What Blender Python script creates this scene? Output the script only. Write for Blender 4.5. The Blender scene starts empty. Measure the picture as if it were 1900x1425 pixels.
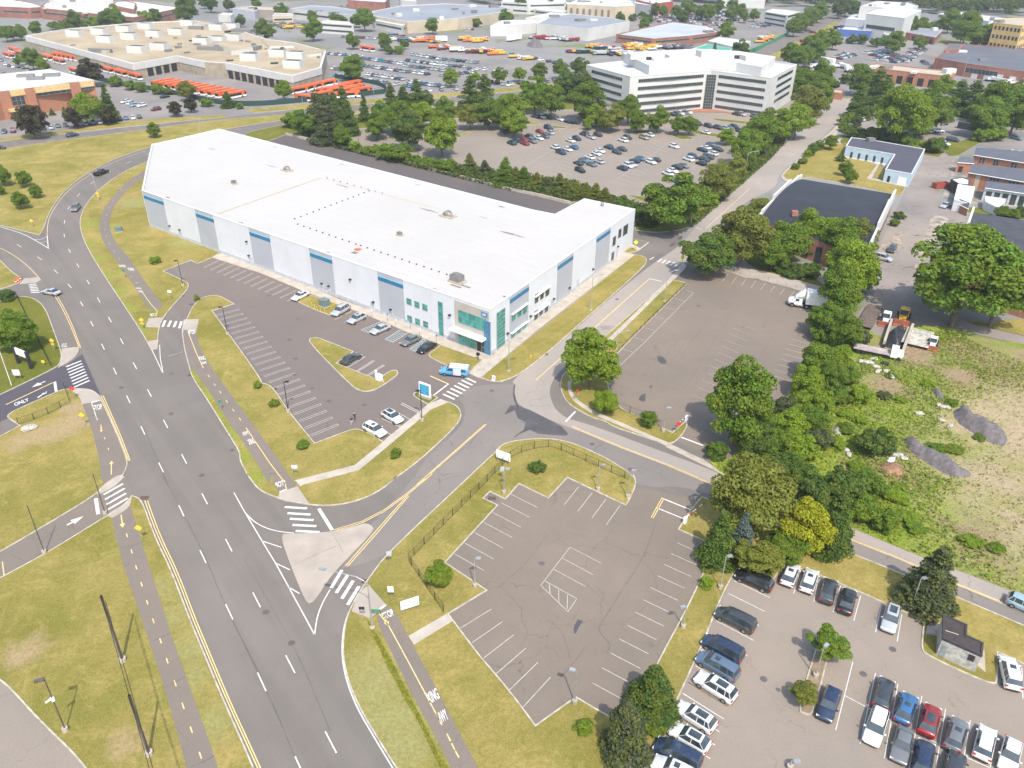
import bpy, bmesh, math, random
import numpy as np
from mathutils import Vector, Matrix
from mathutils.geometry import tessellate_polygon
R=math.radians
random.seed(7); rng=np.random.default_rng(7)
scene=bpy.context.scene
COL=scene.collection
# ---------------------------------------------------------------- camera (drone, 75.6 m up)
FPX,TH,RO,HC=1493.3,0.526507,0.0114317,75.59
cd=bpy.data.cameras.new('camera'); cam=bpy.data.objects.new('camera',cd); COL.objects.link(cam)
cd.sensor_fit='HORIZONTAL'; cd.sensor_width=36; cd.lens=36*FPX/1900; cd.clip_start=1; cd.clip_end=6000
rt=Vector((1,0,0)); fw=Vector((0,math.cos(TH),-math.sin(TH))); up=Vector((0,math.sin(TH),math.cos(TH)))
X=rt*math.cos(RO)+up*math.sin(RO); Y=-rt*math.sin(RO)+up*math.cos(RO)
cam.matrix_world=Matrix(((X.x,Y.x,-fw.x,0),(X.y,Y.y,-fw.y,0),(X.z,Y.z,-fw.z,HC),(0,0,0,1)))
scene.camera=cam
# ---------------------------------------------------------------- light
SUN_AZ,SUN_EL=R(166.0),R(54.0)      # azimuth of the sun measured from +Y clockwise
w=bpy.data.worlds.new('World'); scene.world=w; w.use_nodes=True
nt=w.node_tree; bg=nt.nodes['Background']; sk=nt.nodes.new('ShaderNodeTexSky')
sk.sky_type='NISHITA'; sk.sun_disc=False; sk.sun_elevation=SUN_EL; sk.sun_rotation=SUN_AZ; sk.air_density=1.3; sk.dust_density=2.0
nt.links.new(sk.outputs[0],bg.inputs[0]); bg.inputs[1].default_value=0.15
sl=bpy.data.lights.new('sun','SUN'); sl.energy=2.6; sl.angle=R(0.6); sl.color=(1.0,0.955,0.88)
so=bpy.data.objects.new('sun',sl); COL.objects.link(so)
sd=Vector((math.sin(SUN_AZ)*math.cos(SUN_EL),math.cos(SUN_AZ)*math.cos(SUN_EL),math.sin(SUN_EL)))
so.rotation_euler=sd.to_track_quat('Z','Y').to_euler(); so.location=(40,-60,120)
scene.view_settings.view_transform='Standard'; scene.view_settings.look='None'; scene.view_settings.gamma=1
scene.view_settings.exposure=0.88
# ---------------------------------------------------------------- measured photograph coordinates -> ground positions
S_,T_,Q_=500/1781,500/1307,480/1900
CR={'A':(0,220,S_),'B':(450,220,S_),'C':(930,200,S_),'D':(1400,200,S_),'E':(0,500,S_),'F':(450,500,S_),'H':(930,500,S_),
'I':(1400,500,S_),'J':(0,880,T_),'K':(450,880,T_),'L':(900,880,T_),'M':(1350,880,550/1438),'T':(0,0,Q_),'U':(470,0,Q_),
'V':(940,0,Q_),'W':(1400,0,500/1900),'N':(600,560,350/1900),'P':(1080,80,420/1900),'O':(1740,250,160/1520),'Q':(1620,1080,280/1157),'Y':(1580,540,200/1781),'X':(0,0,1)}
def PX(s):
    o=[]; c='X'
    for t in s.split():
        if ':' in t: c,t=t.split(':')
        a,b=t.split(','); ox,oy,k=CR[c]; o.append((ox+float(a)*k,oy+float(b)*k))
    return o
def ray(x,y):
    u=(x-950)/FPX; v=-(y-712.5)/FPX
    u,v=u*math.cos(RO)-v*math.sin(RO),u*math.sin(RO)+v*math.cos(RO)
    return u,math.cos(TH)+v*math.sin(TH),-math.sin(TH)+v*math.cos(TH)
def G(p,z=0.):
    r=ray(*p); k=(HC-z)/-r[2]; return (r[0]*k,r[1]*k)
def W(s,z=0.): return [G(p,z) for p in PX(s)]
def hgt(b,t):
    P=G(b); r=ray(*t); k=math.hypot(*P)/math.hypot(r[0],r[1]); return HC+r[2]*k
def mpp(p,z=0.):        # metres per photograph pixel at that place
    g=G(p,z); return math.sqrt(g[0]**2+g[1]**2+(HC-z)**2)/FPX
def onwall(p,a,b):      # pixel on the vertical wall a-b -> (metres along, height)
    r=ray(*p); dx,dy=b[0]-a[0],b[1]-a[1]; L=math.hypot(dx,dy); dx/=L; dy/=L
    # k*r.xy = a + u*d
    det=r[0]*(-dy)-r[1]*(-dx); k=(a[0]*(-dy)-a[1]*(-dx))/det
    x,y=k*r[0],k*r[1]; return (x-a[0])*dx+(y-a[1])*dy, HC+k*r[2]
# ---------------------------------------------------------------- object helpers
def tag(o,label=None,cat=None,group=None,kind=None):
    if label: o['label']=label
    if cat: o['category']=cat
    if group: o['group']=group
    if kind: o['kind']=kind
    return o
def empty(name,loc=(0,0,0),rz=0,label=None,cat=None,group=None):
    o=bpy.data.objects.new(name,None); COL.objects.link(o); o.location=loc; o.rotation_euler=(0,0,rz); o.empty_display_size=.3
    return tag(o,label,cat,group)
class MB:
    def __init__(s): s.v=[];s.f=[];s.m=[];s.sm=[]
    def add(s,vs,fs,mi=0,smooth=False):
        k=len(s.v); s.v+= [tuple(x) for x in vs]
        for f in fs: s.f.append([i+k for i in f]); s.m.append(mi); s.sm.append(smooth)
        return s
    def box(s,x0,x1,y0,y1,z0,z1,mi=0,M=None):
        vs=[(x,y,z) for z in(z0,z1) for x,y in((x0,y0),(x1,y0),(x1,y1),(x0,y1))]
        if M is not None: vs=[tuple(M@Vector(v)) for v in vs]
        return s.add(vs,[(3,2,1,0),(4,5,6,7),(0,1,5,4),(1,2,6,5),(2,3,7,6),(3,0,4,7)],mi)
    def bar(s,a,b,r,r2=None,n=6,mi=0,smooth=True):
        a=Vector(a);b=Vector(b);d=(b-a).normalized(); r2=r if r2 is None else r2
        u=d.orthogonal().normalized(); v=d.cross(u); vs=[]
        for p,q in((a,r),(b,r2)):
            for i in range(n): t=2*math.pi*i/n; vs.append(p+u*q*math.cos(t)+v*q*math.sin(t))
        s.add(vs,[(i,(i+1)%n,n+(i+1)%n,n+i) for i in range(n)],mi,smooth)
        return s.add(vs,[tuple(range(n))[::-1],tuple(range(n,2*n))],mi)
    def poly(s,pts,z,mi=0):
        t=tessellate_polygon([[Vector((x,y,0)) for x,y in pts]]); fs=[]
        for a,b,c in t:
            A,B,C=pts[a],pts[b],pts[c]
            cr=(B[0]-A[0])*(C[1]-A[1])-(B[1]-A[1])*(C[0]-A[0])
            fs.append((a,b,c) if cr>0 else (a,c,b))
        return s.add([(x,y,z) for x,y in pts],fs,mi)
    def prism(s,pts,z0,z1,mi=0,mt=None,bottom=False):
        if area(pts)<0: pts=pts[::-1]
        n=len(pts); s.poly(pts,z1,mi if mt is None else mt)
        s.add([(x,y,z0) for x,y in pts]+[(x,y,z1) for x,y in pts],[(i,(i+1)%n,n+(i+1)%n,n+i) for i in range(n)],mi)
        return s
    def line(s,a,b,wd,z,mi=0):
        dx,dy=b[0]-a[0],b[1]-a[1]; L=math.hypot(dx,dy) or 1; nx,ny=-dy/L*wd/2,dx/L*wd/2
        return s.add([(a[0]+nx,a[1]+ny,z),(a[0]-nx,a[1]-ny,z),(b[0]-nx,b[1]-ny,z),(b[0]+nx,b[1]+ny,z)],[(0,1,2,3)],mi)
    def build(s,name,mats,parent=None,link=True):
        me=bpy.data.meshes.new(name); me.from_pydata(s.v,[],s.f)
        for m in (mats if isinstance(mats,(list,tuple)) else [mats]): me.materials.append(m)
        me.polygons.foreach_set('material_index',s.m); me.polygons.foreach_set('use_smooth',s.sm); me.update()
        o=bpy.data.objects.new(name,me)
        if link: COL.objects.link(o)
        if parent: o.parent=parent
        return o
def area(p): return sum(p[i][0]*p[(i+1)%len(p)][1]-p[(i+1)%len(p)][0]*p[i][1] for i in range(len(p)))/2
def smooth(pts,closed=True,it=3,lim=62):
    sharp=[False]*len(pts); n=len(pts)
    for i in range(n):
        if not closed and i in(0,n-1): sharp[i]=True; continue
        a,b,c=pts[i-1],pts[i],pts[(i+1)%n]
        t=math.atan2(c[1]-b[1],c[0]-b[0])-math.atan2(b[1]-a[1],b[0]-a[0]); t=abs((t+math.pi)%(2*math.pi)-math.pi)
        sharp[i]=t>R(lim)
    for _ in range(it):
        q=[];s2=[]; n=len(pts)
        for i in range(n):
            if sharp[i]: q.append(pts[i]); s2.append(True); continue
            a,b,c=pts[i-1],pts[i],pts[(i+1)%n]
            q.append((b[0]*.75+a[0]*.25,b[1]*.75+a[1]*.25)); s2.append(False)
            q.append((b[0]*.75+c[0]*.25,b[1]*.75+c[1]*.25)); s2.append(False)
        pts,sharp=q,s2
    return pts
def offset(pts,d,closed=True):
    o=[]; n=len(pts)
    for i in range(n):
        if closed: a,b,c=pts[i-1],pts[i],pts[(i+1)%n]
        else: a,b,c=pts[max(i-1,0)],pts[i],pts[min(i+1,n-1)]
        def nn(p,q):
            L=math.hypot(q[0]-p[0],q[1]-p[1]) or 1e-9; return (-(q[1]-p[1])/L,(q[0]-p[0])/L) if L>1e-6 else (0,0)
        n1=nn(a,b); n2=nn(b,c)
        if n1==(0,0): n1=n2
        if n2==(0,0): n2=n1
        mx,my=n1[0]+n2[0],n1[1]+n2[1]; L=math.hypot(mx,my) or 1; mx/=L;my/=L
        k=1/max(.5,mx*n1[0]+my*n1[1]); o.append((b[0]+mx*d*k,b[1]+my*d*k))
    return o
# ---------------------------------------------------------------- materials
def new(name):
    m=bpy.data.materials.new(name); m.use_nodes=True; n=m.node_tree; b=n.nodes['Principled BSDF']; return m,n,b
def N(n,t,**k):
    x=n.nodes.new(t)
    for a,b in k.items(): setattr(x,a,b)
    return x
def pos(n,obj=False):
    if obj: return N(n,'ShaderNodeTexCoord').outputs['Object']
    return N(n,'ShaderNodeNewGeometry').outputs['Position']
def noise(n,co,scale,detail=3,rough=.55,dist=0):
    x=N(n,'ShaderNodeTexNoise'); x.inputs['Scale'].default_value=scale; x.inputs['Detail'].default_value=detail; x.inputs['Roughness'].default_value=rough; x.inputs['Distortion'].default_value=dist
    n.links.new(co,x.inputs['Vector']); return x.outputs[0]
def rampf(n,f,a,b):     # map range clamp
    x=N(n,'ShaderNodeMapRange'); x.inputs[1].default_value=a; x.inputs[2].default_value=b; n.links.new(f,x.inputs[0]); return x.outputs[0]
def mix(n,f,a,b,mode='MIX'):
    x=N(n,'ShaderNodeMix',data_type='RGBA',blend_type=mode)
    if isinstance(f,(int,float)): x.inputs[0].default_value=f
    else: n.links.new(f,x.inputs[0])
    for i,c in((6,a),(7,b)):
        if isinstance(c,(tuple,list)): x.inputs[i].default_value=(*c[:3],1)
        else: n.links.new(c,x.inputs[i])
    return x.outputs[2]
def math_(n,op,a,b=0.5):
    x=N(n,'ShaderNodeMath',operation=op)
    for i,c in((0,a),(1,b)):
        if isinstance(c,(int,float)): x.inputs[i].default_value=c
        else: n.links.new(c,x.inputs[i])
    return x.outputs[0]
def bump(n,b,h,s,d=.1):
    x=N(n,'ShaderNodeBump'); x.inputs['Strength'].default_value=s; x.inputs['Distance'].default_value=d; n.links.new(h,x.inputs['Height']); n.links.new(x.outputs[0],b.inputs['Normal'])
def plain(name,c,rough=.6,metal=0,var=.12,scale=1.5,obj=False,spec=.5,c2=None):
    m,n,b=new(name); co=pos(n,obj); f=noise(n,co,scale,4)
    d=c2 or tuple(x*(1-var*2) for x in c); l=tuple(min(1,x*(1+var)) for x in c)
    n.links.new(mix(n,rampf(n,f,.3,.7),d,l if not c2 else c),b.inputs['Base Color'])
    b.inputs['Roughness'].default_value=rough; b.inputs['Metallic'].default_value=metal; b.inputs['Specular IOR Level'].default_value=spec
    return m
def patches(n,co,lst,soft=5,amp=9,sc=.09):
    tot=None; nz=math_(n,'MULTIPLY',math_(n,'SUBTRACT',noise(n,co,sc,6,.7,.4),.5),amp*2)
    for s,r in lst:
        x,y=W(s)[0]; v=N(n,'ShaderNodeVectorMath',operation='DISTANCE'); n.links.new(co,v.inputs[0]); v.inputs[1].default_value=(x,y,0)
        f=rampf(n,math_(n,'ADD',math_(n,'SUBTRACT',v.outputs['Value'],r),nz),soft,-soft); tot=f if tot is None else math_(n,'MAXIMUM',tot,f)
    return tot
def asphalt(name,c,crack=0.,patch=.14,speck=.25,stain=.25,cs=.16,warm=(1.06,1.0,.95),streak=False):
    c=tuple(x*k*.64 for x,k in zip(c,(1.03,1.0,.96))); m,n,b=new(name); co=pos(n)
    big=rampf(n,noise(n,co,.035,4,.6),.35,.65); mid=rampf(n,noise(n,co,.35,4,.6,.4),.3,.7); fine=noise(n,co,9,2,.8); fin2=noise(n,co,2.6,3,.7)
    a=tuple(x*(1-patch) for x in c); d=tuple(min(1,x*(1+patch)*k) for x,k in zip(c,warm))
    col=mix(n,big,a,d); col=mix(n,math_(n,'MULTIPLY',mid,.35),col,tuple(x*.82 for x in c))
    col=mix(n,math_(n,'MULTIPLY',rampf(n,fine,.35,.75),speck),col,tuple(min(1,x*1.7) for x in c))
    col=mix(n,math_(n,'MULTIPLY',rampf(n,fin2,.55,.8),stain),col,tuple(x*.55 for x in c))
    if streak:
        m0=N(n,'ShaderNodeMapping'); m0.inputs['Rotation'].default_value=(0,0,-STREAK); n.links.new(co,m0.inputs['Vector']); mp=N(n,'ShaderNodeMapping'); mp.inputs['Scale'].default_value=(.012,.42,1); n.links.new(m0.outputs[0],mp.inputs['Vector'])
        col=mix(n,math_(n,'MULTIPLY',rampf(n,noise(n,mp.outputs[0],1,3,.5),.42,.62),.30),col,tuple(x*.72 for x in c)); col=mix(n,math_(n,'MULTIPLY',rampf(n,noise(n,co,.05,3,.5,1.0),.5,.72),.3),col,tuple(x*1.3 for x in c))
    if crack:
        wv=N(n,'ShaderNodeTexVoronoi',feature='DISTANCE_TO_EDGE'); wv.inputs['Scale'].default_value=cs
        nz=N(n,'ShaderNodeTexNoise'); nz.inputs['Scale'].default_value=.6; nz.inputs['Detail'].default_value=5; n.links.new(co,nz.inputs['Vector'])
        ad=N(n,'ShaderNodeVectorMath',operation='MULTIPLY_ADD'); n.links.new(nz.outputs['Color'],ad.inputs[0]); ad.inputs[1].default_value=(3.2,3.2,0); n.links.new(co,ad.inputs[2]); n.links.new(ad.outputs[0],wv.inputs['Vector'])
        k=math_(n,'MULTIPLY',math_(n,'LESS_THAN',wv.outputs['Distance'],.0075*cs/.16),rampf(n,noise(n,co,.12,2),.42,.6))
        col=mix(n,math_(n,'MULTIPLY',k,crack),col,tuple(x*.3 for x in c))
    n.links.new(col,b.inputs['Base Color']); b.inputs['Roughness'].default_value=.9; b.inputs['Specular IOR Level'].default_value=.25
    bump(n,b,fine,.25,.02); return m
def grass(name,g=(.185,.174,.034),dry=(.38,.29,.10),lush=(.135,.16,.02),bare=(.36,.27,.15),dryness=.5,bareness=.0,stripe=None,lushk=.65,spots=()):
    m,n,b=new(name); co=pos(n)
    f1=rampf(n,noise(n,co,.06,5,.62,.5),.5-dryness*.3,.78-dryness*.3); f2=rampf(n,noise(n,co,.28,5,.65,.3),.35,.7); f5=rampf(n,noise(n,co,.16,6,.78,.8),.50,.66)
    f3=noise(n,co,2.2,5,.75); f4=noise(n,co,9,3,.8)
    col=mix(n,f1,g,dry); col=mix(n,math_(n,'MULTIPLY',rampf(n,noise(n,co,.11,4,.6,.8),.5,.7),lushk),col,lush)
    col=mix(n,math_(n,'MULTIPLY',f2,.4),col,tuple((a+c)/2*.86 for a,c in zip(g,lush)))
    if stripe is not None:
        mp=N(n,'ShaderNodeMapping'); mp.inputs['Rotation'].default_value=(0,0,stripe); n.links.new(co,mp.inputs['Vector'])
        wv=N(n,'ShaderNodeTexWave'); wv.inputs['Scale'].default_value=.16; wv.inputs['Distortion'].default_value=1.2; wv.inputs['Detail Scale'].default_value=.3; n.links.new(mp.outputs[0],wv.inputs['Vector'])
        col=mix(n,math_(n,'MULTIPLY',wv.outputs['Fac'],.28),col,dry)
    col=mix(n,math_(n,'MULTIPLY',f5,.7),col,tuple(x*1.15 for x in dry))
    if bareness:
        col=mix(n,rampf(n,noise(n,co,.075,6,.7,.6),.72-bareness*.32,.80-bareness*.25),col,bare)
    for lst,c_,so_,am_ in spots: col=mix(n,patches(n,co,lst,so_,am_,.25),col,c_)
    col=mix(n,math_(n,'MULTIPLY',rampf(n,f3,.38,.66),.5),col,tuple(x*.5 for x in g))
    col=mix(n,math_(n,'MULTIPLY',rampf(n,f4,.45,.72),.5),col,tuple(min(1,x*1.55) for x in dry))
    n.links.new(col,b.inputs['Base Color']); b.inputs['Roughness'].default_value=1; b.inputs['Specular IOR Level'].default_value=.05
    bump(n,b,math_(n,'ADD',f3,f4),.9,.12); return m
def leafmat(name):
    m,n,b=new(name); oi=N(n,'ShaderNodeObjectInfo'); ge=N(n,'ShaderNodeNewGeometry')
    c=oi.outputs['Color']; hs=N(n,'ShaderNodeHueSaturation'); n.links.new(c,hs.inputs['Color'])
    r=ge.outputs['Random Per Island']
    n.links.new(rampf_(n,r,0,1,.62,1.45),hs.inputs['Value']); n.links.new(rampf_(n,r,0,1,.485,.515),hs.inputs['Hue'])
    tc=N(n,'ShaderNodeTexCoord').outputs['Object']; cl=noise(n,tc,2.3,3)
    col=mix(n,rampf(n,cl,.4,.68),hs.outputs[0],mix(n,.55,hs.outputs[0],(.24,.26,.03)))
    n.links.new(col,b.inputs['Base Color']); b.inputs['Roughness'].default_value=.6; b.inputs['Specular IOR Level'].default_value=.22
    tr=N(n,'ShaderNodeBsdfTranslucent'); n.links.new(col,tr.inputs[0]); ms=N(n,'ShaderNodeMixShader'); ms.inputs[0].default_value=.44
    n.links.new(b.outputs[0],ms.inputs[1]); n.links.new(tr.outputs[0],ms.inputs[2]); n.links.new(ms.outputs[0],n.nodes['Material Output'].inputs[0]); return m
def rampf_(n,f,a,b,c,d):
    x=N(n,'ShaderNodeMapRange'); 
    for i,v in enumerate((a,b,c,d)): x.inputs[i+1].default_value=v
    n.links.new(f,x.inputs[0]); return x.outputs[0]
def paintmat(name):
    m,n,b=new(name); oi=N(n,'ShaderNodeObjectInfo'); co=pos(n,True)
    col=mix(n,math_(n,'MULTIPLY',rampf(n,noise(n,co,2.5,4),.45,.75),.12),oi.outputs['Color'],(.25,.22,.18))
    n.links.new(col,b.inputs['Base Color'])
    b.inputs['Roughness'].default_value=.32; b.inputs['Metallic'].default_value=.15; b.inputs['Coat Weight'].default_value=.7; b.inputs['Coat Roughness'].default_value=.06; return m
def brick(name,c=(.30,.115,.065)):
    m,n,b=new(name); co=pos(n); f=noise(n,co,.25,5); g=noise(n,co,6,3,.7)
    bt=N(n,'ShaderNodeTexBrick'); bt.inputs['Scale'].default_value=1; bt.inputs['Brick Width'].default_value=.5; bt.inputs['Row Height'].default_value=.2; bt.inputs['Mortar Size'].default_value=.02
    bt.inputs['Color1'].default_value=(*c,1); bt.inputs['Color2'].default_value=(*[x*.8 for x in c],1); bt.inputs['Mortar'].default_value=(*[min(1,x*1.3+.05) for x in c],1)
    sx=N(n,'ShaderNodeSeparateXYZ'); n.links.new(co,sx.inputs[0]); cx=N(n,'ShaderNodeCombineXYZ'); n.links.new(math_(n,'ADD',sx.outputs[0],sx.outputs[1]),cx.inputs[0]); n.links.new(sx.outputs[2],cx.inputs[1]); n.links.new(cx.outputs[0],bt.inputs['Vector'])
    col=mix(n,math_(n,'MULTIPLY',rampf(n,f,.4,.7),.35),bt.outputs[0],tuple(x*.62 for x in c)); col=mix(n,math_(n,'MULTIPLY',g,.2),col,(.4,.3,.24))
    n.links.new(col,b.inputs['Base Color']); b.inputs['Roughness'].default_value=.9; return m
def roofmat(name,c,c2=None,seam=None,stain=.3,sc=.08,rough=.85,seamcol=.8,width=.02,freq=.33):
    m,n,b=new(name); co=pos(n); c2=c2 or tuple(x*.75 for x in c)
    col=mix(n,rampf(n,noise(n,co,sc,6,.65,.5),.4,.72),c,c2)
    col=mix(n,math_(n,'MULTIPLY',rampf(n,noise(n,co,.9,5,.7),.5,.8),stain),col,tuple(x*.5 for x in c))
    if seam is not None:
        mp=N(n,'ShaderNodeMapping'); mp.inputs['Rotation'].default_value=(0,0,seam); n.links.new(co,mp.inputs['Vector'])
        sx=N(n,'ShaderNodeSeparateXYZ'); n.links.new(mp.outputs[0],sx.inputs[0])
        fr=math_(n,'FRACT',math_(n,'MULTIPLY',sx.outputs[1],freq)); col=mix(n,math_(n,'MULTIPLY',math_(n,'LESS_THAN',fr,width),rampf(n,noise(n,co,.3,2),.35,.6)),col,tuple(x*seamcol for x in c))
    n.links.new(col,b.inputs['Base Color']); b.inputs['Roughness'].default_value=rough; return m
def glass(name,c=(.02,.03,.035),rough=.08,spec=.8):
    m,n,b=new(name); co=pos(n,True); n.links.new(mix(n,rampf(n,noise(n,co,.7,3),.35,.7),c,tuple(x*2.2 for x in c)),b.inputs['Base Color'])
    b.inputs['Roughness'].default_value=rough; b.inputs['Specular IOR Level'].default_value=spec; return m
_a,_b=W('J:880,178 K:428,1300'); STREAK=math.atan2(_b[1]-_a[1],_b[0]-_a[0])
m_hwy=asphalt('highway_asphalt',(.252,.230,.210),.0,.10,.2,.16,streak=True)
m_lot=asphalt('lot_asphalt',(.248,.212,.195),.25,.07,.22,.22,.1)
m_old=asphalt('old_lot_asphalt',(.283,.24,.20),.35,.12,.25,.3,.12)
m_park=asphalt('car_park_asphalt',(.36,.315,.27),.25,.10,.3,.15,.12)
m_street=asphalt('street_concrete',(.455,.41,.37),.3,.10,.22,.18,.14)
m_street2=asphalt('street_asphalt',(.295,.27,.25),.45,.12,.22,.25,.16)
m_new=asphalt('new_asphalt',(.125,.118,.14),0,.08,.15,.1)
m_dock=asphalt('dock_asphalt',(.165,.15,.145),0,.08,.15,.15)
m_path=asphalt('path_asphalt',(.275,.238,.205),.2,.06,.2,.15)
m_far=asphalt('far_asphalt',(.33,.31,.30),.3,.2,.2,.25)
m_alley=asphalt('alley_pavement',(.36,.325,.30),.7,.25,.3,.55,.3)
m_tar=plain('wet_tar',(.085,.078,.078),.8,0,.15,.5)
m_conc=plain('concrete',(.42,.355,.28),.9,0,.12,.8)
m_kerb=plain('kerb_concrete',(.46,.41,.33),.9,0,.18,1.2)
m_walk=plain('walkway_concrete',(.44,.38,.31),.9,0,.10,.5)
m_isl=plain('island_concrete',(.385,.325,.265),.9,0,.10,.25)
lime=[('A:%d,%d'%q,2.6) for q in((575,700),(590,830),(640,930),(700,1040),(770,1150),(830,1260),(900,1400))]+[('E:%d,%d'%q,2.3) for q in((1290,710),(1380,830),(1460,960),(1540,1090),(1620,1230),(1690,1360))]
bare=[('E:480,1020',3.2),('E:400,1060',3.2),('E:290,1090',3),('E:170,1130',2.6),('E:490,915',2),('J:620,1320',1.4),('J:130,860',2),('K:680,1010',1)]
pale=[('K:600,960',2.5),('K:640,1060',3),('K:700,1180',3.2),('K:760,1300',3.2),('J:790,560',1.5),('J:850,700',1.6),('J:900,850',1.7),('J:960,980',1.7),('J:1060,1200',1.8),('A:1300,800',6),('A:900,560',5)]
m_lawn=grass('lawn_grass',spots=((lime,(.235,.27,.045),1.5,3),(bare,(.40,.29,.17),1.2,3.5),(pale,(.30,.29,.115),2,4)))
m_lawn2=grass('mown_grass',g=(.19,.178,.034),dry=(.35,.27,.09),dryness=.65,stripe=R(37))
m_lush=grass('lush_grass',g=(.115,.135,.02),dry=(.20,.18,.04),dryness=.3,lushk=.8)
m_weed=grass('weedy_ground',g=(.17,.20,.03),dry=(.28,.26,.08),lush=(.09,.14,.02),bare=(.46,.37,.25),dryness=.55,bareness=.75,lushk=.8)
m_dirt=grass('dry_field',g=(.38,.32,.16),dry=(.50,.40,.26),lush=(.2,.22,.06),bare=(.55,.43,.31),dryness=.6,bareness=.9,lushk=.35)
m_white=plain('white_road_paint',(.66,.64,.59),.7,0,.1,3)
m_faint=plain('worn_white_paint',(.46,.43,.39),.8,0,.15,3)
m_yel=plain('yellow_road_paint',(.78,.55,.22),.7,0,.12,3)
m_blue=plain('blue_white_paint',(.45,.62,.68),.7,0,.1,3)
m_leaf=leafmat('leaf'); m_bark=plain('bark',(.16,.12,.09),.95,0,.25,6,True)
m_paint=paintmat('car_paint'); m_cglass=glass('car_glass',(.03,.04,.044),.05); m_tyre=plain('rubber',(.02,.02,.02),.85); m_rim=plain('alloy',(.45,.45,.46),.3,.9)  # car glass base colour lightened to stand in for reflected sky
m_lamp=plain('headlight_lens',(.8,.8,.8),.15); m_tail=plain('tail_light_lens',(.45,.02,.02),.25); m_black=plain('black_metal',(.02,.02,.02),.45); m_trim=plain('dark_trim',(.03,.03,.032),.5)
m_galv=plain('galvanised_steel',(.50,.51,.50),.45,.6); m_bronze=plain('brown_steel',(.14,.11,.09),.5,.3); m_wood=plain('weathered_wood',(.16,.12,.10),.9,0,.25,2)
m_wht=plain('white_enamel',(.80,.80,.78),.45,0,.04); m_signy=plain('yellow_sign',(.72,.50,.04),.5,0,.03); m_red=plain('red_sign',(.55,.05,.04),.5); m_sgrn=plain('green_sign',(.05,.25,.12),.5); m_sblue=plain('blue_sign',(.05,.22,.42),.5)
m_wall=plain('white_tilt_up_panel',(.60,.605,.62),.85,0,.03,.2); m_gry=plain('grey_tilt_up_panel',(.38,.39,.42),.85,0,.03,.2); m_grey2=plain('grey_plinth',(.46,.47,.50),.85)
m_stripe=plain('teal_blue_stripe',(.03,.17,.30),.6); m_stripel=plain('light_blue_stripe',(.25,.55,.75),.6); m_beige=plain('beige_panel',(.42,.38,.335),.85,0,.05,.5)
m_tglass=glass('teal_glass',(.03,.17,.15),.12,.6); m_dglass=glass('dark_glass',(.03,.035,.035),.12,.6); m_mull=plain('mullion',(.35,.4,.4),.5,.5)
m_brick=brick('brick'); m_brick2=brick('orange_brick',(.36,.14,.07)); m_offw=plain('off_white_precast',(.56,.545,.51),.85,0,.05,.1); m_tan=plain('tan_stucco',(.50,.42,.30),.9,0,.08,.1); m_gold=plain('ochre_band',(.62,.45,.22),.8)
# ---------------------------------------------------------------- tree prototypes (unit crown radius, shared meshes)
def leaves(centres,rads,n,size,seed,flat=.75,outward=.7,fill=.25):
    r=np.random.default_rng(seed); C=np.array(centres); Rr=np.array(rads,float)
    wgt=Rr.mean(1)**2; wgt/=wgt.sum(); idx=r.choice(len(C),n,p=wgt)
    d=r.normal(size=(n,3)); d/=np.linalg.norm(d,axis=1)[:,None]
    low=d[:,2]<-.35; d[low,2]*=-.6; d/=np.linalg.norm(d,axis=1)[:,None]
    rad=np.where(r.random(n)<fill,r.random(n)**.5,.86+.22*r.random(n))
    p=C[idx]+d*Rr[idx]*rad[:,None]
    nrm=d*outward+r.normal(size=(n,3))*.5+np.array([0,0,.35]); nrm/=np.linalg.norm(nrm,axis=1)[:,None]
    t=np.cross(nrm,r.normal(size=(n,3))); t/=np.linalg.norm(t,axis=1)[:,None]; b=np.cross(nrm,t)
    s=size*(.6+.8*r.random(n))[:,None]
    v=np.stack([p-t*s,p-b*s*flat,p+t*s,p+b*s*flat],1).reshape(-1,3)
    return v
def leafmesh(name,v):
    n=len(v)//4; me=bpy.data.meshes.new(name); me.vertices.add(len(v)); me.vertices.foreach_set('co',v.ravel().astype(np.float32))
    me.loops.add(4*n); me.loops.foreach_set('vertex_index',np.arange(4*n)); me.polygons.add(n); me.polygons.foreach_set('loop_start',np.arange(0,4*n,4)); me.polygons.foreach_set('loop_total',np.full(n,4))
    me.materials.append(m_leaf); me.update(calc_edges=True); return me
def round_crown(seed,n=17000,size=.035,nl=58,squash=1.0):
    r=np.random.default_rng(seed); C=[];Rd=[]
    for i in range(nl):
        d=r.normal(size=3); d/=np.linalg.norm(d); d[2]=d[2]*.9+.1; k=.50+.36*r.random(); tp=1-.22*max(0,d[2])
        C.append((d[0]*k*tp,d[1]*k*tp,d[2]*k*squash*1.05)); q=.14+.17*r.random(); Rd.append((q,q,q*.85))
    C.append((0,0,-.05)); Rd.append((.55,.55,.55))
    return leafmesh('crown',leaves(C,Rd,n,size,seed))
def cone_crown(seed,n=13000,size=.045,h=3.0,rag=.25):
    r=np.random.default_rng(seed); C=[];Rd=[]
    for i in range(90):
        z=r.random()**1.25; rr=(1-z)**.85*(.72+rag*r.normal()*.5); a=r.random()*6.283
        C.append((rr*math.cos(a)*.72,rr*math.sin(a)*.72,z*h)); q=.12+.22*(1-z); Rd.append((q*1.25,q*1.25,q*.7))
    v=leaves(C,Rd,n,size,seed,outward=.5,fill=.3); v[:,2]-=h*.42; return leafmesh('crown',v)
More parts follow.
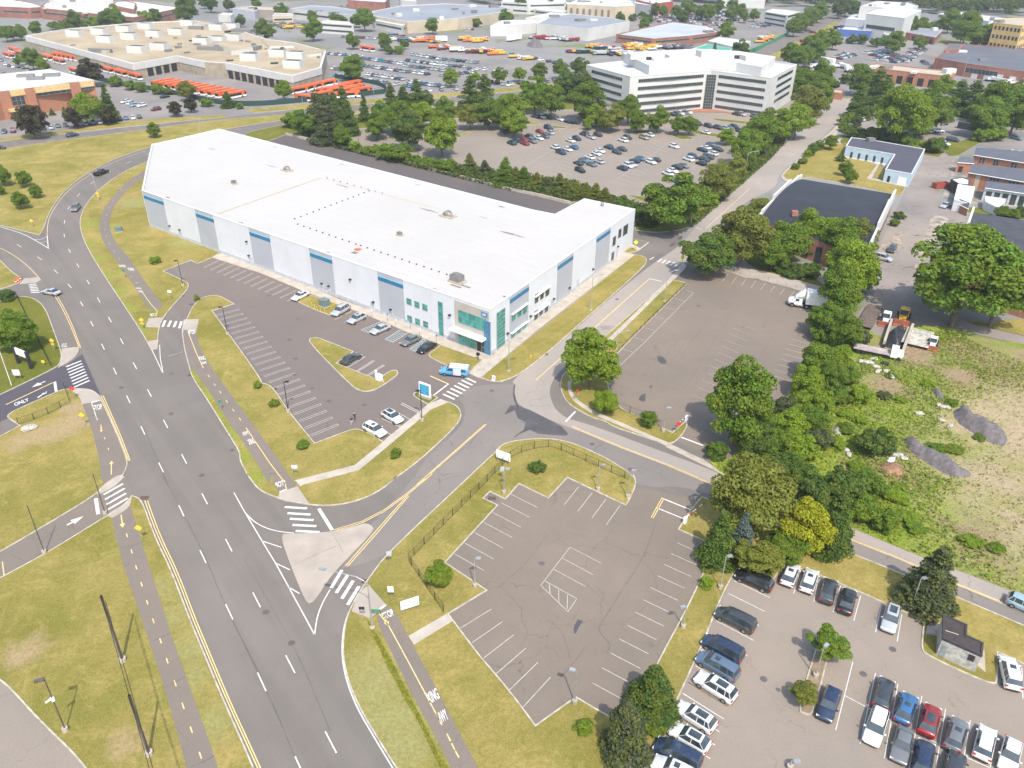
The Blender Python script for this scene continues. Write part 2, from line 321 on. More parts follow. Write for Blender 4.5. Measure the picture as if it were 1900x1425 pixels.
def open_crown(seed,n=15000,size=.033):
    r=np.random.default_rng(seed); C=[];Rd=[]
    for i in range(44):
        d=r.normal(size=3); d/=np.linalg.norm(d); k=.30+.62*r.random(); C.append((d[0]*k,d[1]*k,d[2]*k*.75)); q=.10+.13*r.random(); Rd.append((q*1.25,q*1.25,q*.75))
    return leafmesh('crown',leaves(C,Rd,n,size,seed))
PRO={'round':[round_crown(s) for s in(1,2,3,4)],'cone':[cone_crown(s) for s in(11,12)],'spruce':[cone_crown(s,13000,.05,3.4,.4) for s in(14,15)],'open':[open_crown(s) for s in(21,22)],'bush':[round_crown(s,6000,.055,24,.7) for s in(31,32,33)],'shrub':[round_crown(41,1200,.12,14,.8),round_crown(42,1200,.12,14,.8)]}
def trunkmesh(seed,hh=1.0,r0=.07,limbs=7):
    r=random.Random(seed); b=MB(); p=Vector((0,0,0)); 
    for i in range(4):
        q=p+Vector((r.uniform(-.04,.04),r.uniform(-.04,.04),hh/4)); b.bar(p,q,r0*(1-i*.17),r0*(1-(i+1)*.17),8); p=q
        if i>0:
            for k in range(limbs//3):
                a=r.random()*6.28; e=p+Vector((math.cos(a)*.5,math.sin(a)*.5,.28+.3*r.random())); mid=p.lerp(e,.5)+Vector((0,0,.06)); b.bar(p,mid,r0*.42,r0*.28,6); b.bar(mid,e,r0*.28,r0*.08,5)
    me=b.build('trunk',m_bark,link=False).data; return me
TR=[trunkmesh(s) for s in(1,2,3)]
KZ={'round':(.74,.62,1.55),'open':(.95,.7,1.5),'cone':(1.3,.45,1.0),'spruce':(1.45,.45,1.0),'bush':(.55,.35,.6),'shrub':(.6,.4,.7)}
GREEN={'mid':(.130,.215,.022),'light':(.20,.295,.022),'dark':(.085,.15,.028),'olive':(.205,.22,.04),'yellow':(.36,.36,.02),'purple':(.035,.018,.03),'blue':(.15,.22,.2),'lime':(.17,.24,.025),'grey':(.09,.11,.055)}
NT=[0]
def tree(x,y,rp,kind='round',col='mid',label=None,cat='tree',name=None,group=None,k=1.0,crop='X'):
    """crown centre (photo px), crown radius in px"""
    ox,oy,s=CR[crop]; x,y,rp=ox+x*s,oy+y*s,rp*s*(1.12 if kind not in('cone',) else 1.05)
    z=5.
    for _ in range(6):
        m=mpp((x,y),z); r=rp*m; zc,_t,_b=KZ[kind]; z=r*zc*k+(r*.28 if kind in('round','open') else 0)
    g=G((x,y),z); NT[0]+=1; i=NT[0]; nm=name or {'round':'tree','open':'tree','cone':'conifer_tree','spruce':'spruce_tree','bush':'bush','shrub':'shrub'}[kind]
    o=empty(nm,(g[0],g[1],0),0,label,cat,group)
    me=PRO[kind][i%len(PRO[kind])]; c=bpy.data.objects.new('crown',me); COL.objects.link(c); c.parent=o; c.location=(0,0,z); c.rotation_euler=(0,0,(i*2.399)%6.283)
    vz=k if kind in('cone','spruce') else .95*k
    c.scale=(r*(1+.08*math.sin(i*7)),r*(1+.08*math.cos(i*5)),r*vz)
    q=GREEN[col]; f=.88+.26*((i*37)%11)/11; c.color=(q[0]*f,q[1]*f,q[2],1)
    t=bpy.data.objects.new('trunk' if kind not in('bush','shrub') else 'stem',TR[i%3]); COL.objects.link(t); t.parent=o; t.scale=(r*.75,r*.75,z*1.02); 
    return o
# ================================================================ GROUND
ZL=[.020]
def sheet(name,s,mat,sm=True,extra=None,z=None):
    p=W(s); p=smooth(p) if sm else p
    if z is None: ZL[0]+=.002; z=ZL[0]
    b=MB(); b.poly(p,z); return tag(b.build(name,mat),kind='structure')
LZ=[0]
def lawn(s,mat=None,kerb=True,name='lawn',z=.12,sm=True,kw=.17):
    LZ[0]+=1; z+=.0004*LZ[0]
    p=W(s); p=smooth(p) if sm else p
    if area(p)<0: p=p[::-1]
    b=MB(); b.prism(p,.0,z,1,0); tag(b.build(name,[mat or m_lawn,m_kerb]),kind='structure')
    if kerb:
        q=offset(p,kw); n=len(p); k=MB(); o=offset(p,-.01)
        vs=[(x,y,z+.03) for x,y in o]+[(x,y,z+.03) for x,y in q]+[(x,y,.0) for x,y in o]+[(x,y,z-.02) for x,y in q]
        fs=[]
        for i in range(n):
            j=(i+1)%n; fs+=[(i,j,n+j,n+i),(2*n+i,2*n+j,j,i),(n+i,n+j,3*n+j,3*n+i)]
        k.add(vs,fs); tag(k.build('kerb',m_kerb),kind='structure')
def path(s,mat,z=.135,name='path',sm=True):
    p=W(s); p=smooth(p) if sm else p
    if area(p)<0: p=p[::-1]
    b=MB(); b.prism(p,.02,z); return tag(b.build(name,mat),kind='structure')
# base sheet out to the horizon
gm,gn,gb=new('open_ground'); gco=pos(gn)
c_=mix(gn,rampf(gn,noise(gn,gco,.012,5,.6,.5),.42,.58),(.19,.178,.165),(.235,.22,.205)); c_=mix(gn,rampf(gn,noise(gn,gco,.02,5,.65,.8),.56,.62),c_,(.16,.17,.06))
c_=mix(gn,math_(gn,'MULTIPLY',rampf(gn,noise(gn,gco,.3,4,.8),.5,.7),.4),c_,(.2,.19,.18)); gn.links.new(c_,gb.inputs['Base Color']); gb.inputs['Roughness'].default_value=.95
b=MB(); b.poly([(-3500,-300),(3500,-300),(3500,4500),(-3500,4500)],0); tag(b.build('ground',gm),kind='structure')
sheet('highway','X:-900,1900 -700,330 -300,285 400,226 640,188 1250,420 1600,1000 1900,1165 2300,1400 2000,1900',m_hwy,False)
sheet('road','X:-500,300 0,264 240,236 470,211 950,172 1095,157 1105,166 950,180 520,220 400,231 250,244 0,280 -500,320',m_hwy)
sheet('parking_lot','E:1200,330 1150,235 1260,-60 1480,-110 F:0,-20 1340,470 1640,600 1700,740 1440,900 1370,870 940,1150 500,1160 -50,560 E:1390,200 1240,320',m_lot,False)
sheet('parking_lot','H:640,520 1225,50 1300,20 1450,0 I:0,60 460,190 430,420 390,500 240,820 150,920 H:1500,1280 1330,1200 1170,1140 1000,1060 760,960 640,700',m_old,False)
sheet('parking_lot','X:600,222 930,198 1160,176 1300,186 1525,188 1500,215 1440,262 1330,352 1195,395 1120,372 640,285',m_park,False)
sheet('parking_lot','L:1230,430 760,1440 X:1050,1800 2300,1800 2300,1420 M:1438,900 640,560 60,410',m_park,False)
sheet('parking_lot','K:960,690 1190,560 960,430 1280,80 1190,60 L:165,30 400,-10 720,60 1020,120 1080,330 1080,470 700,1240 440,1110 245,1240 0,930',m_old,False)
sheet('street','H:90,760 66,735 300,560 940,0 C:1205,900 1270,790 1600,500 1781,345 D:340,90 480,-10 X:1545,182 1580,183 D:620,30 420,220 340,300 150,440 150,530 -100,640 -350,900 C:1230,1000 1180,1090 H:700,440 300,720 350,960 600,1030 1000,1180 1400,1330 1490,1370 M:590,255 860,370 1100,460 1438,590 1700,700 M:1600,740 1180,570 850,415 590,305 H:1400,1415 1150,1310 800,1185 560,1085 430,1040 110,905 80,820',m_street)
sheet('street','H:-150,760 90,760 80,820 110,905 430,1040 560,1085 800,1185 1150,1310 1400,1415 M:590,305 850,415 1180,570 1600,740 1600,860 860,510 560,400 H:1300,1425 900,1450 600,1260 300,1140 0,1190 F:1440,1425 K:720,400 480,460 600,260 F:1100,1425 1250,1200 1450,1050 1480,900 1400,830',m_street2)
sheet('driveway','E:-150,930 0,832 380,648 440,635 520,575 545,560 665,830 600,800 400,800 0,1010 -150,1100',m_new,False)
sheet('loading_yard','B:100,170 170,140 285,108 1000,285 1781,475 C:460,640 355,715 0,640',m_dock,False)
sheet('driveway','J:-250,640 -200,500 0,385 470,105 600,0 650,100 520,200 0,505',m_path,False)
sheet('parking_lot','J:-300,1700 -300,900 0,1000 60,1055 200,1210 400,1400 600,1700',m_park,False)
sheet('parking_lot','X:-150,235 0,213 180,178 175,150 60,120 180,112 270,160 455,200 455,210 250,226 0,262 -150,280',m_far,False)
sheet('yard','X:-100,120 0,78 110,100 180,120 320,128 430,105 600,140 720,168 735,172 500,203 300,165 120,125 -100,135',m_far,False)
sheet('parking_lot','X:590,100 640,82 760,60 920,100 1100,115 1160,160 960,168 740,180 600,150',m_far,False)
sheet('highway','X:1350,125 1410,95 1500,40 1545,15 1590,15 1560,40 1490,90 1440,120',m_hwy)
sheet('parking_lot','X:1455,110 1530,80 1720,85 1760,110 1700,150 1470,150',m_far,False)
sheet('parking_lot','X:1150,60 1200,8 1420,30 1440,55 1380,80',m_far,False)
sheet('parking_lot','X:1585,235 1660,200 1760,225 1950,240 1950,300 1820,270 1740,275 1700,250 1600,250',m_far,False)
sheet('lane','X:1380,172 1470,180 1580,178 1640,190 1900,230 1900,222 1650,180 1560,168 1400,160',m_far)
# ---- lawns
lawn('J:590,165 640,105 690,120 750,295 840,480 918,690 1000,885 1085,1090 1235,1425 1300,1600 520,1600 400,1400 200,1210 60,1055 0,1000 -200,870 -200,610 0,505 240,375 530,195')
lawn('E:-120,1165 0,1105 130,1035 50,985 48,965 100,932 250,865 400,800 430,793 520,788 600,795 655,830 675,870 720,960 790,1120 850,1268 835,1330 790,1400 700,1425 J:470,100 240,240 0,380 -200,495')
lawn('E:-150,830 -150,180 0,215 110,182 180,180 250,205 305,262 345,370 385,480 412,560 405,610 380,650 0,832 -120,890',m_lush)
lawn('A:-80,900 0,930 60,1000 150,1062 130,1090 0,1132 -100,1140')
lawn('A:-300,650 -300,225 0,206 430,142 880,88 1330,22 1781,-18 X:700,205 950,181 1090,170 1090,172 950,183 700,208 530,222 A:1530,62 1300,115 1000,188 880,222 760,268 620,338 500,418 420,488 360,568 320,638 290,735 262,772 150,745 0,706')
lawn('A:975,285 850,335 720,415 620,500 548,600 522,690 545,790 600,900 700,1060 800,1210 940,1422 1000,1532 1038,1520 1045,1487 1050,1397 1080,1317 1150,1232 1215,1162 1250,1117 1245,1087 1160,1047 1080,1010 1260,940 1300,960 1340,950 1470,888 1500,760 1300,600 1100,300 1060,240')
lawn('E:1240,320 1260,270 1300,210 1370,175 1440,172 1500,200 1550,230 1405,275 1735,735 1727,752 1775,762 1820,800 1902,930 2082,1150 F:700,1065 760,1053 830,1080 930,1140 1220,900 1310,862 1370,880 1430,910 1452,970 1420,1030 1300,1150 1130,1300 950,1425 K:770,-5 680,78 560,133 440,156 330,153 200,128 100,92 60,60 20,0 E:1655,1400 1582,1270 1585,1215 1520,1110 1360,850 1270,720 1250,650 1215,520 1200,400 1228,335')
lawn('K:515,665 495,730 482,850 500,980 560,1130 650,1280 740,1425 860,1600 X:1130,1600 L:770,1440 800,1370 880,1210 960,1040 1060,820 1150,590 1210,480 M:60,440 205,515 230,515 262,432 440,490 640,575 950,712 935,845 960,880 1220,1000 1295,1022 1310,1010 1312,868 1438,925 1700,1050 1700,850 1438,735 860,490 570,372 L:1050,110 990,180 935,270 1060,325 1070,450 1020,560 940,720 865,855 685,1215 590,1170 440,1080 245,1218 120,1050 0,910 K:1150,880 1000,680 1188,565 985,430 1240,152 1170,118 1200,88 1275,125 L:165,50 308,120 400,20 685,155 720,90 735,40 720,0 H:870,1370 800,1310 620,1210 450,1140 300,1115 100,1130 0,1160 F:1680,1200 1570,1300 1440,1425 K:700,385 615,500 560,580',m_lawn)
lawn('C:880,972 940,982 968,1005 945,1055 620,1345 H:590,300 300,560 130,690 60,725 0,742 F:1720,745 1640,742 1570,718 1785,540 H:20,590',m_lawn2)
lawn('C:770,978 800,950 860,922 925,935 890,955 840,962',m_lawn2)
lawn('F:1310,500 1590,600 1490,690 1440,672 1340,635 1235,582 1226,560')
lawn('F:440,168 640,235 590,305 570,305 375,225 364,207')
lawn('F:435,485 445,457 490,449 560,475 735,545 622,622 930,745 912,712 985,667 1020,668 1032,690 1010,715 890,795 820,813 765,802 715,770')
lawn('F:1125,840 1132,818 1180,800 1292,850 1227,896',m_lush)
lawn('H:1110,72 1160,74 1225,92 1228,100 770,548 735,620 700,700 710,800 780,920 920,975 1060,1045 1130,1080 1220,1003 1238,1035 1165,1140 1090,1162 900,1095 740,1045 680,1000 600,985 450,900 400,830 388,760 402,700 440,670 700,430')
lawn('X:440,263 452,247 530,231 640,214 960,187 1088,176 1100,188 1190,192 1150,200 930,209 760,232 655,240 640,262 531,250 500,262',m_lush)
lawn('B:285,108 1000,285 1781,475 C:450,636 550,600 885,680 882,810 1000,827 1130,820 1230,797 1290,765 1781,340 D:320,90 430,10 X:1530,186 1478,215 1440,262 1395,300 1330,345 1195,382 1135,360 1065,338 986,326 920,316 850,308 812,304 756,299 690,279 645,274 648,250',m_lush,kw=.2)
lawn('D:175,440 460,235 610,240 640,300 860,400 1010,520 960,585 700,520 350,460 260,490 205,470',m_lawn2,kw=.1)
lawn('D:1250,285 1330,232 1460,195 1540,205 1440,260 1350,318 1290,322',m_lush,False)
lawn('X:1552,262 1600,238 1640,258 1780,262 1740,292 1620,270 1570,272',m_lush,False)
lawn('X:455,205 470,201 720,182 960,162 1100,148 1100,156 950,170 700,192 470,209',m_lawn,False)
lawn('X:-100,274 0,256 120,243 260,222 420,213 420,218 250,233 0,262 -100,280',m_lawn,False)
lawn('X:1420,122 1500,85 1560,42 1548,40 1480,78 1410,112',m_lawn,False)
lawn('X:740,240 760,232 800,232 790,242 750,250',m_lush)
lawn('X:843,262 900,232 1010,232 950,215 870,240',m_lawn)
lawn('C:860,160 900,148 980,155 985,168 900,175',m_lush); lawn('C:1120,185 1180,178 1260,195 1270,210 1190,210',m_lush)
lawn('C:330,120 430,130 430,140 340,135',m_lush); lawn('C:830,575 960,590 1100,640 1060,660 900,610',m_lush)
lawn('C:1400,70 1500,80 1680,100 1660,112 1480,95 1400,80',m_lush); lawn('C:1120,110 1250,140 1550,200 1530,215 1240,165 1110,125',m_lush)
lawn('M:425,850 490,880 420,1165 385,1172 350,1155 345,1110 ',plain('mulch',(.26,.19,.12),.95),name='planted_bed')
# ---- paths & slabs
path('J:540,205 560,290 600,450 700,740 800,1040 900,1400 940,1560 1095,1560 1050,1400 980,1200 900,980 830,780 770,590 700,370 660,240 632,160',m_path)
path('E:540,880 585,990 630,1140 665,1300 668,1415 735,1420 822,1360 838,1270 780,1120 708,960 660,868',m_path)
path('A:975,335 850,410 760,500 690,590 655,680 665,780 720,880 790,970 870,1080 930,1180 990,1268 1045,1265 1085,1240 1010,1150 930,1040 860,930 790,850 735,770 722,690 745,600 800,520 880,440 985,375',m_path)
path('E:1200,403 1215,520 1250,640 1290,680 1400,830 1500,1000 1600,1130 1700,1290 1780,1425 K:145,0 150,50 180,92 265,58 240,0 F:350,1425 160,1150 0,935 E:1500,790 1400,660 1310,500 1295,403',m_path)
path('K:640,700 700,820 780,980 850,1120 950,1300 1010,1425 1060,1560 1200,1560 1140,1425 1060,1270 960,1080 880,930 800,780 738,660 700,640',m_path)
path('K:485,80 500,45 560,5 600,0 J:600,0',m_isl) if 0 else None
path('E:960,385 985,325 1078,320 1052,386',m_isl,.14,sm=False); path('E:1215,335 1315,330 1300,405 1202,403',m_isl,.14,sm=False); path('E:975,480 1040,468 1044,528 1000,532',m_isl,.14)
path('J:470,100 480,72 560,12 590,5 605,15 560,60 505,90',m_isl,.14); path('J:520,205 530,190 600,150 640,108 632,165 545,215',m_isl,.14)
path('K:180,90 268,62 328,152 200,130 172,120',m_isl,.14,sm=False); path('K:612,540 700,640 620,702 530,668 560,580',m_isl,.14,sm=False)
path('E:405,612 410,525 520,515 525,545 480,600 385,652',m_isl,.14); path('E:520,788 600,793 650,825 662,870 545,895 530,850 480,805',m_isl,.14)
path('A:160,1060 260,1050 272,1070 240,1088 130,1095',m_isl,.14)
path('K:805,788 990,680 1020,715 832,830',m_walk,.14,'walkway',False)
path('F:345,1398 740,1298 960,1118 1225,895 1310,860 1362,880 1245,930 1000,1140 770,1330 405,1425 K:280,62 262,38',m_walk,.14,'walkway',False)
path('K:200,292 430,285 560,250 600,240 628,252 640,275 510,410 425,500 350,620 320,628 297,605 185,318',m_isl,.14,'traffic_island')
path('A:1400,920 1470,888 B:0,915 F:640,200 1640,540 1655,575 H:0,470 C:180,1400 770,940 862,900 925,935 900,948 860,922 790,950 880,972 C:300,1425 F:1785,540 1565,720 1495,690 1590,600 1310,500 1150,440 830,308 640,235 440,160 110,22 B:0,985',m_walk,.139,'pavement',False)
path('H:1200,-40 1235,-20 1160,50 715,492 600,600 500,690 452,760 478,840 545,895 650,955 770,1005 1000,1105 1110,1150 1090,1168 985,1120 750,1022 630,972 525,912 455,850 430,760 470,680 570,590 690,480 1125,52',m_walk,.14,'pavement')
path('H:1110,1150 1345,1262 1500,1372 1330,1290 1085,1172',m_conc,.05,'driveway_apron',False)
path('C:1460,1070 1480,1035 1781,1095 D:200,1120 440,1185 430,1245 0,1130 C:1600,1120',m_isl,.14,'pavement',False)
path('D:170,440 340,300 500,165 620,35 640,60 520,185 600,225 600,242 460,238 205,440 215,470 270,492 250,500 185,480',m_conc,.10,'pavement')
path('D:665,318 690,318 800,365 810,345 900,370 860,395 828,368 775,468 835,478 1020,515 1010,528 740,470 808,380',m_walk,.15,'walkway',False)
# field on the right
m_field,fn,fb=new('overgrown_field'); fco=pos(fn)
w1=mix(fn,rampf(fn,noise(fn,fco,.09,5,.65,.6),.4,.6),(.31,.36,.04),(.20,.28,.03)); w1=mix(fn,rampf(fn,noise(fn,fco,.16,5,.7,.5),.56,.68),w1,(.33,.31,.13))
d1_=mix(fn,rampf(fn,noise(fn,fco,.12,6,.7,.6),.4,.62),(.50,.38,.245),(.40,.34,.15)); d1_=mix(fn,rampf(fn,noise(fn,fco,.35,5,.75),.6,.7),d1_,(.24,.19,.13))
cc=mix(fn,patches(fn,fco,[('I:1950,1150',19),('X:2000,960',21),('X:2010,800',20),('I:1750,1420',9),('I:1781,680',6),('M:1250,200',6),('X:2080,1060',13)],8,20,.05),w1,d1_)
cc=mix(fn,patches(fn,fco,[('I:840,760',4),('I:1050,560',6),('I:1350,700',5),('I:1450,560',7),('I:1600,640',8),('I:930,1330',4),('I:800,700',2.5),('M:1230,320',3)],4,14,.16),cc,(.36,.25,.16))
cc=mix(fn,math_(fn,'MULTIPLY',rampf(fn,noise(fn,fco,.6,6,.8),.48,.68),.4),cc,(.09,.12,.02)); cc=mix(fn,math_(fn,'MULTIPLY',rampf(fn,noise(fn,fco,5,4,.8),.5,.72),.35),cc,(.55,.5,.3))
fn.links.new(cc,fb.inputs['Base Color']); fb.inputs['Roughness'].default_value=1; fb.inputs['Specular IOR Level'].default_value=.05; bump(fn,fb,noise(fn,fco,1.5,6,.8),1,.5)
ZL[0]=.06
sheet('field','H:1345,1170 1390,1300 1490,1370 M:590,255 860,370 1100,460 1438,590 1800,740 X:2400,1250 2300,620 I:1781,520 1300,390 1100,365 800,420 620,340 I:430,175 425,400 390,490 240,800 150,920 H:1500,1260',m_field)
sheet('lawn','D:-60,800 100,860 280,1050 500,1200 440,1185 0,1068 C:1590,990 1470,1040 1450,900',m_lush)
sheet('alley','D:1120,285 1250,300 1345,325 1295,430 1205,560 1245,640 1395,720 1290,1100 1080,1200 I:1140,250 1500,380 1900,470 1900,520 1500,440 1300,370 1020,375 820,440 640,330 760,200 840,60 D:800,1150 780,1000 830,900 950,650 1000,540',m_alley,False)
sheet('gravel_strip','D:1175,712 1290,720 1250,800 1190,940 1055,1065 1090,930',plain('pale_gravel',(.36,.30,.235),1,0,.3,.4))
sheet('gravel_strip','D:960,820 1000,860 930,960 850,1000 790,990 840,900',plain('dusty_ground',(.33,.275,.21),1,0,.3,.5))
sheet('yard','D:1300,330 1360,320 1781,560 1781,660 1420,640 1290,600 1230,600 1300,470',plain('dusty_yard',(.30,.265,.22),1,0,.3,.2))
sheet('lawn','D:1290,650 1781,680 1781,740 1640,720 1420,690 1330,690',m_lush); sheet('lawn','I:1400,330 1560,360 1670,330 1781,330 1781,440 1500,370',m_lawn)
# stains
def blob(s,mat=None,name='tar_patch'): sheet(name,s,mat or m_tar,sm=len(s.split())<8,z=.0535)
blob('H:20,960 60,900 110,900 190,930 300,985 400,1040 445,1090 430,1100 330,1095 240,1085 190,1060 120,1090 80,1120 100,1095 150,1060 160,1010 110,985 90,930 50,950')
blob('H:1028,575 1060,575 1095,600 1088,625 1060,625 1035,605'); blob('H:905,855 930,825 955,820 950,875 920,870'); blob('H:975,770 1000,768 990,790'); blob('K:240,815 250,808 252,818 242,822')
blob('H:82,765 95,760 85,820 115,905 100,905 75,840'); blob('L:430,740 450,705 475,712 455,740 440,775 430,770'); blob('C:1110,905 1150,890 1145,910 1115,920'); blob('C:1165,860 1195,845 1200,865 1175,872'); blob('C:1045,975 1075,960 1060,972 1000,1005'); blob('D:1070,720 1130,710 1150,740 1110,790 1080,770',plain('dark_soil_stain',(.12,.10,.085),1))
for s in ('E:1132,690','E:1333,1362','E:1535,1195','E:1465,755','K:238,820','M:175,995','M:658,970','M:800,850','F:175,175','F:368,327','F:310,465','F:350,590','F:345,697','F:460,785','F:570,870','F:805,897','F:1648,803','H:765,198','L:275,433','E:802,782','E:1130,955','C:1210,890','J:205,820','J:1290,670','H:600,1155','H:1305,242'):
    x,y=W(s)[0]; r=.42; b=MB(); n=16
    b.add([(x+r*math.cos(6.283*i/n),y+r*math.sin(6.283*i/n),.057) for i in range(n)]+[(x+r*.8*math.cos(6.283*i/n),y+r*.8*math.sin(6.283*i/n),.062) for i in range(n)],[(i,(i+1)%n,n+(i+1)%n,n+i) for i in range(n)]+[tuple(range(n,2*n))])
    tag(b.build('manhole_cover',plain('cast_iron',(.11,.095,.09),.8) if 'cast_iron' not in bpy.data.materials else bpy.data.materials['cast_iron']),kind='structure')
m_seam=plain('crack_sealant',(.105,.098,.095),.85,0,.2,1)
sb=MB()
for s_,w_ in (('E:905,935 1000,1165 1110,1425',.06),('J:785,0 870,155 985,375 1095,645 1200,855 1270,985',.07),('K:0,808 80,975 150,1122 250,1362 280,1440',.07),('K:0,395 110,590 250,835 345,1050 430,1260',.05),('E:427,790 380,700 520,1000',.0),('E:840,770 900,1000',.0),
 ('J:585,362 640,350 690,336',.09),('J:720,822 770,800 825,776',.09),('J:797,1038 850,1012 900,986',.1),('J:925,1425 985,1400 1042,1368',.12),('E:585,975 640,965 700,985',.08),('E:635,1150 700,1135 760,1130',.08),
 ('L:300,295 262,350 215,415 160,470 110,510 75,548 0,560',.06),('L:625,262 590,310 540,345 495,400 490,450',.05),('L:832,222 815,280 795,335 768,400 735,455 700,510 650,585 615,645 575,705 545,757 580,795 610,830 590,870',.07),('L:330,270 370,330 400,350 470,345 545,360',.04),('L:560,330 640,350 700,385 760,415 820,480 835,560',.04),('L:180,640 175,710 215,770 165,845',.05),('L:290,705 350,735 385,790 400,850 415,900',.04),('L:490,835 450,890 400,950 370,985',.06),('L:335,620 260,725',.04),('L:445,490 520,560 600,640',.04),('L:465,645 430,700 395,740',.05),('L:75,548 130,600 180,660',.04),
 ('H:1080,640 1000,770 1180,800',.05),('H:1250,420 1170,560 1100,640',.05),('H:1380,330 1290,430 1180,600',.04),('H:1600,230 1500,330 1420,450 1330,600 1260,720 1200,800',.05),('I:240,600 330,480 420,380',.0),('H:200,620 110,690 60,750',.05),('F:1320,1290 1450,1200 1560,1080 1640,960',.06),('F:1480,1190 1530,1120',.12),('H:560,1240 640,1190',.05),
 ('J:150,300 200,330 230,300 290,260',.07),('J:190,352 150,305',.06),('J:30,375 75,400 115,420',.06),('J:300,240 360,265 340,225',.06),('F:0,300 180,330 400,400',.0),('F:900,330 1000,480 1150,620',.0),('K:430,285 455,320 490,385',.05),('K:240,450 350,395 455,352',.06)):
    if w_: 
        p_=smooth(W(s_),False,2,120); zz=.1452 if s_.startswith(('J:585','J:720','J:797','J:925')) or s_[:5] in('E:585','E:635') or s_[:7] in('K:240,4','K:430,2') else .0545
        for i in range(len(p_)-1): sb.line(p_[i],p_[i+1],w_*.85*(.6+.7*((i*7)%5)/5),zz)
tag(sb.build('crack_sealant_lines',m_seam),kind='structure')
blob('D:850,1200 900,1140 1010,1150 1060,1220 1120,1290 1010,1290 960,1330 900,1320 830,1290',plain('dark_soil',(.11,.095,.09),1,0,.5,.8)); blob('I:1030,350 1200,300 1400,340 1500,370 1450,400 1300,360 1150,360',plain('dark_soil_b',(.15,.13,.13),1,0,.5,.8))
# ---- painted markings
mw,my,mfnt,mbl=MB(),MB(),MB(),MB(); ZM=.0565; ZP=.1450
def pl(s,wd=.12,z=ZM,b=None,closed=False,sm=False):
    b=b or mw; p=W(s)
    if sm: p=smooth(p,False,2,80)
    for i in range(len(p)-(0 if closed else 1)): b.line(p[i],p[(i+1)%len(p)],wd,z+.0002*(i%2))
def lerp(a,b,t): return (a[0]+(b[0]-a[0])*t,a[1]+(b[1]-a[1])*t)
def rows(s,n,wd=.11,b=None,hair=0,z=ZM):
    """base0 base1 tip0 tip1 -> n lines between"""
    b=b or mw; a0,a1,t0,t1=W(s)
    for i in range(n):
        t=i/(n-1); p,q=lerp(a0,a1,t),lerp(t0,t1,t)
        if not hair: b.line(p,q,wd,z)
        else:
            dx,dy=a1[0]-a0[0],a1[1]-a0[1]; L=math.hypot(dx,dy); dx*=hair/L/2; dy*=hair/L/2
            b.line((p[0]-dx,p[1]-dy),(q[0]-dx,q[1]-dy),wd,z); b.line((p[0]+dx,p[1]+dy),(q[0]+dx,q[1]+dy),wd,z); b.line((q[0]-dx,q[1]-dy),(q[0]+dx,q[1]+dy),wd,z+.0003)
def dashes(s,L=3.05,wd=.15,b=None,z=ZM):
    b=b or mw; p=W(s)
    for i,c in enumerate(p):
        a=p[max(i-1,0)]; e=p[min(i+1,len(p)-1)]; d=math.hypot(e[0]-a[0],e[1]-a[1]); ux,uy=(e[0]-a[0])/d*L/2,(e[1]-a[1])/d*L/2
        b.line((c[0]-ux,c[1]-uy),(c[0]+ux,c[1]+uy),wd,z)
dashes('A:990,230 850,290 720,355 610,425 520,505 455,590 427,683 425,773 460,875 515,972 E:583,85 653,203 727,333 806,476 892,637 988,818 1095,1022 1217,1253 J:993,120 1110,345 1245,610 K:232,922 428,1300')
dashes('A:127,842 262,925 370,1012 E:461,110 540,228 608,360 681,512 760,672 849,860 945,1065 1065,1310 J:880,178 985,400 1112,668 1270,1008 K:280,1425')
dashes('A:130,175 345,145 575,115 785,95 1000,70 1200,48 X:430,215 560,204 700,192 830,182'); dashes('X:440,240 530,231 620,221 800,205')
pl('A:960,293 840,348 720,425 625,510 560,600 538,690 560,790 615,900 715,1060 815,1210 950,1422 1005,1530 1075,1680',.13,sm=True); pl('E:1055,500 1060,590 1078,682',.13)
pl('A:0,716 150,760 250,815 325,862',.2,sm=True); pl('A:312,775 320,862',.2); pl('A:225,800 270,800 305,785',.2); pl('A:262,825 310,812',.15)
pl('A:960,215 880,240 765,282 625,352 505,432 425,502 368,580 330,645 315,700 312,775',.13,b=my,sm=True); pl('A:0,856 60,885 130,930 210,1000 272,1070',.13,b=my,sm=True)
pl('E:365,180 405,245 462,360 525,520',.12,b=my,sm=True); pl('E:380,180 420,245 475,360 534,520',.12,b=my,sm=True)
pl('E:668,835 720,950 790,1110 850,1265',.12,b=my,sm=True); pl('E:682,835 733,950 803,1110 860,1265',.12,b=my,sm=True)
pl('J:703,130 762,295 852,480 930,690 1012,885 1097,1090 1250,1425 1300,1540',.12,b=my,sm=True); pl('J:716,130 775,295 865,480 943,690 1025,885 1110,1090 1264,1425 1314,1540',.12,b=my,sm=True)
pl('J:1135,90 K:0,165 95,325 160,432 225,550 350,780',.15); pl('K:350,780 360,700 385,630 425,560',.15,sm=True); pl('K:95,325 190,356',.15); pl('K:160,432 230,465',.15); pl('K:225,550 277,580',.15)
pl('K:15,190 60,235 120,265 180,280 250,286',.15,sm=True); pl('K:517,665 492,735 480,850 496,980 552,1130 643,1285 728,1425 760,1480',.15,sm=True)
for s in('205,160 313,167','218,190 330,197','230,217 345,224','243,247 358,253','258,276 373,282','430,553 483,465','455,577 510,490','482,605 537,517','510,635 565,545'): pl('K:'+s,.45)
pl('K:370,168 435,272',.5); 
for s in('1075,380 1093,338','1112,380 1130,340','1150,383 1165,343','1185,390 1200,345'): pl('E:'+s,.5)
def bars(a,b,n,wd=.4):
    p0,p1=W(a); q0,q1=W(b)
    for i in range(n): t=i/(n-1); mw.line(lerp(p0,q0,t),lerp(p1,q1,t),wd,ZM)
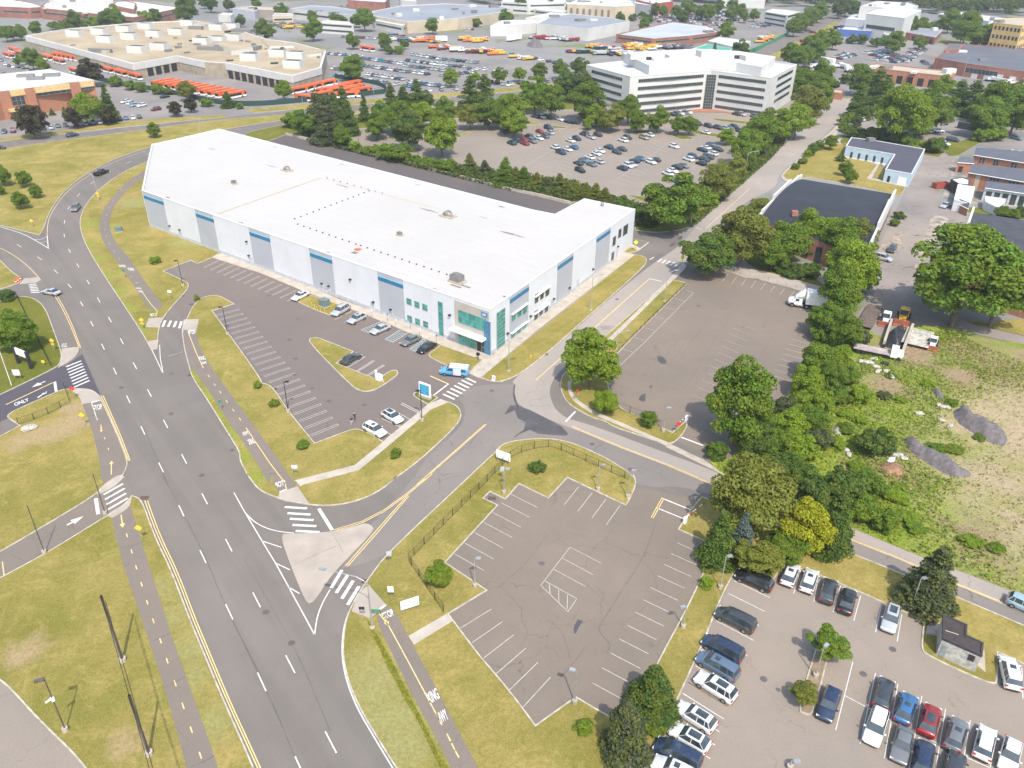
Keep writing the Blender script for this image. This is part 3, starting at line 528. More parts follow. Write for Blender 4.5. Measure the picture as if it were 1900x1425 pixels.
bars('E:437,645 537,605','E:490,780 592,735',8); bars('A:190,1100 240,1095','A:205,1150 265,1150',6); bars('J:503,100 597,47','J:525,172 620,117',4); bars('F:1472,715 1542,748','F:1325,825 1402,860',7,.42)
bars('C:1035,1020 1060,1000','C:1145,1050 1175,1028',5,.45); pl('C:980,1005 1010,988',.3); pl('C:915,935 975,890',.25); pl('C:870,868 960,885',.12,b=my); pl('C:1285,792 1325,805',.25)
pl('H:232,730 980,62',.16,b=my); pl('H:980,62 1060,80',.3); pl('F:1240,705 1358,757',.25,b=my); pl('F:1362,757 1265,832',.3); pl('H:490,940 425,1008',.35)
for o in(0,8): pl('H:%d,%d 560,%d 800,%d 1100,%d 1400,%d'%(470,1035+o,1075+o,1175+o,1290+o,1420+o),.12,b=my); pl('M:%d,%d 850,%d 1100,%d 1438,%d 1700,%d'%(560,300+o*.7,415+o*.7,528+o*.7,662+o*.7,770+o*.7),.12,b=my)
pl('C:1350,800 1500,665 1640,535',.12,b=my); pl('K:440,278 580,237 690,180 800,100 920,0 F:1160,1425 1612,1025',.12,b=my); pl('K:440,271 578,230 688,173 796,95 912,0 F:1150,1425 1602,1025',.12,b=my)
pl('K:500,445 640,285 800,103',.12,b=my); pl('K:510,448 650,290 808,105',.12,b=my)
pl('E:40,895 365,742',.2,b=my); pl('E:362,742 372,808',.45); pl('J:465,118 477,195',.5); pl('J:12,425 20,490',.12,b=my)
pl('H:1188,1110 1335,1165',.35); pl('L:858,115 805,212',.12,b=my); pl('L:868,118 815,214',.12,b=my); pl('L:860,118 1000,175',.25); pl('L:835,165 975,222',.2); pl('E:1110,575 1210,545',.12,b=mfnt)
def arrow(s,hl=.9,wd=.16,z=ZM,b=None):
    a,c=W(s); b=b or mw; dx,dy=c[0]-a[0],c[1]-a[1]; L=math.hypot(dx,dy); dx/=L;dy/=L; m=(c[0]-dx*hl,c[1]-dy*hl)
    b.line(a,m,wd,z); b.add([(m[0]-dy*hl*.4,m[1]+dx*hl*.4,z),(m[0]+dy*hl*.4,m[1]-dx*hl*.4,z),(c[0],c[1],z)],[(0,1,2)])
arrow('E:300,740 210,780',1.6,.25); arrow('J:325,248 405,205',1.6,.3); pl('E:248,850 285,825 305,808',.3,sm=True); arrow('E:283,830 312,803',1.0,.3)
# path stripes
dashes('J:617,300 640,378 662,455 688,538 715,625 745,715 780,812 812,908 851,1018 889,1127 929,1243 973,1367',.9,.13,my,ZP); arrow('J:588,200 597,262',.9,.15,ZP,my); arrow('E:737,1360 738,1270',.8,.13,ZP,my); arrow('E:668,1030 672,1078',.6,.13,ZP,my)
dashes('E:638,985 693,1120 718,1190',.7,.11,my,ZP); dashes('E:1380,708 1420,765 1457,815 1500,877 1543,935 1587,993',.9,.13,my,ZP)
pl('E:1247,425 1300,560 1345,655',.12,ZP,my); pl('E:1627,1050 1781,1280 F:270,1400 K:215,75',.12,ZP,my); pl('K:180,90 215,75',.3,ZP); pl('K:655,668 710,740 800,905 968,1220',.12,ZP,my); dashes('K:1000,1280 1023,1327 1040,1360',1.,.13,my,ZP)
arrow('K:685,690 708,742',.8,.15,ZP,my); pl('K:652,668 695,638',.3,ZP); pl('E:605,885 645,1000',.12,ZP); pl('E:605,885 665,868',.3,ZP); pl('E:1247,425 1246,408 1292,402',.2,ZP)
pl('A:930,1135 990,1220 1040,1275',.12,ZP,my); pl('A:1040,1275 1035,1305',.12,ZP,my)
dashes('A:800,470 770,505 745,545 722,590 705,640 695,690 695,735 702,780 725,830 755,880 790,930 825,985 870,1050 905,1090',.9,.12,mfnt,ZP)
# parking rows
rows('E:1430,305 F:450,1100 E:1580,265 F:632,1027',22,.11,mfnt,hair=.5); rows('A:1455,935 B:408,1155 A:1350,985 B:300,1207',13,.11,mfnt,hair=.45)
for s in('720,280 605,332','830,320 725,375'): pl('F:'+s,.1,b=mfnt)
for s in('290,90 120,183','250,185 205,215','460,150 290,247','690,240 530,345','1100,440 945,512'): pl('N:'+s,.1,b=mfnt)
for s in('380,285 455,315 665,180 595,195','620,380 700,410 860,310 770,285','870,480 945,512 1045,420 1010,375'):
    pl('N:'+s,.1,b=mbl,closed=True); p=W('N:'+s)
    for i in range(1,9):
        t=i/9; mbl.line(lerp(p[0],p[3],t),lerp(p[1],p[2],max(0,t-.06)),.09,ZM)
for s in('230,660 410,550','325,705 505,590','420,755 605,635'): rows('N:%s %s %s %s'%(s.split()[0],'%d,%d'%(int(s.split()[0].split(',')[0])+14,int(s.split()[0].split(',')[1])+6),s.split()[1],'%d,%d'%(int(s.split()[1].split(',')[0])+14,int(s.split()[1].split(',')[1])+6)),2,.1,mw)
for s in('1045,890 1170,955','1052,882 1178,946','920,985 1055,1050','928,977 1062,1042','1050,960 1120,1000','940,1070 992,1100'): pl('F:'+s,.1)
for s in('1145,190 1210,212','1085,252 1145,268','1015,315 1085,330','945,385 1015,403','880,450 945,470','805,527 870,548','1225,140 1270,155'): pl('H:'+s,.1,b=mfnt)
pl('H:1270,155 940,490 780,640',.1,b=mfnt); rows('C:1500,1100 I:265,140 C:1460,1150 I:235,180',8,.1,mfnt); rows('I:395,500 250,745 242,462 115,700',8,.1,mfnt)
rows('H:1680,400 1350,865 1545,350 1270,832',12,.07,mfnt)
rows('L:120,95 K:1030,388 L:255,163 K:1170,468',7,.1,mfnt); rows('L:455,60 655,152 383,150 587,247',4,.1,mfnt); rows('L:1060,390 670,1095 932,334 521,1014',12,.1,mfnt); rows('K:1057,748 L:185,1130 K:1207,655 L:318,985',6,.1,mfnt)
for s in('412,355 562,432','373,407 523,488','333,462 488,546','412,355 270,540','288,517 445,605 402,668 270,540','310,530 316,583','357,560 358,622','400,585 398,655'): pl('L:'+s,.09,b=mfnt)
rows('L:1208,517 985,1010 1381,600 1178,1128',8,.085); rows('L:985,1010 780,1420 1178,1128 X:1290,1490',8,.1)
for s in('355,460 320,580','440,500 418,620','548,540 512,670','645,590 612,712','745,635 717,768','845,680 822,812','607,912 524,1243','717,965 643,1308','826,1018 760,1378','942,1077 880,1430','1057,1140 1000,1480','1177,1195 1120,1520','1300,1260 1250,1560','1427,940 1432,1090','568,1075 690,1140 790,1195 905,1250 1090,1345 1438,1500'): pl('M:'+s,.09)
for s in('C:0,400 0,250 600,560 700,300','C:330,430 560,200 450,470 680,250','C:720,480 1000,210 850,520 1130,260','C:960,560 1230,310 1090,600 1370,340'): rows(s,14,.12,mfnt)
pl('C:770,470 1110,230',.12,b=mfnt); pl('C:160,385 350,270',.12,b=mfnt)
for b,nm,m in((mw,'white_road_markings',m_white),(my,'yellow_road_markings',m_yel),(mfnt,'worn_road_markings',m_faint),(mbl,'accessible_bay_markings',m_blue)): tag(b.build(nm,m),kind='structure')
# painted words: baseline start, baseline end, top-left corner (photo px)
def words(txt,s,z=ZP,mat=None,name='painted_word',parent=None,M=None,kind='structure'):
    cu=bpy.data.curves.new(name,'FONT'); cu.body=txt; cu.size=1; cu.offset=.02; t=bpy.data.objects.new(name,cu); COL.objects.link(t); bpy.context.view_layer.update()
    me=bpy.data.meshes.new_from_object(t.evaluated_get(bpy.context.evaluated_depsgraph_get())); bpy.data.objects.remove(t)
    xs=[v.co.x for v in me.vertices]; ys=[v.co.y for v in me.vertices]; x0,x1,y0,y1=min(xs),max(xs),min(ys),max(ys)
    if M is None:
        a,b_,c=W(s)
        for v in me.vertices:
            u=(v.co.x-x0)/(x1-x0); q=(v.co.y-y0)/(y1-y0); v.co=(a[0]+(b_[0]-a[0])*u+(c[0]-a[0])*q,a[1]+(b_[1]-a[1])*u+(c[1]-a[1])*q,z)
    else:
        for v in me.vertices: v.co=M((v.co.x-x0)/(x1-x0),(v.co.y-y0)/(y1-y0))
    me.materials.clear(); me.materials.append(mat or m_white); o=bpy.data.objects.new(name,me); COL.objects.link(o)
    if parent: o.parent=parent
    elif kind: tag(o,kind=kind)
    return o
words('STOP','K:690,710 740,685 672,680'); words('XING','K:908,1120 958,1090 888,1068'); words('HWY','K:960,1215 1003,1190 938,1165')
words('STOP','E:620,938 680,925 612,905'); words('STOP','E:1250,432 1295,430 1248,408'); words('XING','E:1320,605 1362,600 1308,580'); words('HWY','E:1338,632 1372,628 1330,615')
words('HWY','E:1612,1105 1650,1095 1600,1080'); words('XING','E:1650,1165 1692,1150 1632,1130'); words('STOP','K:213,55 165,70 205,30'); words('STOP','E:440,490 405,495 445,515')
words('STOP','A:1035,1310 990,1312 1038,1290'); words('XING','A:940,1130 905,1130 930,1120'); words('HWY','A:950,1155 920,1155 940,1140'); words('XING','A:835,985 790,985 830,970'); words('HWY','A:890,1010 850,1010 880,990'); words('ONLY','E:100,905 195,870 90,885',ZM)
# ================================================================ VEHICLES
def loft(b,st,mi=0,cap=True,smooth=True):
    n=len(st[0]); vs=[v for r in st for v in r]; fs=[]
    for k in range(len(st)-1):
        for i in range(n): j=(i+1)%n; fs.append((k*n+i,k*n+j,(k+1)*n+j,(k+1)*n+i))
    b.add(vs,fs,mi,smooth)
    if cap: b.add(st[0],[tuple(range(n))[::-1]],mi); b.add(st[-1],[tuple(range(n))],mi)
def ring(x,w,zb,zt,ins=.12):
    h=zt-zb; return [(x,-w*.90,zb),(x,-w,zb+h*.28),(x,-w*.985,zb+h*.62),(x,-w*.93,zt-h*.08),(x,-w*(1-ins)*.96,zt),(x,w*(1-ins)*.96,zt),(x,w*.93,zt-h*.08),(x,w*.985,zb+h*.62),(x,w,zb+h*.28),(x,w*.90,zb)]
# length, width, height, belt, hood front z, windscreen base x, roof start, roof end, rear glass base (from front=0, fractions), kind
CT={'suv':(4.65,1.86,1.68,1.06,.86,.27,.42,.86,.965),'sedan':(4.75,1.82,1.45,.93,.74,.30,.46,.72,.86),'van':(5.1,1.98,1.78,1.08,.84,.20,.36,.93,.985),
'crossover':(4.5,1.84,1.62,1.02,.82,.28,.44,.80,.95),'coupe':(4.6,1.84,1.38,.92,.72,.33,.50,.66,.84),'wagon':(4.95,1.92,1.74,1.08,.88,.26,.40,.88,.97)}
MESH={}
def carmeshes(t,lod):
    if (t,lod) in MESH: return MESH[(t,lod)]
    L,Wd,H,BT,HF,a,rs,re,rb=CT[t]; w=Wd/2; zb=.24
    X=lambda f:L*(.5-f)
    b=MB()
    prof=[(0.0,.66,HF*.66,.44),(.010,.80,HF*.82,.34),(.035,.91,HF*.92,zb),(.075,.965,HF*.965,zb),(.13,1,HF,zb),(a*.75,1,BT*.96,zb),(a,1,BT,zb),(.5,1,BT+.01,zb),(.8,1,BT+.02,zb),(rb,.985,BT+(.02 if t not in('sedan','coupe') else .0),zb),(.97,.95,BT*.97,.28),(.99,.86,BT*.86,.36),(1.0,.74,BT*.72,.44)]
    loft(b,[ring(X(f),w*k,z0,z) for f,k,z,z0 in prof])
    if lod<2:   # dark wheel arches and sills
        pass
    rw=w*.70; 
    def pan(x0,x1,z0,z1,h,ex=0):
        return b.box(x1,x0,-h,h,z0,z1)
    # roof skin
    loft(b,[[(X(f),-rw*k,z-.03),(X(f),-rw*k*.93,z),(X(f),rw*k*.93,z),(X(f),rw*k,z-.03),(X(f),rw*k,z-.06),(X(f),-rw*k,z-.06)] for f,k,z in((rs-.012,.93,H-.045),(rs+.04,.985,H-.005),((rs+re)/2,1,H),(re-.03,.97,H-.02),(re+.015,.92,H-.06))])
    # pillars
    bw=w*.90
    def pill(f0,f1,wd):
        for s in(-1,1):
            b.add([(X(f0)+wd,s*bw,BT),(X(f0)-wd,s*bw,BT),(X(f1)-wd,s*(rw+.01),H-.05),(X(f1)+wd,s*(rw+.01),H-.05)],[(0,1,2,3) if s<0 else (3,2,1,0)])
    body_extra=[(a,rs,.035),(rb-.02,re,.06)]+([(.60,.60,.04)] if t!='coupe' else [])+([(.80,.79,.04)] if t in('suv','van','wagon') else [])
    for f0,f1,wd in body_extra:
        pill(f0,f1,wd)
    body=b.build('body',m_paint,link=False).data
    g=MB(); e=.012
    lo=[(X(a)-.0,-bw+.1,BT-.01),(X(a),bw-.1,BT-.01),(X(rb),bw-.06,BT-.01),(X(rb),-bw+.06,BT-.01)]
    bwg=bw-e; rwg=rw-.0
    vs=[(X(a),-bwg,BT-.02),(X(a),bwg,BT-.02),(X(rb),bwg,BT-.02),(X(rb),-bwg,BT-.02),(X(rs),-rwg,H-.05),(X(rs),rwg,H-.05),(X(re),rwg,H-.05),(X(re),-rwg,H-.05)]
    g.add(vs,[(0,4,5,1),(1,5,6,2),(2,6,7,3),(3,7,4,0),(4,7,6,5)]); gl=g.build('windows',m_cglass,link=False).data
    wh=MB(); rr=.345 if t!='sedan' else .33; wh.bar((0,-.11,0),(0,.11,0),rr,n=14 if lod<1 else 8); wheel=wh.build('wheel',m_tyre,link=False).data
    rm=MB(); rm.bar((0,-.115,0),(0,.115,0),rr*.62,n=12); rim=rm.build('rim',m_rim,link=False).data
    hl=MB(); hl.box(-.10,.09,-.17,.17,-.06,.06); h=hl.build('headlight',m_lamp,link=False).data
    tl=MB(); tl.box(-.06,.09,-.16,.16,-.09,.09); tt=tl.build('tail_light',m_tail,link=False).data
    mi=MB(); mi.box(-.07,.07,-.11,.11,-.07,.07); mm=mi.build('wing_mirror',m_paint,link=False).data
    su=MB(); su.box(-.42,.42,-.36,.36,-.005,.012); sr=su.build('sunroof',m_cglass,link=False).data
    ra=MB()
    for s in(-1,1): ra.bar((.85,s*rw*.94,.03),(-.95,s*rw*.94,.03),.022,n=5)
    rl=ra.build('roof_rails',m_trim,link=False).data
    bp=MB(); bp.box(-.03,.03,-w*.78,w*.78,-.1,.1); bpm=bp.build('bumper_trim',m_trim,link=False).data
    r=dict(body=body,gl=gl,wheel=wheel,rim=rim,h=h,t=tt,m=mm,s=sr,rl=rl,bp=bpm,wz=rr,L=L,w=w,H=H,HF=HF,BT=BT,X=X,rs=rs,re=re,a=a,rb=rb); MESH[(t,lod)]=r; return r
def child(me,name,par,loc=(0,0,0),col=None,rz=0):
    o=bpy.data.objects.new(name,me); COL.objects.link(o); o.parent=par; o.location=loc; o.rotation_euler=(0,0,rz)
    if col: o.color=(*col,1)
    return o
PC={'white':(.72,.72,.71),'black':(.012,.012,.014),'navy':(.02,.035,.075),'grey':(.16,.165,.17),'silver':(.42,.44,.45),'charcoal':(.045,.05,.055),'blue':(.04,.14,.30),'red':(.30,.012,.015),'maroon':(.13,.012,.02),'slate blue':(.10,.15,.21),'tan':(.35,.30,.23),'dark green':(.02,.05,.045),'light blue':(.30,.42,.47),'teal blue':(.02,.20,.30),'yellow':(.70,.42,.03),'orange':(.75,.16,.03),'sky blue':(.10,.38,.65)}
KN={'suv':'suv','sedan':'sedan','van':'minivan','crossover':'hatchback','coupe':'coupe','wagon':'estate','pickup':'pickup truck'}
CARS=0
def car(p,hd,t,col,label,lod=0,group=None,sun=0,rails=0,z=.05):
    """p ground xy, hd heading angle (front along +x local)"""
    global CARS; CARS+=1
    r=carmeshes(t,lod); o=empty('parked_car',(p[0],p[1],z),hd,label,'car',group); c=PC[col]
    child(r['body'],'body',o,col=c); child(r['gl'],'windows',o)
    if lod==2: 
        for sx in(.19,.81):
            for sy in(-1,1): child(r['wheel'],'wheel',o,(r['X'](sx),sy*(r['w']-.1),r['wz']))
        return o
    for sx in(.185,.80):
        for sy in(-1,1): q=child(r['wheel'],'wheel',o,(r['X'](sx),sy*(r['w']-.10),r['wz'])); child(r['rim'],'rim',q)
    for sy in(-1,1):
        child(r['h'],'headlight',o,(r['X'](.035),sy*r['w']*.72,r['HF']*.82),rz=-sy*.25); child(r['t'],'tail_light',o,(r['X'](.985),sy*r['w']*.78,r['BT']*.82)); child(r['m'],'wing_mirror',o,(r['X'](r['a']+.05),sy*(r['w']+.07),r['BT']+.04),c)
    child(r['bp'],'bumper',o,(r['X'](.012)+.02,0,.42)); child(r['bp'],'bumper',o,(r['X'](.99)-.02,0,.42))
    if sun: s=child(r['s'],'sunroof',o,(r['X'](r['rs']+.12 if sun==1 else (r['rs']+r['re'])/2),0,r['H'])); s.scale=(.7,.9,1) if sun==1 else (1.55,1.2,1)
    if rails: child(r['rl'],'roof_rails',o,(r['X']((r['rs']+r['re'])/2),0,r['H']-.02))
    return o
def head(s): a,b=W(s); return math.atan2(b[1]-a[1],b[0]-a[0])
def at2(s): # rear,front px -> centre, heading
    a,b=W(s,.8); return ((a[0]+b[0])/2,(a[1]+b[1])/2),math.atan2(b[1]-a[1],b[0]-a[0])
GB='cars in the car park with the stone hut'
def carM(s,t,col,label,sun=0,rails=0,group=GB,lod=0,z=.05): p,h=at2(s); return car(p,h,t,col,label,lod,group,sun,rails,z)
# bottom-right car park: rear px -> front px
carM('M:200,540 60,480','wagon','black','black estate parked under the tree nearest the pole lamp on the verge',rails=1)
carM('M:290,520 320,445','crossover','white','white hatchback half under the olive tree at the top kerb',1)
carM('M:380,565 415,460','suv','white','white suv with sunroof beside a black one at the top kerb',1); carM('M:475,620 505,505','suv','charcoal','black suv next to the white suv at the top kerb',0,1)
carM('M:570,660 595,560','sedan','black','black hatchback last of the four cars at the top kerb'); carM('M:808,640 778,755','suv','silver','silver blue suv parked alone near the lamp with the concrete foot',2)
carM('L:1285,735 1145,665','van','charcoal','dark grey minivan parked alone between empty bays on the verge side',0,1)
carM('L:1228,880 1080,800','van','navy','dark navy minivan on the verge side next to a grey one',0,1); carM('L:1208,970 1050,880','van','slate blue','slate grey minivan with roof window beside the navy one',1,1); carM('L:1205,1080 1035,975','wagon','white','white suv with roof rails parked below the two dark minivans',2,1)
carM('L:1090,1215 955,1130','suv','white','white suv with twin roof windows nearest the dark round conifer',2,1); carM('L:1080,1325 905,1225','crossover','white','white coupe suv with long black glass roof',2); carM('L:1025,1400 845,1305','van','navy','dark blue grey minivan cut by the frame edge near the conifer',1,1); carM('X:1285,1445 1218,1412','suv','white','white suv only partly in the frame at the bottom edge',1)
carM('M:520,1035 465,1190','suv','navy','dark blue suv beside the planted bed with a lamp'); carM('M:742,1120 775,1000','suv','charcoal','charcoal suv nose to tail with a white suv')
carM('M:745,1145 695,1300','wagon','white','big white suv with panoramic roof behind the charcoal suv'); carM('M:845,1195 890,1070','crossover','blue','bright blue suv with a roof hatch',1,1); carM('M:865,1240 832,1375','sedan','grey','grey saloon parked behind the bright blue suv')
carM('M:965,1255 1000,1125','crossover','red','red hatchback with black glass roof',2); carM('M:940,1440 965,1310','suv','navy','dark navy suv under the red hatchback',0,1); carM('M:1090,1325 1130,1195','suv','grey','grey suv with silver roof rails between red and white cars',1,1)
carM('M:1235,1365 1265,1235','suv','white','white suv beside the grey suv with roof rails',0,1); carM('M:1390,1290 1355,1430','crossover','white','white suv last in the central row at the frame edge') ; carM('M:1085,1480 1115,1370','suv','charcoal','dark suv at the bottom edge behind the grey suv'); carM('M:1390,1040 1355,880','wagon','white','large white suv beside the stone hut enclosure',1); carM('X:1855,1500 1870,1425','suv','white','white suv just below the frame edge') if 0 else None
carM('M:1430,625 1475,645','suv','light blue','pale blue suv driving on the street past the field',group=None)
carM('M:1210,1500 1240,1425','suv','navy','dark blue car cut off by the bottom edge') if 0 else None
GW='cars in front of the white warehouse'
def cw(s,t,col,label,sun=0,rails=0,group=GW): return carM(s,t,col,label,sun,rails,group)
cw('F:422,148 340,190','sedan','white','white saloon beside the green transformer lawn',1); cw('F:695,240 600,295','wagon','silver','silver suv with roof rails next to the yellow bollards',0,1); cw('F:795,302 715,340','crossover','silver','silver hatchback second from the transformer lawn',1); cw('F:955,370 865,408','sedan','silver','silver saloon between two hatched bays'); cw('F:1155,442 1065,485','sedan','grey','grey saloon beside the black saloon at the entrance')
cw('F:1262,485 1170,535','sedan','black','black saloon nearest the entrance lawn'); cw('F:665,612 768,555','sedan','charcoal','charcoal saloon alone beside the triangular island'); cw('F:935,935 1045,1000','crossover','white','white hatchback with black roof facing the walkway',2); cw('F:805,1020 940,1090','suv','white','white suv with sunroof facing the walkway nearest the corner lawn',1)
carM('A:665,362 650,350','suv','black','x') if 0 else None
GR='vehicles on the highway'
carM('A:515,570 483,605','suv','grey','grey suv driving round the highway curve',1,0,GR); carM('A:390,1150 285,1130','coupe','silver','silver coupe turning out of the side path onto the highway',0,0,GR); carM('A:435,112 520,98','suv','navy','dark car driving on the far road along the big lawn',0,0,None); carM('A:-30,188 10,188','sedan','black','black car entering the far road at the frame edge',0,0,None)
# ---- pickup truck
def pickup(s,col,label,z=.05,group=None):
    p,h=at2(s); o=empty('pickup_truck',(p[0],p[1],z),h,label,'pickup truck',group); c=PC[col]; b=MB()
    loft(b,[ring(x,w_,z0,z1) for x,w_,z0,z1 in((2.85,.85,.45,.8),(2.75,.97,.35,1.05),(1.2,1.0,.35,1.18),(-.55,1.0,.35,1.18),(-.6,1,.35,1.18),(-.62,1,.35,.8),(-2.75,1,.35,.8),(-2.8,.97,.4,.78))])
    for sy in(-1,1): b.box(-2.8,-.6,sy*.95-.06,sy*.95+.06,.7,1.2)
    b.box(-2.85,-2.75,-.97,.97,.5,1.2); b.box(-.45,.75,-.72,.72,1.80,1.86); o2=b.build('body',m_paint,o); o2.color=(*c,1)
    g=MB(); g.add([(1.25,-.9,1.17),(1.25,.9,1.17),(-.6,.9,1.17),(-.6,-.9,1.17),(.7,-.72,1.81),(.7,.72,1.81),(-.45,.72,1.81),(-.45,-.72,1.81)],[(0,4,5,1),(1,5,6,2),(2,6,7,3),(3,7,4,0)]); g.build('windows',m_cglass,o)
    for x in(1.8,-1.8):
        for sy in(-1,1): q=MB().bar((0,-.12,0),(0,.12,0),.40,n=12).build('wheel',m_tyre,o); q.location=(x,sy*.92,.4); MB().bar((0,-.125,0),(0,.125,0),.24,n=10).build('rim',m_rim,q)
    for sy in(-1,1): MB().box(2.72,2.86,sy*.7-.15,sy*.7+.15,.8,.95).build('headlight',m_lamp,o); MB().box(-2.88,-2.8,sy*.88-.07,sy*.88+.07,.8,1.15).build('tail_light',m_tail,o)
    return o
pickup('A:632,368 702,340','black','black pickup truck on the ramp beside the tall curved lamp',group=GR); pickup('C:1215,382 1130,390','black','black pickup truck in the office car park') if 0 else None
# ---- printed van
def cargo_van():
    p,h=at2('F:1475,680 1330,665'); o=empty('delivery_van',(p[0],p[1],.05),h,'light blue delivery van with pink picture wrap and white roof by the crosswalk','van'); b=MB()
    loft(b,[ring(x,w_,.32,z1,.16) for x,w_,z1 in((2.75,.80,.85),(2.65,.93,1.05),(2.0,.98,1.22),(1.55,1.0,1.3))]); loft(b,[[(x,-1*w_,.32),(x,-1.02*w_,.9),(x,-.98*w_,1.5),(x,-.9*w_,2.02),(x,.9*w_,2.02),(x,.98*w_,1.5),(x,1.02*w_,.9),(x,1*w_,.32)] for x,w_ in((.75,.99),(0,1),(-2.2,1),(-2.7,.96))]); loft(b,[[(1.6,-1,.32),(1.6,-1,.9),(1.6,-1,1.25),(1.6,-.98,1.3),(1.6,.98,1.3),(1.6,1,1.25),(1.6,1,.9),(1.6,1,.32)],[(.76,-.99,.32),(.76,-1.01,.9),(.76,-.97,1.5),(.76,-.9,2.0),(.76,.9,2.0),(.76,.97,1.5),(.76,1.01,.9),(.76,.99,.32)]])
    bb=b.build('body',m_paint,o); bb.color=(*PC['sky blue'],1)
    loft(r:=MB(),[[(x,-.91,2.0),(x,-.8,2.08),(x,.8,2.08),(x,.91,2.0)] for x in(.9,-2.6)]); r.build('roof',m_wht,o)
    g=MB(); g.add([(1.58,-.88,1.34),(1.58,.88,1.34),(.83,.8,1.98),(.83,-.8,1.98)],[(0,1,2,3)]); g.build('windscreen',m_cglass,o)
    for sy in(-1,1):
        g=MB(); g.add([(1.4,sy*1.02,1.30),(.15,sy*1.03,1.30),(.15,sy*.96,1.85),(.85,sy*.96,1.85)],[(0,1,2,3) if sy<0 else (3,2,1,0)]); g.build('window',m_cglass,o)
        g=MB(); g.add([(0,sy*1.045,.5),(-1.4,sy*1.045,.5),(-1.4,sy*.99,1.8),(0,sy*.99,1.8)],[(0,1,2,3) if sy<0 else (3,2,1,0)]); g.build('pink_graphic',plain('pink_print',(.75,.42,.50),.4,0,.5,1.6,True,c2=(.55,.62,.85)),o)
        g=MB(); g.add([(-1.5,sy*1.045,1.25),(-2.4,sy*1.035,1.25),(-2.4,sy*.98,1.8),(-1.5,sy*.98,1.8)],[(0,1,2,3) if sy<0 else (3,2,1,0)]); g.build('window',m_cglass,o)
    for x in(1.75,-1.75):
        for sy in(-1,1): q=MB().bar((0,-.12,0),(0,.12,0),.36,n=12).build('wheel',m_tyre,o); q.location=(x,sy*.9,.36); MB().bar((0,-.13,0),(0,.13,0),.21,n=10).build('rim',m_rim,q)
    for sy in(-1,1): MB().box(2.6,2.78,sy*.68-.14,sy*.68+.14,.8,1.0).build('headlight',m_lamp,o); MB().box(-2.76,-2.68,sy*.85-.07,sy*.85+.07,.9,1.5).build('tail_light',m_tail,o)
cargo_van()
# ---- white lorry in the empty lot
def lorry():
    a,b_=W('X:1545,577 1461,565'); h=math.atan2(b_[1]-a[1],b_[0]-a[0]); o=empty('box_truck',(b_[0],b_[1],.05),h,'white articulated lorry half hidden by trees in the empty lot','truck')
    b=MB(); loft(b,[[(x,-w_,.6),(x,-w_,z*.8),(x,-w_*.8,z),(x,w_*.8,z),(x,w_,z*.8),(x,w_,.6)] for x,w_,z in((0,.75,1.5),(-.25,.95,1.75),(-1.3,1.1,1.95))]); b.box(-3.0,-1.35,-1.15,1.15,.7,2.3); loft(b,[[(x,-1.15,2.3),(x,-1.0,z),(x,1.0,z),(x,1.15,2.3)] for x,z in((-1.45,2.5),(-2.0,3.1),(-3.1,3.95),(-3.3,3.95))]); b.build('cab',m_wht,o)
    MB().add([(-1.32,-1.0,1.7),(-1.32,1.0,1.7),(-1.32,1.0,2.3),(-1.32,-1.0,2.3)],[(0,1,2,3)]).build('windscreen',m_cglass,o)
    for sy in(-1,1): MB().box(-2.3,-1.55,sy*1.165-.01,sy*1.165+.01,1.55,2.15).build('window',m_cglass,o)
    MB().box(-12.5,-3.7,-1.28,1.28,1.15,4.0).build('trailer',m_wht,o); MB().box(-12.3,-1.0,-.5,.5,.65,1.1).build('chassis',m_black,o); MB().box(-3.3,-1.7,-1.2,1.2,.45,.8).build('fuel_tank',m_galv,o)
    for x in(-.95,-4.1,-5.3,-10.6,-11.7):
        for sy in(-1,1): q=MB().bar((0,-.16,0),(0,.16,0),.5,n=14).build('wheel',m_tyre,o); q.location=(x,sy*1.02,.5); MB().bar((0,-.17,0),(0,.17,0),.28,n=10).build('rim',m_rim,q)
lorry()
# ---- office car park
ORD='first second third fourth fifth sixth seventh eighth ninth tenth eleventh twelfth thirteenth fourteenth fifteenth sixteenth seventeenth eighteenth nineteenth twentieth'.split()
hO=head('C:485,395 560,425'); tys=['sedan','suv','crossover','sedan','wagon','suv']
def olist(s,rowname,grp,crop='C',hd=None,lod=2,flip=True):
    for i,t in enumerate(s.split(' ')):
        x,y,c=t.split(','); c=c.replace('_',' '); ty=tys[(i*5+int(float(x)))%6]; p=W('%s:%s,%s'%(crop,x,y),.7)[0]
        car(p,(hO if hd is None else hd)+(math.pi if flip and (i*7)%3==0 else 0),ty,c,'%s %s, %s from the highway side, %s'%(c,KN[ty],ORD[i%20],rowname),lod,grp)
GO='cars in the office car park'
olist('70,230,dark_green 106,213,navy 152,208,red 182,187,charcoal 206,218,grey 251,198,white 290,186,slate_blue','red car row of the office lot',GO); olist('156,232,red 256,155,red 312,131,navy 322,163,silver 388,73,white 158,88,navy','loose far corner of office lot',GO)
olist('356,260,white 395,292,navy 440,272,white 480,257,blue 460,215,white 499,201,navy 550,172,charcoal 595,192,silver 640,175,charcoal','second cluster of office lot',GO)
olist('510,362,charcoal 522,410,black 545,344,slate_blue 585,324,white 598,371,slate_blue 632,300,white 648,352,silver 655,282,white','third cluster of office lot',GO)
olist('710,257,navy 765,290,charcoal 800,270,charcoal 805,212,white 834,195,charcoal 945,195,tan 980,178,white','fourth cluster of office lot',GO)
olist('800,397,navy 840,380,white 866,372,silver 885,347,navy 922,333,slate_blue 990,356,white 1020,340,charcoal','fifth cluster of office lot',GO)
olist('1100,432,white 1135,413,white 1143,253,white 1150,478,teal_blue 1165,390,black 1205,380,grey 1240,338,white 1268,320,navy','cluster near the big round tree',GO)
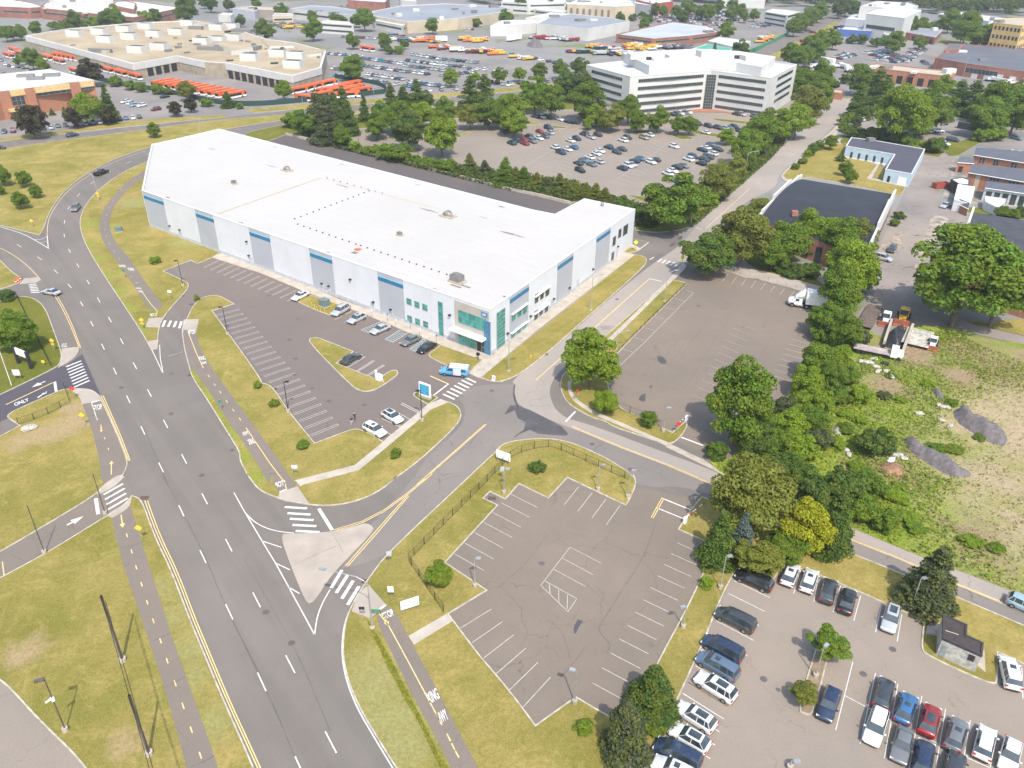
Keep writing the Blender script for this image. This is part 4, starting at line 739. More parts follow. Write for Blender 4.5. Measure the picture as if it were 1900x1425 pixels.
olist('1322,365,black 1330,275,black 1345,340,charcoal 1350,260,white 1370,323,charcoal 1388,240,slate_blue 1400,302,white 1435,272,charcoal','office lot row nearest the street trees',GO)
GF='cars at the foot of the white office block'
olist('1128,40,black 1160,40,charcoal 1185,35,white 1208,30,grey 1235,28,white 1300,103,navy','bays by the office block wall',GF); olist('1350,160,white 1370,118,navy 1435,130,charcoal 1475,132,silver 1510,128,grey 1540,125,black 1580,150,charcoal','bays before the thin green island',GF); olist('1555,38,charcoal 1590,42,silver 1680,55,grey 1725,62,black','bays by the office block corner',GF)
olist('18,152,charcoal 62,136,navy 95,120,navy 230,55,charcoal 270,58,white 310,60,charcoal 440,88,navy 465,92,black 495,93,charcoal 610,108,silver 680,105,white','shaded bays of the office lot',GO)
# around the blue building, alley and brick houses
hA=head('D:1120,640 1020,830')
GA='cars along the alley'
for s,t,c,l in(('D:1290,625 1235,655','sedan','silver','silver saloon parked by the little brick gable shed'),('D:925,905 890,955','suv','charcoal','dark suv parked beside the brick end of the black roofed hall'),('D:800,975 900,1000','wagon','silver','silver suv with dark rails outside the black roofed hall'),('D:1270,885 1290,940','sedan','silver','silver car parked against the second black roofed hall'),('D:75,605 25,640','suv','charcoal','dark grey car in the small yard at the street'),('D:810,1130 830,1070','sedan','white','white car half hidden under the alley tree'),('D:1275,205 1345,215','van','navy','dark blue van in the lot behind the blue building'),('D:1225,225 1290,240','crossover','white','white hatchback in front of the dark blue van'),('D:1700,190 1765,205','suv','slate blue','grey suv parked alone on the far lot edge'),('D:720,78 685,68','suv','white','white suv parked beside the low hedge near the street end'),('D:745,60 705,50','sedan','white','white saloon parked behind another by the low hedge'),('D:785,45 750,38','sedan','maroon','dark red car behind the white saloon by the low hedge'),('D:1060,170 1110,165','suv','black','black suv first in the tree shaded row'),('D:1125,160 1145,145','sedan','silver','silver car second in the tree shaded row'),('D:1160,155 1180,145','sedan','white','white car third in the tree shaded row'),('D:1200,148 1235,150','suv','white','white suv last in the tree shaded row'),('D:865,125 910,118','suv','navy','dark blue car in shade at the small lot'),('D:1690,285 1720,295','sedan','white','white car behind the brick houses, nearer the corner'),('D:1740,295 1775,300','sedan','white','white car behind the brick houses at the frame edge'),('D:20,290 90,300','suv','charcoal','dark suv half under the street trees')):
    carM(s,t,c,l,0,0,GA,2)
# ---- cars around the brick office at the far left
GL='cars outside the brick office'
olist('920,745,white 965,757,white 990,770,light_blue 1040,772,white','middle of the brick office lot',GL,'T',head('T:920,755 970,745')); olist('1145,800,maroon 1210,708,black','alone in the brick office lot',GL,'T',head('T:1110,810 1180,798'))
olist('320,940,charcoal 375,935,silver 425,920,slate_blue 480,915,charcoal 560,915,maroon 632,905,silver 683,897,grey 735,895,white 790,888,charcoal 825,885,charcoal 882,870,navy 925,865,slate_blue 975,862,white 1022,855,charcoal','far road verge row',GL,'T',head('T:425,935 420,905'))
olist('30,962,charcoal 95,957,maroon','view edge end of verge row',GL,'T',head('T:425,935 420,905')); olist('10,440,grey 40,470,white 65,480,charcoal 95,487,white 135,487,black 170,495,charcoal 205,510,silver 30,540,navy','lot behind the brick office',GL,'T',head('T:425,935 420,905'))
# ---- crowded lot behind the bus depot
GC='cars in the crowded lot behind the bus depot'; hC=0; cols=['charcoal','white','black','grey','silver','white','charcoal','white','maroon','grey','slate blue','navy','white','silver','teal blue','silver']
RN=0; rr_=random.Random(5)
FARB=MB(); FCOL={}
def crow(s,n,rn):
    a,b_=W(s,.7); hC=math.atan2(b_[1]-a[1],b_[0]-a[0])+math.pi/2
    for i in range(n):
        t=(i+rr_.uniform(-.15,.15))/max(1,n-1)
        if rr_.random()<.05: continue
        p=lerp(a,b_,t); c=cols[rr_.randrange(16)]; ty=tys[rr_.randrange(6)]
        r=carmeshes(ty,2); ki=(ty,'far')
        if ki not in MESH:
            m=MB()
            for src,mi in((r['body'],0),(r['gl'],1)):
                m.add([v.co[:] for v in src.vertices],[tuple(f.vertices) for f in src.polygons],mi)
            MESH[ki]=m.build('parked_car',[m_paint,m_cglass],link=False).data
        o=bpy.data.objects.new('parked_car',MESH[ki]); COL.objects.link(o); o.location=(p[0],p[1],.08); o.rotation_euler=(0,0,hC+rr_.uniform(-.04,.04)); o.color=(*PC[c],1)
        if (i*5)%3==0: o.rotation_euler.z+=math.pi
        tag(o,'%s %s, %s from the bus depot, %s'%(c,KN[ty],ORD[i%20],rn),'car',GC)
for k,(s,n,rn) in enumerate([('U:560,392 785,412',9,'the short row nearest the parked lone bus'),('U:800,425 1120,470',15,'furthest long row'),('U:1150,395 1410,435',12,'row along the far fence'),('U:1130,440 1390,475',12,'row before the fence row'),('U:820,482 1100,520',13,'the long row below the furthest one'),('U:1120,480 1405,515',12,'middle row, far half'),('U:1420,480 1550,487',5,'the short stub row beside the aisle'),('U:1460,440 1640,458',7,'row against the yard gate'),('U:590,500 655,512',3,'the three cars behind the round tree'),('U:820,540 1110,580',13,'central row, depot half'),('U:1100,520 1280,542',9,'the central row beyond the aisle'),('U:610,552 705,565',4,'the four cars beside the round tree'),('U:780,580 975,606',9,'the row nearest the dark fence'),('U:1150,600 1400,632',12,'long row nearest the highway'),('U:1050,618 1200,638',5,'short loose row nearest the highway'),('U:1340,555 1600,530',8,'the slanting row by the small green tree'),('U:1300,660 1480,652',3,'the three cars on the highway verge side'),('U:1580,500 1780,515',4,'the scattered cars by the yard entrance'),('U:1740,602 1890,622',4,'the cars under the pair of street trees'),('U:660,270 900,280',9,'the row behind the two storey white building'),('V:40,400 480,480',9,'street side row by the office block'),('V:30,610 400,590',8,'row under trees by the office block'),('V:1000,60 1450,95',0,'')]):
    if n: crow(s,n,rn)
# beyond those, the parked cars far off as one mass
def farcars(lst,name='distant_parked_cars'):
    sets={}
    pal=[((.6,.6,.6),0),((.03,.03,.035),1),((.2,.2,.21),2),((.03,.05,.12),3),((.2,.015,.02),4)]
    mats=[plain('far_paint_%s'%n,c,.4) for n,(c,_i) in zip(('white','black','grey','blue','red'),pal)]+[m_cglass]
    b=MB(); r=random.Random(9)
    for s,n,dx,dy,rows_,hs in lst:
        a,e=W(s,.6); h=head(hs)
        for q in range(rows_):
            for i in range(n):
                if r.random()<.12: continue
                t=(i+r.uniform(-.12,.12))/max(1,n-1); x=a[0]+(e[0]-a[0])*t+dx*q; y=a[1]+(e[1]-a[1])*t+dy*q
                M=Matrix.Translation((x,y,.1))@Matrix.Rotation(h,4,'Z'); mi=r.choice([0,0,0,1,1,2,2,3,4])
                b.box(-2.2,2.2,-.85,.85,.2,.95,mi,M); z0=.95; vs=[(-1.7,-.78,z0),(1.0,-.78,z0),(1.0,.78,z0),(-1.7,.78,z0),(-1.3,-.62,1.5),(.4,-.62,1.5),(.4,.62,1.5),(-1.3,.62,1.5)]
                b.add([tuple(M@Vector(v)) for v in vs],[(0,1,5,4),(1,2,6,5),(2,3,7,6),(3,0,4,7)],5); b.add([tuple(M@Vector(v)) for v in vs[4:]],[(0,1,2,3)],mi)
    tag(b.build(name,mats),'rows of parked cars filling the far lots along the horizon','cars',kind='stuff')
farcars([('W:575,400 640,375',6,0,0,1,'W:600,400 660,408'),('W:600,412 705,385',8,0,0,1,'W:600,400 660,408'),('W:830,375 960,335',9,0,-8,2,'W:600,400 660,408'),('W:850,420 900,405',4,0,0,1,'W:600,400 660,408'),('W:960,440 1100,420',9,0,10,5,'W:600,400 660,408'),('W:1000,430 1140,345',10,6,0,2,'W:600,400 660,408'),('W:1195,435 1225,460',4,0,0,1,'W:600,400 660,408'),('V:1000,150 1650,190',40,0,16,2,'V:1000,150 1040,100'),('V:1000,120 1700,150',44,0,18,5,'V:1000,150 1040,100'),('V:1050,80 1850,110',44,0,20,4,'V:1000,150 1040,100'),('W:0,190 190,170',12,0,10,2,'W:600,400 660,408'),('U:30,170 330,190',12,0,14,2,'U:30,170 60,160'),('U:1540,200 1610,215',4,0,0,1,'U:30,170 60,160'),('U:530,60 800,30',8,0,20,1,'U:30,170 60,160'),('T:1150,125 1320,115',10,0,8,2,'U:30,170 60,160'),('W:350,210 420,230',6,0,6,2,'W:600,400 660,408'),('T:350,130 700,190',16,0,6,2,'T:350,130 380,110'),('V:1180,340 1330,340',10,0,5,2,'V:1000,150 1040,100'),('W:1330,200 1420,215',6,0,6,2,'W:600,400 660,408')])
# ---- buses
m_org=plain('orange_roof',(.62,.13,.035),.45,0,.08,.5); m_dkw=plain('dark_bus_glass',(.025,.027,.03),.2)
def busmesh():
    b=MB(); b.box(-6,6,-1.28,1.28,.35,1.15); body=b.build('body',m_wht,link=False).data
    b=MB(); b.box(-6.02,6.02,-1.27,1.27,2.35,2.95); b.box(-5.5,5.5,-1.0,1.0,2.95,3.12); b.box(3.2,5.0,-1.3,1.3,1.15,2.4); b.box(-5.9,-3.9,-1.3,1.3,1.15,2.4); roof=b.build('roof',m_org,link=False).data
    b=MB(); b.box(-5.95,6.03,-1.26,1.26,1.15,2.35); gl=b.build('windows',m_dkw,link=False).data
    b=MB(); b.bar((0,-.15,0),(0,.15,0),.5,n=10); wl=b.build('wheel',m_tyre,link=False).data
    return body,roof,gl,wl
BM=busmesh(); GBU='orange and white buses at the depot'
def bus(p,h,label):
    o=empty('bus',(p[0],p[1],.08),h,label,'bus',GBU); child(BM[0],'body',o); child(BM[1],'roof',o); child(BM[2],'windows',o)
    for x in(3.6,-3.4):
        for s in(-1,1): child(BM[3],'wheel',o,(x,s*1.15,.5))
def buses(s,n,hd,rn,jit=0):
    a,b_=W(s,2)
    for i in range(n): p=lerp(a,b_,i/max(1,n-1)); bus(p,hd,'orange roofed bus, %s in %s'%(ORD[i],rn))
hb1=head('T:740,490 1000,560'); buses('T:785,505 990,552',3,hb1,'the end to end row below the depot wall')
hb2=head('T:1190,590 1700,675')+math.pi/2; buses('T:1195,600 1720,690',11,hb2,'the side by side row along the dark fence')
buses('T:440,402 610,432',6,head('T:400,400 520,440')+.35,'the tight rank before the depot wall'); buses('T:100,362 152,388',2,hb1,'the pair at the far west gate'); buses('T:62,400 110,412',1,hb1,'the spot nearest the small lot'); buses('T:345,415 432,442',2,hb1,'the front pair beside the tight rank'); buses('T:556,517 557,518',1,hb1,'the spot behind the purple tree')
hb3=head('U:430,675 620,640'); buses('U:330,655 450,625',3,hb3,'the west bunch beside the young tree'); buses('U:500,690 545,655',2,hb3,'the front pair of the open yard'); buses('U:540,605 720,612',2,hb3,'the back row of the open yard'); buses('U:620,655 790,660',3,hb3,'the middle row of the open yard'); buses('U:660,632 740,640',2,hb3,'the packed middle of the open yard'); buses('U:390,712 391,713',1,head('U:320,700 450,715'),'the spot nearest the green fence'); buses('U:690,687 691,688',1,head('U:630,690 760,682'),'the spot right on the fence line'); buses('U:836,352 837,353',1,head('U:790,340 885,355'),'the crowded lot, parked alone')
# ================================================================ BUILDINGS
def wallrect(par,a,b,u0,u1,z0,z1,name,mat,proud=.04,th=None,frame=None,grid=None):
    """box standing proud of wall a->b (outward = right side of a->b)"""
    dx,dy=b[0]-a[0],b[1]-a[1]; L=math.hypot(dx,dy); dx/=L;dy/=L; nx,ny=dy,-dx
    def q(u,o,z): return (a[0]+dx*u+nx*o,a[1]+dy*u+ny*o,z)
    def bx(m,u0,u1,z0,z1,o0,o1,mi=0):
        vs=[q(u0,o0,z0),q(u1,o0,z0),q(u1,o1,z0),q(u0,o1,z0),q(u0,o0,z1),q(u1,o0,z1),q(u1,o1,z1),q(u0,o1,z1)]
        m.add(vs,[(0,1,2,3),(7,6,5,4),(4,5,1,0),(5,6,2,1),(6,7,3,2),(7,4,0,3)],mi)
    m=MB(); bx(m,u0,u1,z0,z1,-.05,proud); o=m.build(name,mat,par)
    if grid:
        g=MB(); nu,nz=grid; t=.05
        for i in range(nu+1): u=u0+(u1-u0)*i/nu; bx(g,u-t,u+t,z0,z1,.0,proud+.03)
        for i in range(nz+1): z=z0+(z1-z0)*i/nz; bx(g,u0,u1,z-t,z+t,.0,proud+.025)
        g.build('window_frame',m_mull,o)
    return o
def shell(name,roofpx,h,label,cat,wall,roof,par_h=.45,par_w=.35,pmat=None,group=None,ground=None):
    """building from its roof outline in the photo"""
    p=W(roofpx,h)
    if area(p)<0: p=p[::-1]
    cx=sum(q[0] for q in p)/len(p); cy=sum(q[1] for q in p)/len(p)
    o=empty(name,(cx,cy,0),0,label,cat,group); p=[(x-cx,y-cy) for x,y in p]; n=len(p)
    b=MB(); b.add([(x,y,0) for x,y in p]+[(x,y,h) for x,y in p],[(i,(i+1)%n,n+(i+1)%n,n+i) for i in range(n)]); b.build('wall',wall,o)
    q=offset(p,par_w) ; b=MB(); b.poly(q,h-par_h); b.build('roof',roof,o)
    b=MB(); vs=[(x,y,h+.06) for x,y in offset(p,-.06)]+[(x,y,h+.06) for x,y in q]+[(x,y,h-.3) for x,y in offset(p,-.06)]+[(x,y,h-par_h) for x,y in q]
    b.add(vs,[(i,(i+1)%n,n+(i+1)%n,n+i) for i in range(n)]+[(2*n+i,2*n+(i+1)%n,(i+1)%n,i) for i in range(n)]+[(n+i,n+(i+1)%n,3*n+(i+1)%n,3*n+i) for i in range(n)]); b.build('parapet',pmat or wall,o)
    return o,[(x,y) for x,y in p],(cx,cy)
def rel(a,c): return (a[0]-c[0],a[1]-c[1])
# ---- the white warehouse
HW=10.1
NC,LC,RC=G((910,660)),G((278,420)),G((1172,457))
m_wroof=roofmat('white_membrane_roof',(.47,.44,.405),(.42,.395,.36),-math.atan2(NC[1]-LC[1],NC[0]-LC[0]),.16,.02,.8,.86,.06,.33)
ro=W('A:975,290 1003,170 1140,140 1450,68 B:200,160 C:210,674 355,703 550,600',HW)
Pw=[NC,LC]+ro+[G((1179,388),HW)]
Pw=Pw[::-1] if area(Pw)<0 else Pw
cW=(-30.,230.); wh=empty('warehouse',(cW[0],cW[1],0),0,'long white warehouse with grey panels, blue stripes and a white membrane roof','warehouse')
pw=[rel(q,cW) for q in Pw]; n=len(pw); b=MB(); b.add([(x,y,0) for x,y in pw]+[(x,y,HW) for x,y in pw],[(i,(i+1)%n,n+(i+1)%n,n+i) for i in range(n)]); b.build('wall',m_wall,wh)
q=offset(pw,.4); b=MB(); b.poly(q,HW-.35); b.build('roof',m_wroof,wh)
b=MB(); o_=offset(pw,-.05); vs=[(x,y,HW+.05) for x,y in o_]+[(x,y,HW+.05) for x,y in q]+[(x,y,HW-.15) for x,y in o_]+[(x,y,HW-.35) for x,y in q]
b.add(vs,[(i,(i+1)%n,n+(i+1)%n,n+i) for i in range(n)]+[(2*n+i,2*n+(i+1)%n,(i+1)%n,i) for i in range(n)]+[(n+i,n+(i+1)%n,3*n+(i+1)%n,3*n+i) for i in range(n)]); b.build('parapet',m_wall,wh)
lc,nc,rc=rel(LC,cW),rel(NC,cW),rel(RC,cW)
def FU(s,A,B): return [onwall(p,A,B) for p in PX(s)]
def fel(side,s,name,mat,proud=.05,grid=None,z0=None,z1=None):
    A,B,a,b_=(LC,NC,lc,nc) if side=='f' else (NC,RC,nc,rc)
    (u0,za),(u1,zb)=FU(s,A,B); return wallrect(wh,a,b_,min(u0,u1),max(u0,u1),min(za,zb) if z0 is None else z0,max(za,zb) if z1 is None else z1,name,mat,proud,grid=grid)
wallrect(wh,lc,nc,0,math.dist(LC,NC),0,.9,'plinth',m_grey2,.03); wallrect(wh,nc,rc,0,math.dist(NC,RC),0,.9,'plinth',m_grey2,.03)
for s in('A:942,480 1076,530','A:1285,590 1408,645','B:40,720 178,770','B:440,860 590,915','B:893,1015 1060,1070'):
    (u0,_),(u1,_)=FU(s,LC,NC); u0=max(u0,.1); wallrect(wh,lc,nc,u0,u1,.9,HW+.02,'grey_panel',m_gry,.05); wallrect(wh,lc,nc,u0+.05,u1,8.05,8.95,'blue_stripe',m_stripe,.08); wallrect(wh,lc,nc,u0+.05,u1,8.95,9.12,'light_blue_stripe',m_stripel,.085)
for s in('H:57,195 182,110','H:370,10 C:475,975','C:628,880 722,800'):
    (u0,_),(u1,_)=FU(s,NC,RC); wallrect(wh,nc,rc,u0,u1,.9,HW+.02,'grey_panel',m_gry,.05); wallrect(wh,nc,rc,u0,u1,8.35,9.25,'blue_stripe',m_stripe,.08)
for s in('F:1085,187 1118,237','F:1137,207 1170,257','F:1190,225 1223,275','F:1090,300 1122,350','F:1142,320 1175,370','F:1195,338 1228,388'): fel('f',s,'window',m_tglass,.06,(1,2))
fel('f','F:1293,210 1330,440','window',m_tglass,.06,(1,7))
(u0,_),(uE,_)=FU('F:1400,195 1637,275',LC,NC); wallrect(wh,lc,nc,u0,math.dist(LC,NC)-.3,0,HW-.6,'beige_panel',m_beige,.07); fel('f','F:1430,312 1612,430','window',m_tglass,.12,(6,2),5.0,7.7)
(u0,_),(u1,_)=FU('F:1430,440 1548,540',LC,NC); wallrect(wh,lc,nc,u0,u1,.35,2.9,'window',m_tglass,.12,grid=(3,2))
(u1,_),(u2,_)=FU('F:1553,520 1600,540',LC,NC); wallrect(wh,lc,nc,u1,u1+1.1,0,2.7,'door',m_black,.12); wallrect(wh,lc,nc,u1+1.15,u1+2.3,0,2.7,'door',m_dglass,.12,grid=(1,2))
(u0,_),(u1,_)=FU('F:1405,405 1605,480',LC,NC); wallrect(wh,lc,nc,u0-.3,u1+.4,3.3,3.75,'canopy',m_wht,1.6)
(ub,_),(uc,_)=FU('F:1600,400 1636,400',LC,NC); wallrect(wh,lc,nc,ub,uc+.1,0,7.4,'blue_corner_column',plain('blue_metal',(.07,.18,.30),.5),.2)
(us,zs),(ut,zt)=FU('F:1582,258 1620,283',LC,NC); sg=wallrect(wh,lc,nc,us,ut,8.2,9.1,'sign',m_sblue,.2); dx_,dy_=(NC[0]-LC[0])/math.dist(LC,NC),(NC[1]-LC[1])/math.dist(LC,NC)
words('600',None,0,m_wht,'lettering',sg,lambda u,v:(lc[0]+dx_*(us+.3+(ut-us-.6)*u)+dy_*.215,lc[1]+dy_*(us+.3+(ut-us-.6)*u)-dx_*.215,8.4+.5*v),None)
fel('r','N:1745,140 1825,420','window',m_tglass,.06,(2,9),.3,8.3)
for s in('68,290 92,328','107,268 132,302','142,250 167,281','65,412 90,438','103,392 130,418','140,368 163,393','222,168 243,210','258,150 278,186','292,130 315,164','218,280 240,320','252,262 272,292','288,240 308,272'):
    fel('r','H:'+s,'window',m_tglass if int(s.split(',')[0])<200 else m_dglass,.06,(1,1))
for s in('H:65,282 170,235','H:60,405 168,358','H:218,165 318,122','H:215,280 310,235'):
    (u0,z0),(u1,z1)=FU(s,NC,RC); z=(z0+z1)/2; wallrect(wh,nc,rc,u0,u1,z-.08,z+.06,'awning',m_wht,.5)
for s in('C:738,858 753,903','C:775,808 790,850','C:807,785 832,828','C:728,960 742,1000'): fel('r',s,'window',m_dglass,.06,(1,1))
for s in('C:498,1150 510,1190','H:330,195 345,240','C:760,920 772,955'): (u0,_),(u1,_)=FU(s,NC,RC); wallrect(wh,nc,rc,u0,u0+1.1,0,2.3,'door',m_grey2,.07)
for s in('A:1190,770 1205,790','A:1650,930 1665,950','F:845,210 880,260','F:975,270 995,300','F:520,100 535,150','F:565,120 580,160'): (u0,_),(u1,_)=FU(s,LC,NC); wallrect(wh,lc,nc,u0,u0+1.1,0,2.2,'door',m_grey2,.07)
for sd,s in(('f','A:1124,708'),('f','A:1190,735'),('f','A:1632,812'),('f','A:1648,905'),('f','F:715,65'),('f','F:528,92'),('f','F:573,108'),('f','F:868,214'),('f','F:983,263'),('f','F:1373,300'),('r','H:38,422'),('r','H:190,308'),('r','H:343,193'),('r','H:447,120'),('r','C:603,1066'),('r','C:768,916')):
    A,B,a,b_=(LC,NC,lc,nc) if sd=='f' else (NC,RC,nc,rc); u,z=onwall(PX(s)[0],A,B); wallrect(wh,a,b_,u-.25,u+.25,z-.12,z+.15,'wall_lamp',m_black,.45)
for sd,a_,b__,LL in(('f',lc,nc,math.dist(LC,NC)),('r',nc,rc,math.dist(NC,RC))):
    u_=7.3
    while u_<LL-2: wallrect(wh,a_,b__,u_-.03,u_+.03,.9,HW-.1,'panel_joint',m_grey2,.012); u_+=7.6
# roof furniture
def rp(s,z=HW-.35): return [rel(q,cW) for q in W(s,z)]
def rbox(s,sx,sy,h,name,mat,par=wh,ang=None,z=HW-.35,c=cW):
    x,y=rel(W(s,z)[0],c); a=math.atan2(NC[1]-LC[1],NC[0]-LC[0]) if ang is None else ang
    M=Matrix.Translation((x,y,z))@Matrix.Rotation(a,4,'Z'); return MB().box(-sx/2,sx/2,-sy/2,sy/2,0,h,0,M).build(name,mat,par)
m_unit=plain('rooftop_unit_metal',(.23,.22,.205),.6,.3); m_rdirt=plain('roof_dirt',(.27,.235,.205),.95,0,.3,.6)
def unit(s,par=wh,c=cW,z=HW-.35,k=1.,dome=False):
    o=rbox(s,3.6*k,2.2*k,.35,'curb',m_conc,par,None,z,c); x,y=rel(W(s,z)[0],c)
    a=math.atan2(NC[1]-LC[1],NC[0]-LC[0]); M=Matrix.Translation((x,y,z+.35))@Matrix.Rotation(a,4,'Z')
    if dome:
        b=MB(); st=[]
        for f in range(7):
            t=f/6*math.pi; h=.25+.85*math.sin(t); yw=.85*math.sin(t*.9+.2)
            st.append([tuple(M@Vector((-1.4*k+2.8*k*f/6,yy*k,zz*k))) for yy,zz in((-yw,0),(-yw,h*.6),(-yw*.5,h),(yw*.5,h),(yw,h*.6),(yw,0))])
        loft(b,st,0,True,False); b.build('vent_hood',m_unit,par)
    else:
        b=MB(); b.box(-1.4*k,1.2*k,-.9*k,.9*k,0,1.3*k,0,M); b.box(-.9*k,.7*k,-.7*k,.7*k,1.3*k,1.5*k,0,M); b.build('rooftop_unit',m_unit,par)
unit('B:1420,1080'); unit('B:295,345',dome=True); unit('B:1358,648',dome=True,k=1.15); unit('B:1040,775',k=.45); unit('A:1548,433',k=.5)
rbox('B:762,868',1.2,1.2,.25,'roof_hatch',plain('rust_red_hatch',(.5,.16,.07),.8)); rbox('B:740,888',1.3,.9,.12,'roof_hatch',m_unit); rbox('B:1470,1108',2.8,.5,.05,'walk_pad',m_unit); rbox('B:1410,1108',2.8,.5,.05,'walk_pad',m_unit)
def dots(s,n,name='pipe_support'):
    a,c=rp(s)
    for i in range(n): x,y=lerp(a,c,i/(n-1)); MB().box(x-.14,x+.14,y-.14,y+.14,HW-.35,HW-.13).build(name,m_black,wh)
dots('B:838,480 345,665',14); dots('B:365,700 750,832',10); dots('B:782,842 1350,1032',13); dots('B:560,395 925,495',9)
def pipe(s,name='gas_pipe',mat=None,r=.05):
    p=rp(s)
    for i in range(len(p)-1): MB().bar((*p[i],HW-.05),(*p[i+1],HW-.05),r).build(name,mat or plain('yellow_gas_pipe',(.62,.50,.26),.6),wh)
m_gp=plain('yellow_gas_pipe',(.62,.50,.26),.6); pipe('A:1435,635 B:515,395',mat=m_gp,r=.07); pipe('B:515,395 840,478 1300,600',mat=m_gp,r=.04)
for s,a,e in(('A:1110,522',1.6,1),('A:1590,690',1.8,1),('B:565,886',1.6,.8),('B:1258,1128',2.2,1.2),('B:1745,1182',1.4,.8),('B:215,187',1.8,.5),('B:655,303',2.2,.5),('B:1153,436',2,.5),('B:1715,583',1.6,.5),('B:660,445',5,.9),('B:1225,605',6,1),('C:80,838',7,1.2),('B:190,315',5,.5),('B:1595,655',3,.5),('A:1395,200',4,.6),('C:1,655',2,.6),('C:35,1250',2,.5)):
    x,y=rp(s)[0]; b=MB(); r=random.Random(int(x*10)); m=14; ang=math.atan2(NC[1]-LC[1],NC[0]-LC[0]); pts=[]
    for i in range(m):
        t=6.283*i/m; k=r.uniform(.6,1.1); X_,Y_=a*.6*k*math.cos(t),e*.5*k*math.sin(t); pts.append((x+X_*math.cos(ang)-Y_*math.sin(ang),y+X_*math.sin(ang)+Y_*math.cos(ang)))
    b.poly(pts,HW-.343); b.build('roof_stain',m_rdirt,wh)
for s in('C:660,650','C:672,652'): x,y=rp(s)[0]; MB().bar((x,y,HW-.3),(x,y,HW+.9),.12).build('vent_pipe',m_black,wh)
# ---- white five storey office block
HO=hgt((1431.5,216),(1434,143)); HO=max(16.5,min(HO,21))
o,p,c=shell('office_building','P:35,182 405,280 760,252 1045,232 1085,230 1140,236 1590,292 1805,178 1560,140 1080,118 640,120 320,150',HO,'white five storey office block with a bent front and long window bands','office building',m_offw,roofmat('office_roof',(.56,.56,.57)),.7,.5)
fp=[rel(q,c) for q in W('P:35,182 405,280 1045,232 1140,236 1590,292 1805,178',HO)]
st=HO/5.15
def bandw(a,b_,f0,f1,z0,z1,nn):
    L=math.dist(a,b_); w_=wallrect(o,a,b_,L*f0,L*f1,z0,z1,'window_band',m_dglass,.05,grid=(nn,1))
for k in range(1,5):
    z0=st*k+.9; z1=z0+1.35
    bandw(fp[0],fp[1],.14,.84,z0,z1,14); bandw(fp[1],fp[2],.11,.97,z0,z1,30); bandw(fp[3],fp[4],.03,.92,z0,z1,24); bandw(fp[4],fp[5],.25,.85,z0,z1,8)
bandw(fp[1],fp[2],.15,.97,.9,2.2,26); bandw(fp[3],fp[4],.03,.9,.9,2.2,22); 
L=math.dist(fp[2],fp[3]); wallrect(o,fp[2],fp[3],.4,L-.4,0,HO-1.6,'window',m_dglass,.06,grid=(4,12))
pent=W('P:560,250 640,238 860,215 1070,205 1290,222 1500,262 1615,170 1300,120 950,100 600,120 330,135',HO+.2); pent=[rel(q,c) for q in pent]; b=MB(); b.prism(pent if area(pent)>0 else pent[::-1],HO-.6,HO+3.2); b.build('penthouse',m_offw,o)
for s,sx,sy,h in(('P:780,135',8,6,2),('P:1050,110',9,7,2.6),('P:1420,140',9,7,2),('P:560,140',2,2,1.2),('P:1300,130',2,2,1.4),('P:450,130',7,6,2.2),('P:700,150',12,2,1.2)): rbox(s,sx,sy,h,'rooftop_unit',m_offw if sx>3 else m_trim,o,.2,HO+3.2,c)
terr=W('P:700,590 940,545 1090,540 1200,548 1500,600 1520,615 1180,585 1050,580 900,580 720,610'); b=MB(); b.poly(terr,.16); tag(b.build('brick_terrace',m_brick2),kind='structure')
# ---- bus depot
m_drf=roofmat('tan_gravel_roof',(.42,.335,.215),(.29,.21,.125),None,.75,.045); HD=7.6
o,p,c=shell('bus_depot','T:185,262 715,398 975,468 1300,410 1497,452 1655,462 U:0,500 285,557 500,495 535,372 300,312 100,285 T:1850,255 1700,190 1430,150 1000,165 480,212',HD,'sprawling tan bus depot with a gravel roof dotted with white roof monitors','bus depot',plain('tan_depot_wall',(.36,.30,.225),.9,0,.15,.3),m_drf,.5,1.,m_offw)
def wall_of(roofpts,cc,h): return [rel(q,cc) for q in W(roofpts,h)]
dp=wall_of('T:185,262 715,398 975,468 1300,410 1497,452 1655,462 U:0,500 285,557 500,495',c,HD)
for i in range(len(dp)-1):
    if i==4: continue
    wallrect(o,dp[i],dp[i+1],0,math.dist(dp[i],dp[i+1]),HD-3.2,HD+.02,'fascia',m_offw,.25)
def bays(a,b_,f0,f1,nn,par,h=4.6,mat=None,k=.7,name='bay_door'):
    L=math.dist(a,b_)
    for i in range(nn): u=L*(f0+(f1-f0)*(i+.15)/nn); wallrect(par,a,b_,u,u+L*(f1-f0)/nn*k,0,h,name,mat or m_black,.04)
bays(dp[2],dp[3],.25,.98,4,o); bays(dp[5],dp[6],.02,.98,4,o); bays(dp[6],dp[7],.0,.9,5,o)
hD=head('T:475,275 600,280')
for s in('T:535,250','T:715,235','T:900,215','T:1058,195','T:760,295','T:938,272','T:1120,252','T:1285,237','T:990,372','T:1157,350','T:1370,170','T:1585,203','T:1470,308','T:1585,297','T:1710,280','T:1825,430','U:175,400','U:305,415','U:285,485','T:1690,195'):
    s2=s.split(':'); q=W('%s:%s,%s'%(s2[0],s2[1].split(',')[0],int(s2[1].split(',')[1])+22),HD-.5)[0]; x,y=rel(q,c); M=Matrix.Translation((x,y+4,HD-.5))@Matrix.Rotation(hD,4,'Z')
    r=MB().box(-4.6,4.6,-3,3,0,3.6,0,M).build('roof_monitor',m_offw,o); MB().box(-4.1,4.1,-1.6,2.5,3.6,3.65,0,M).build('skylight',m_trim,r)
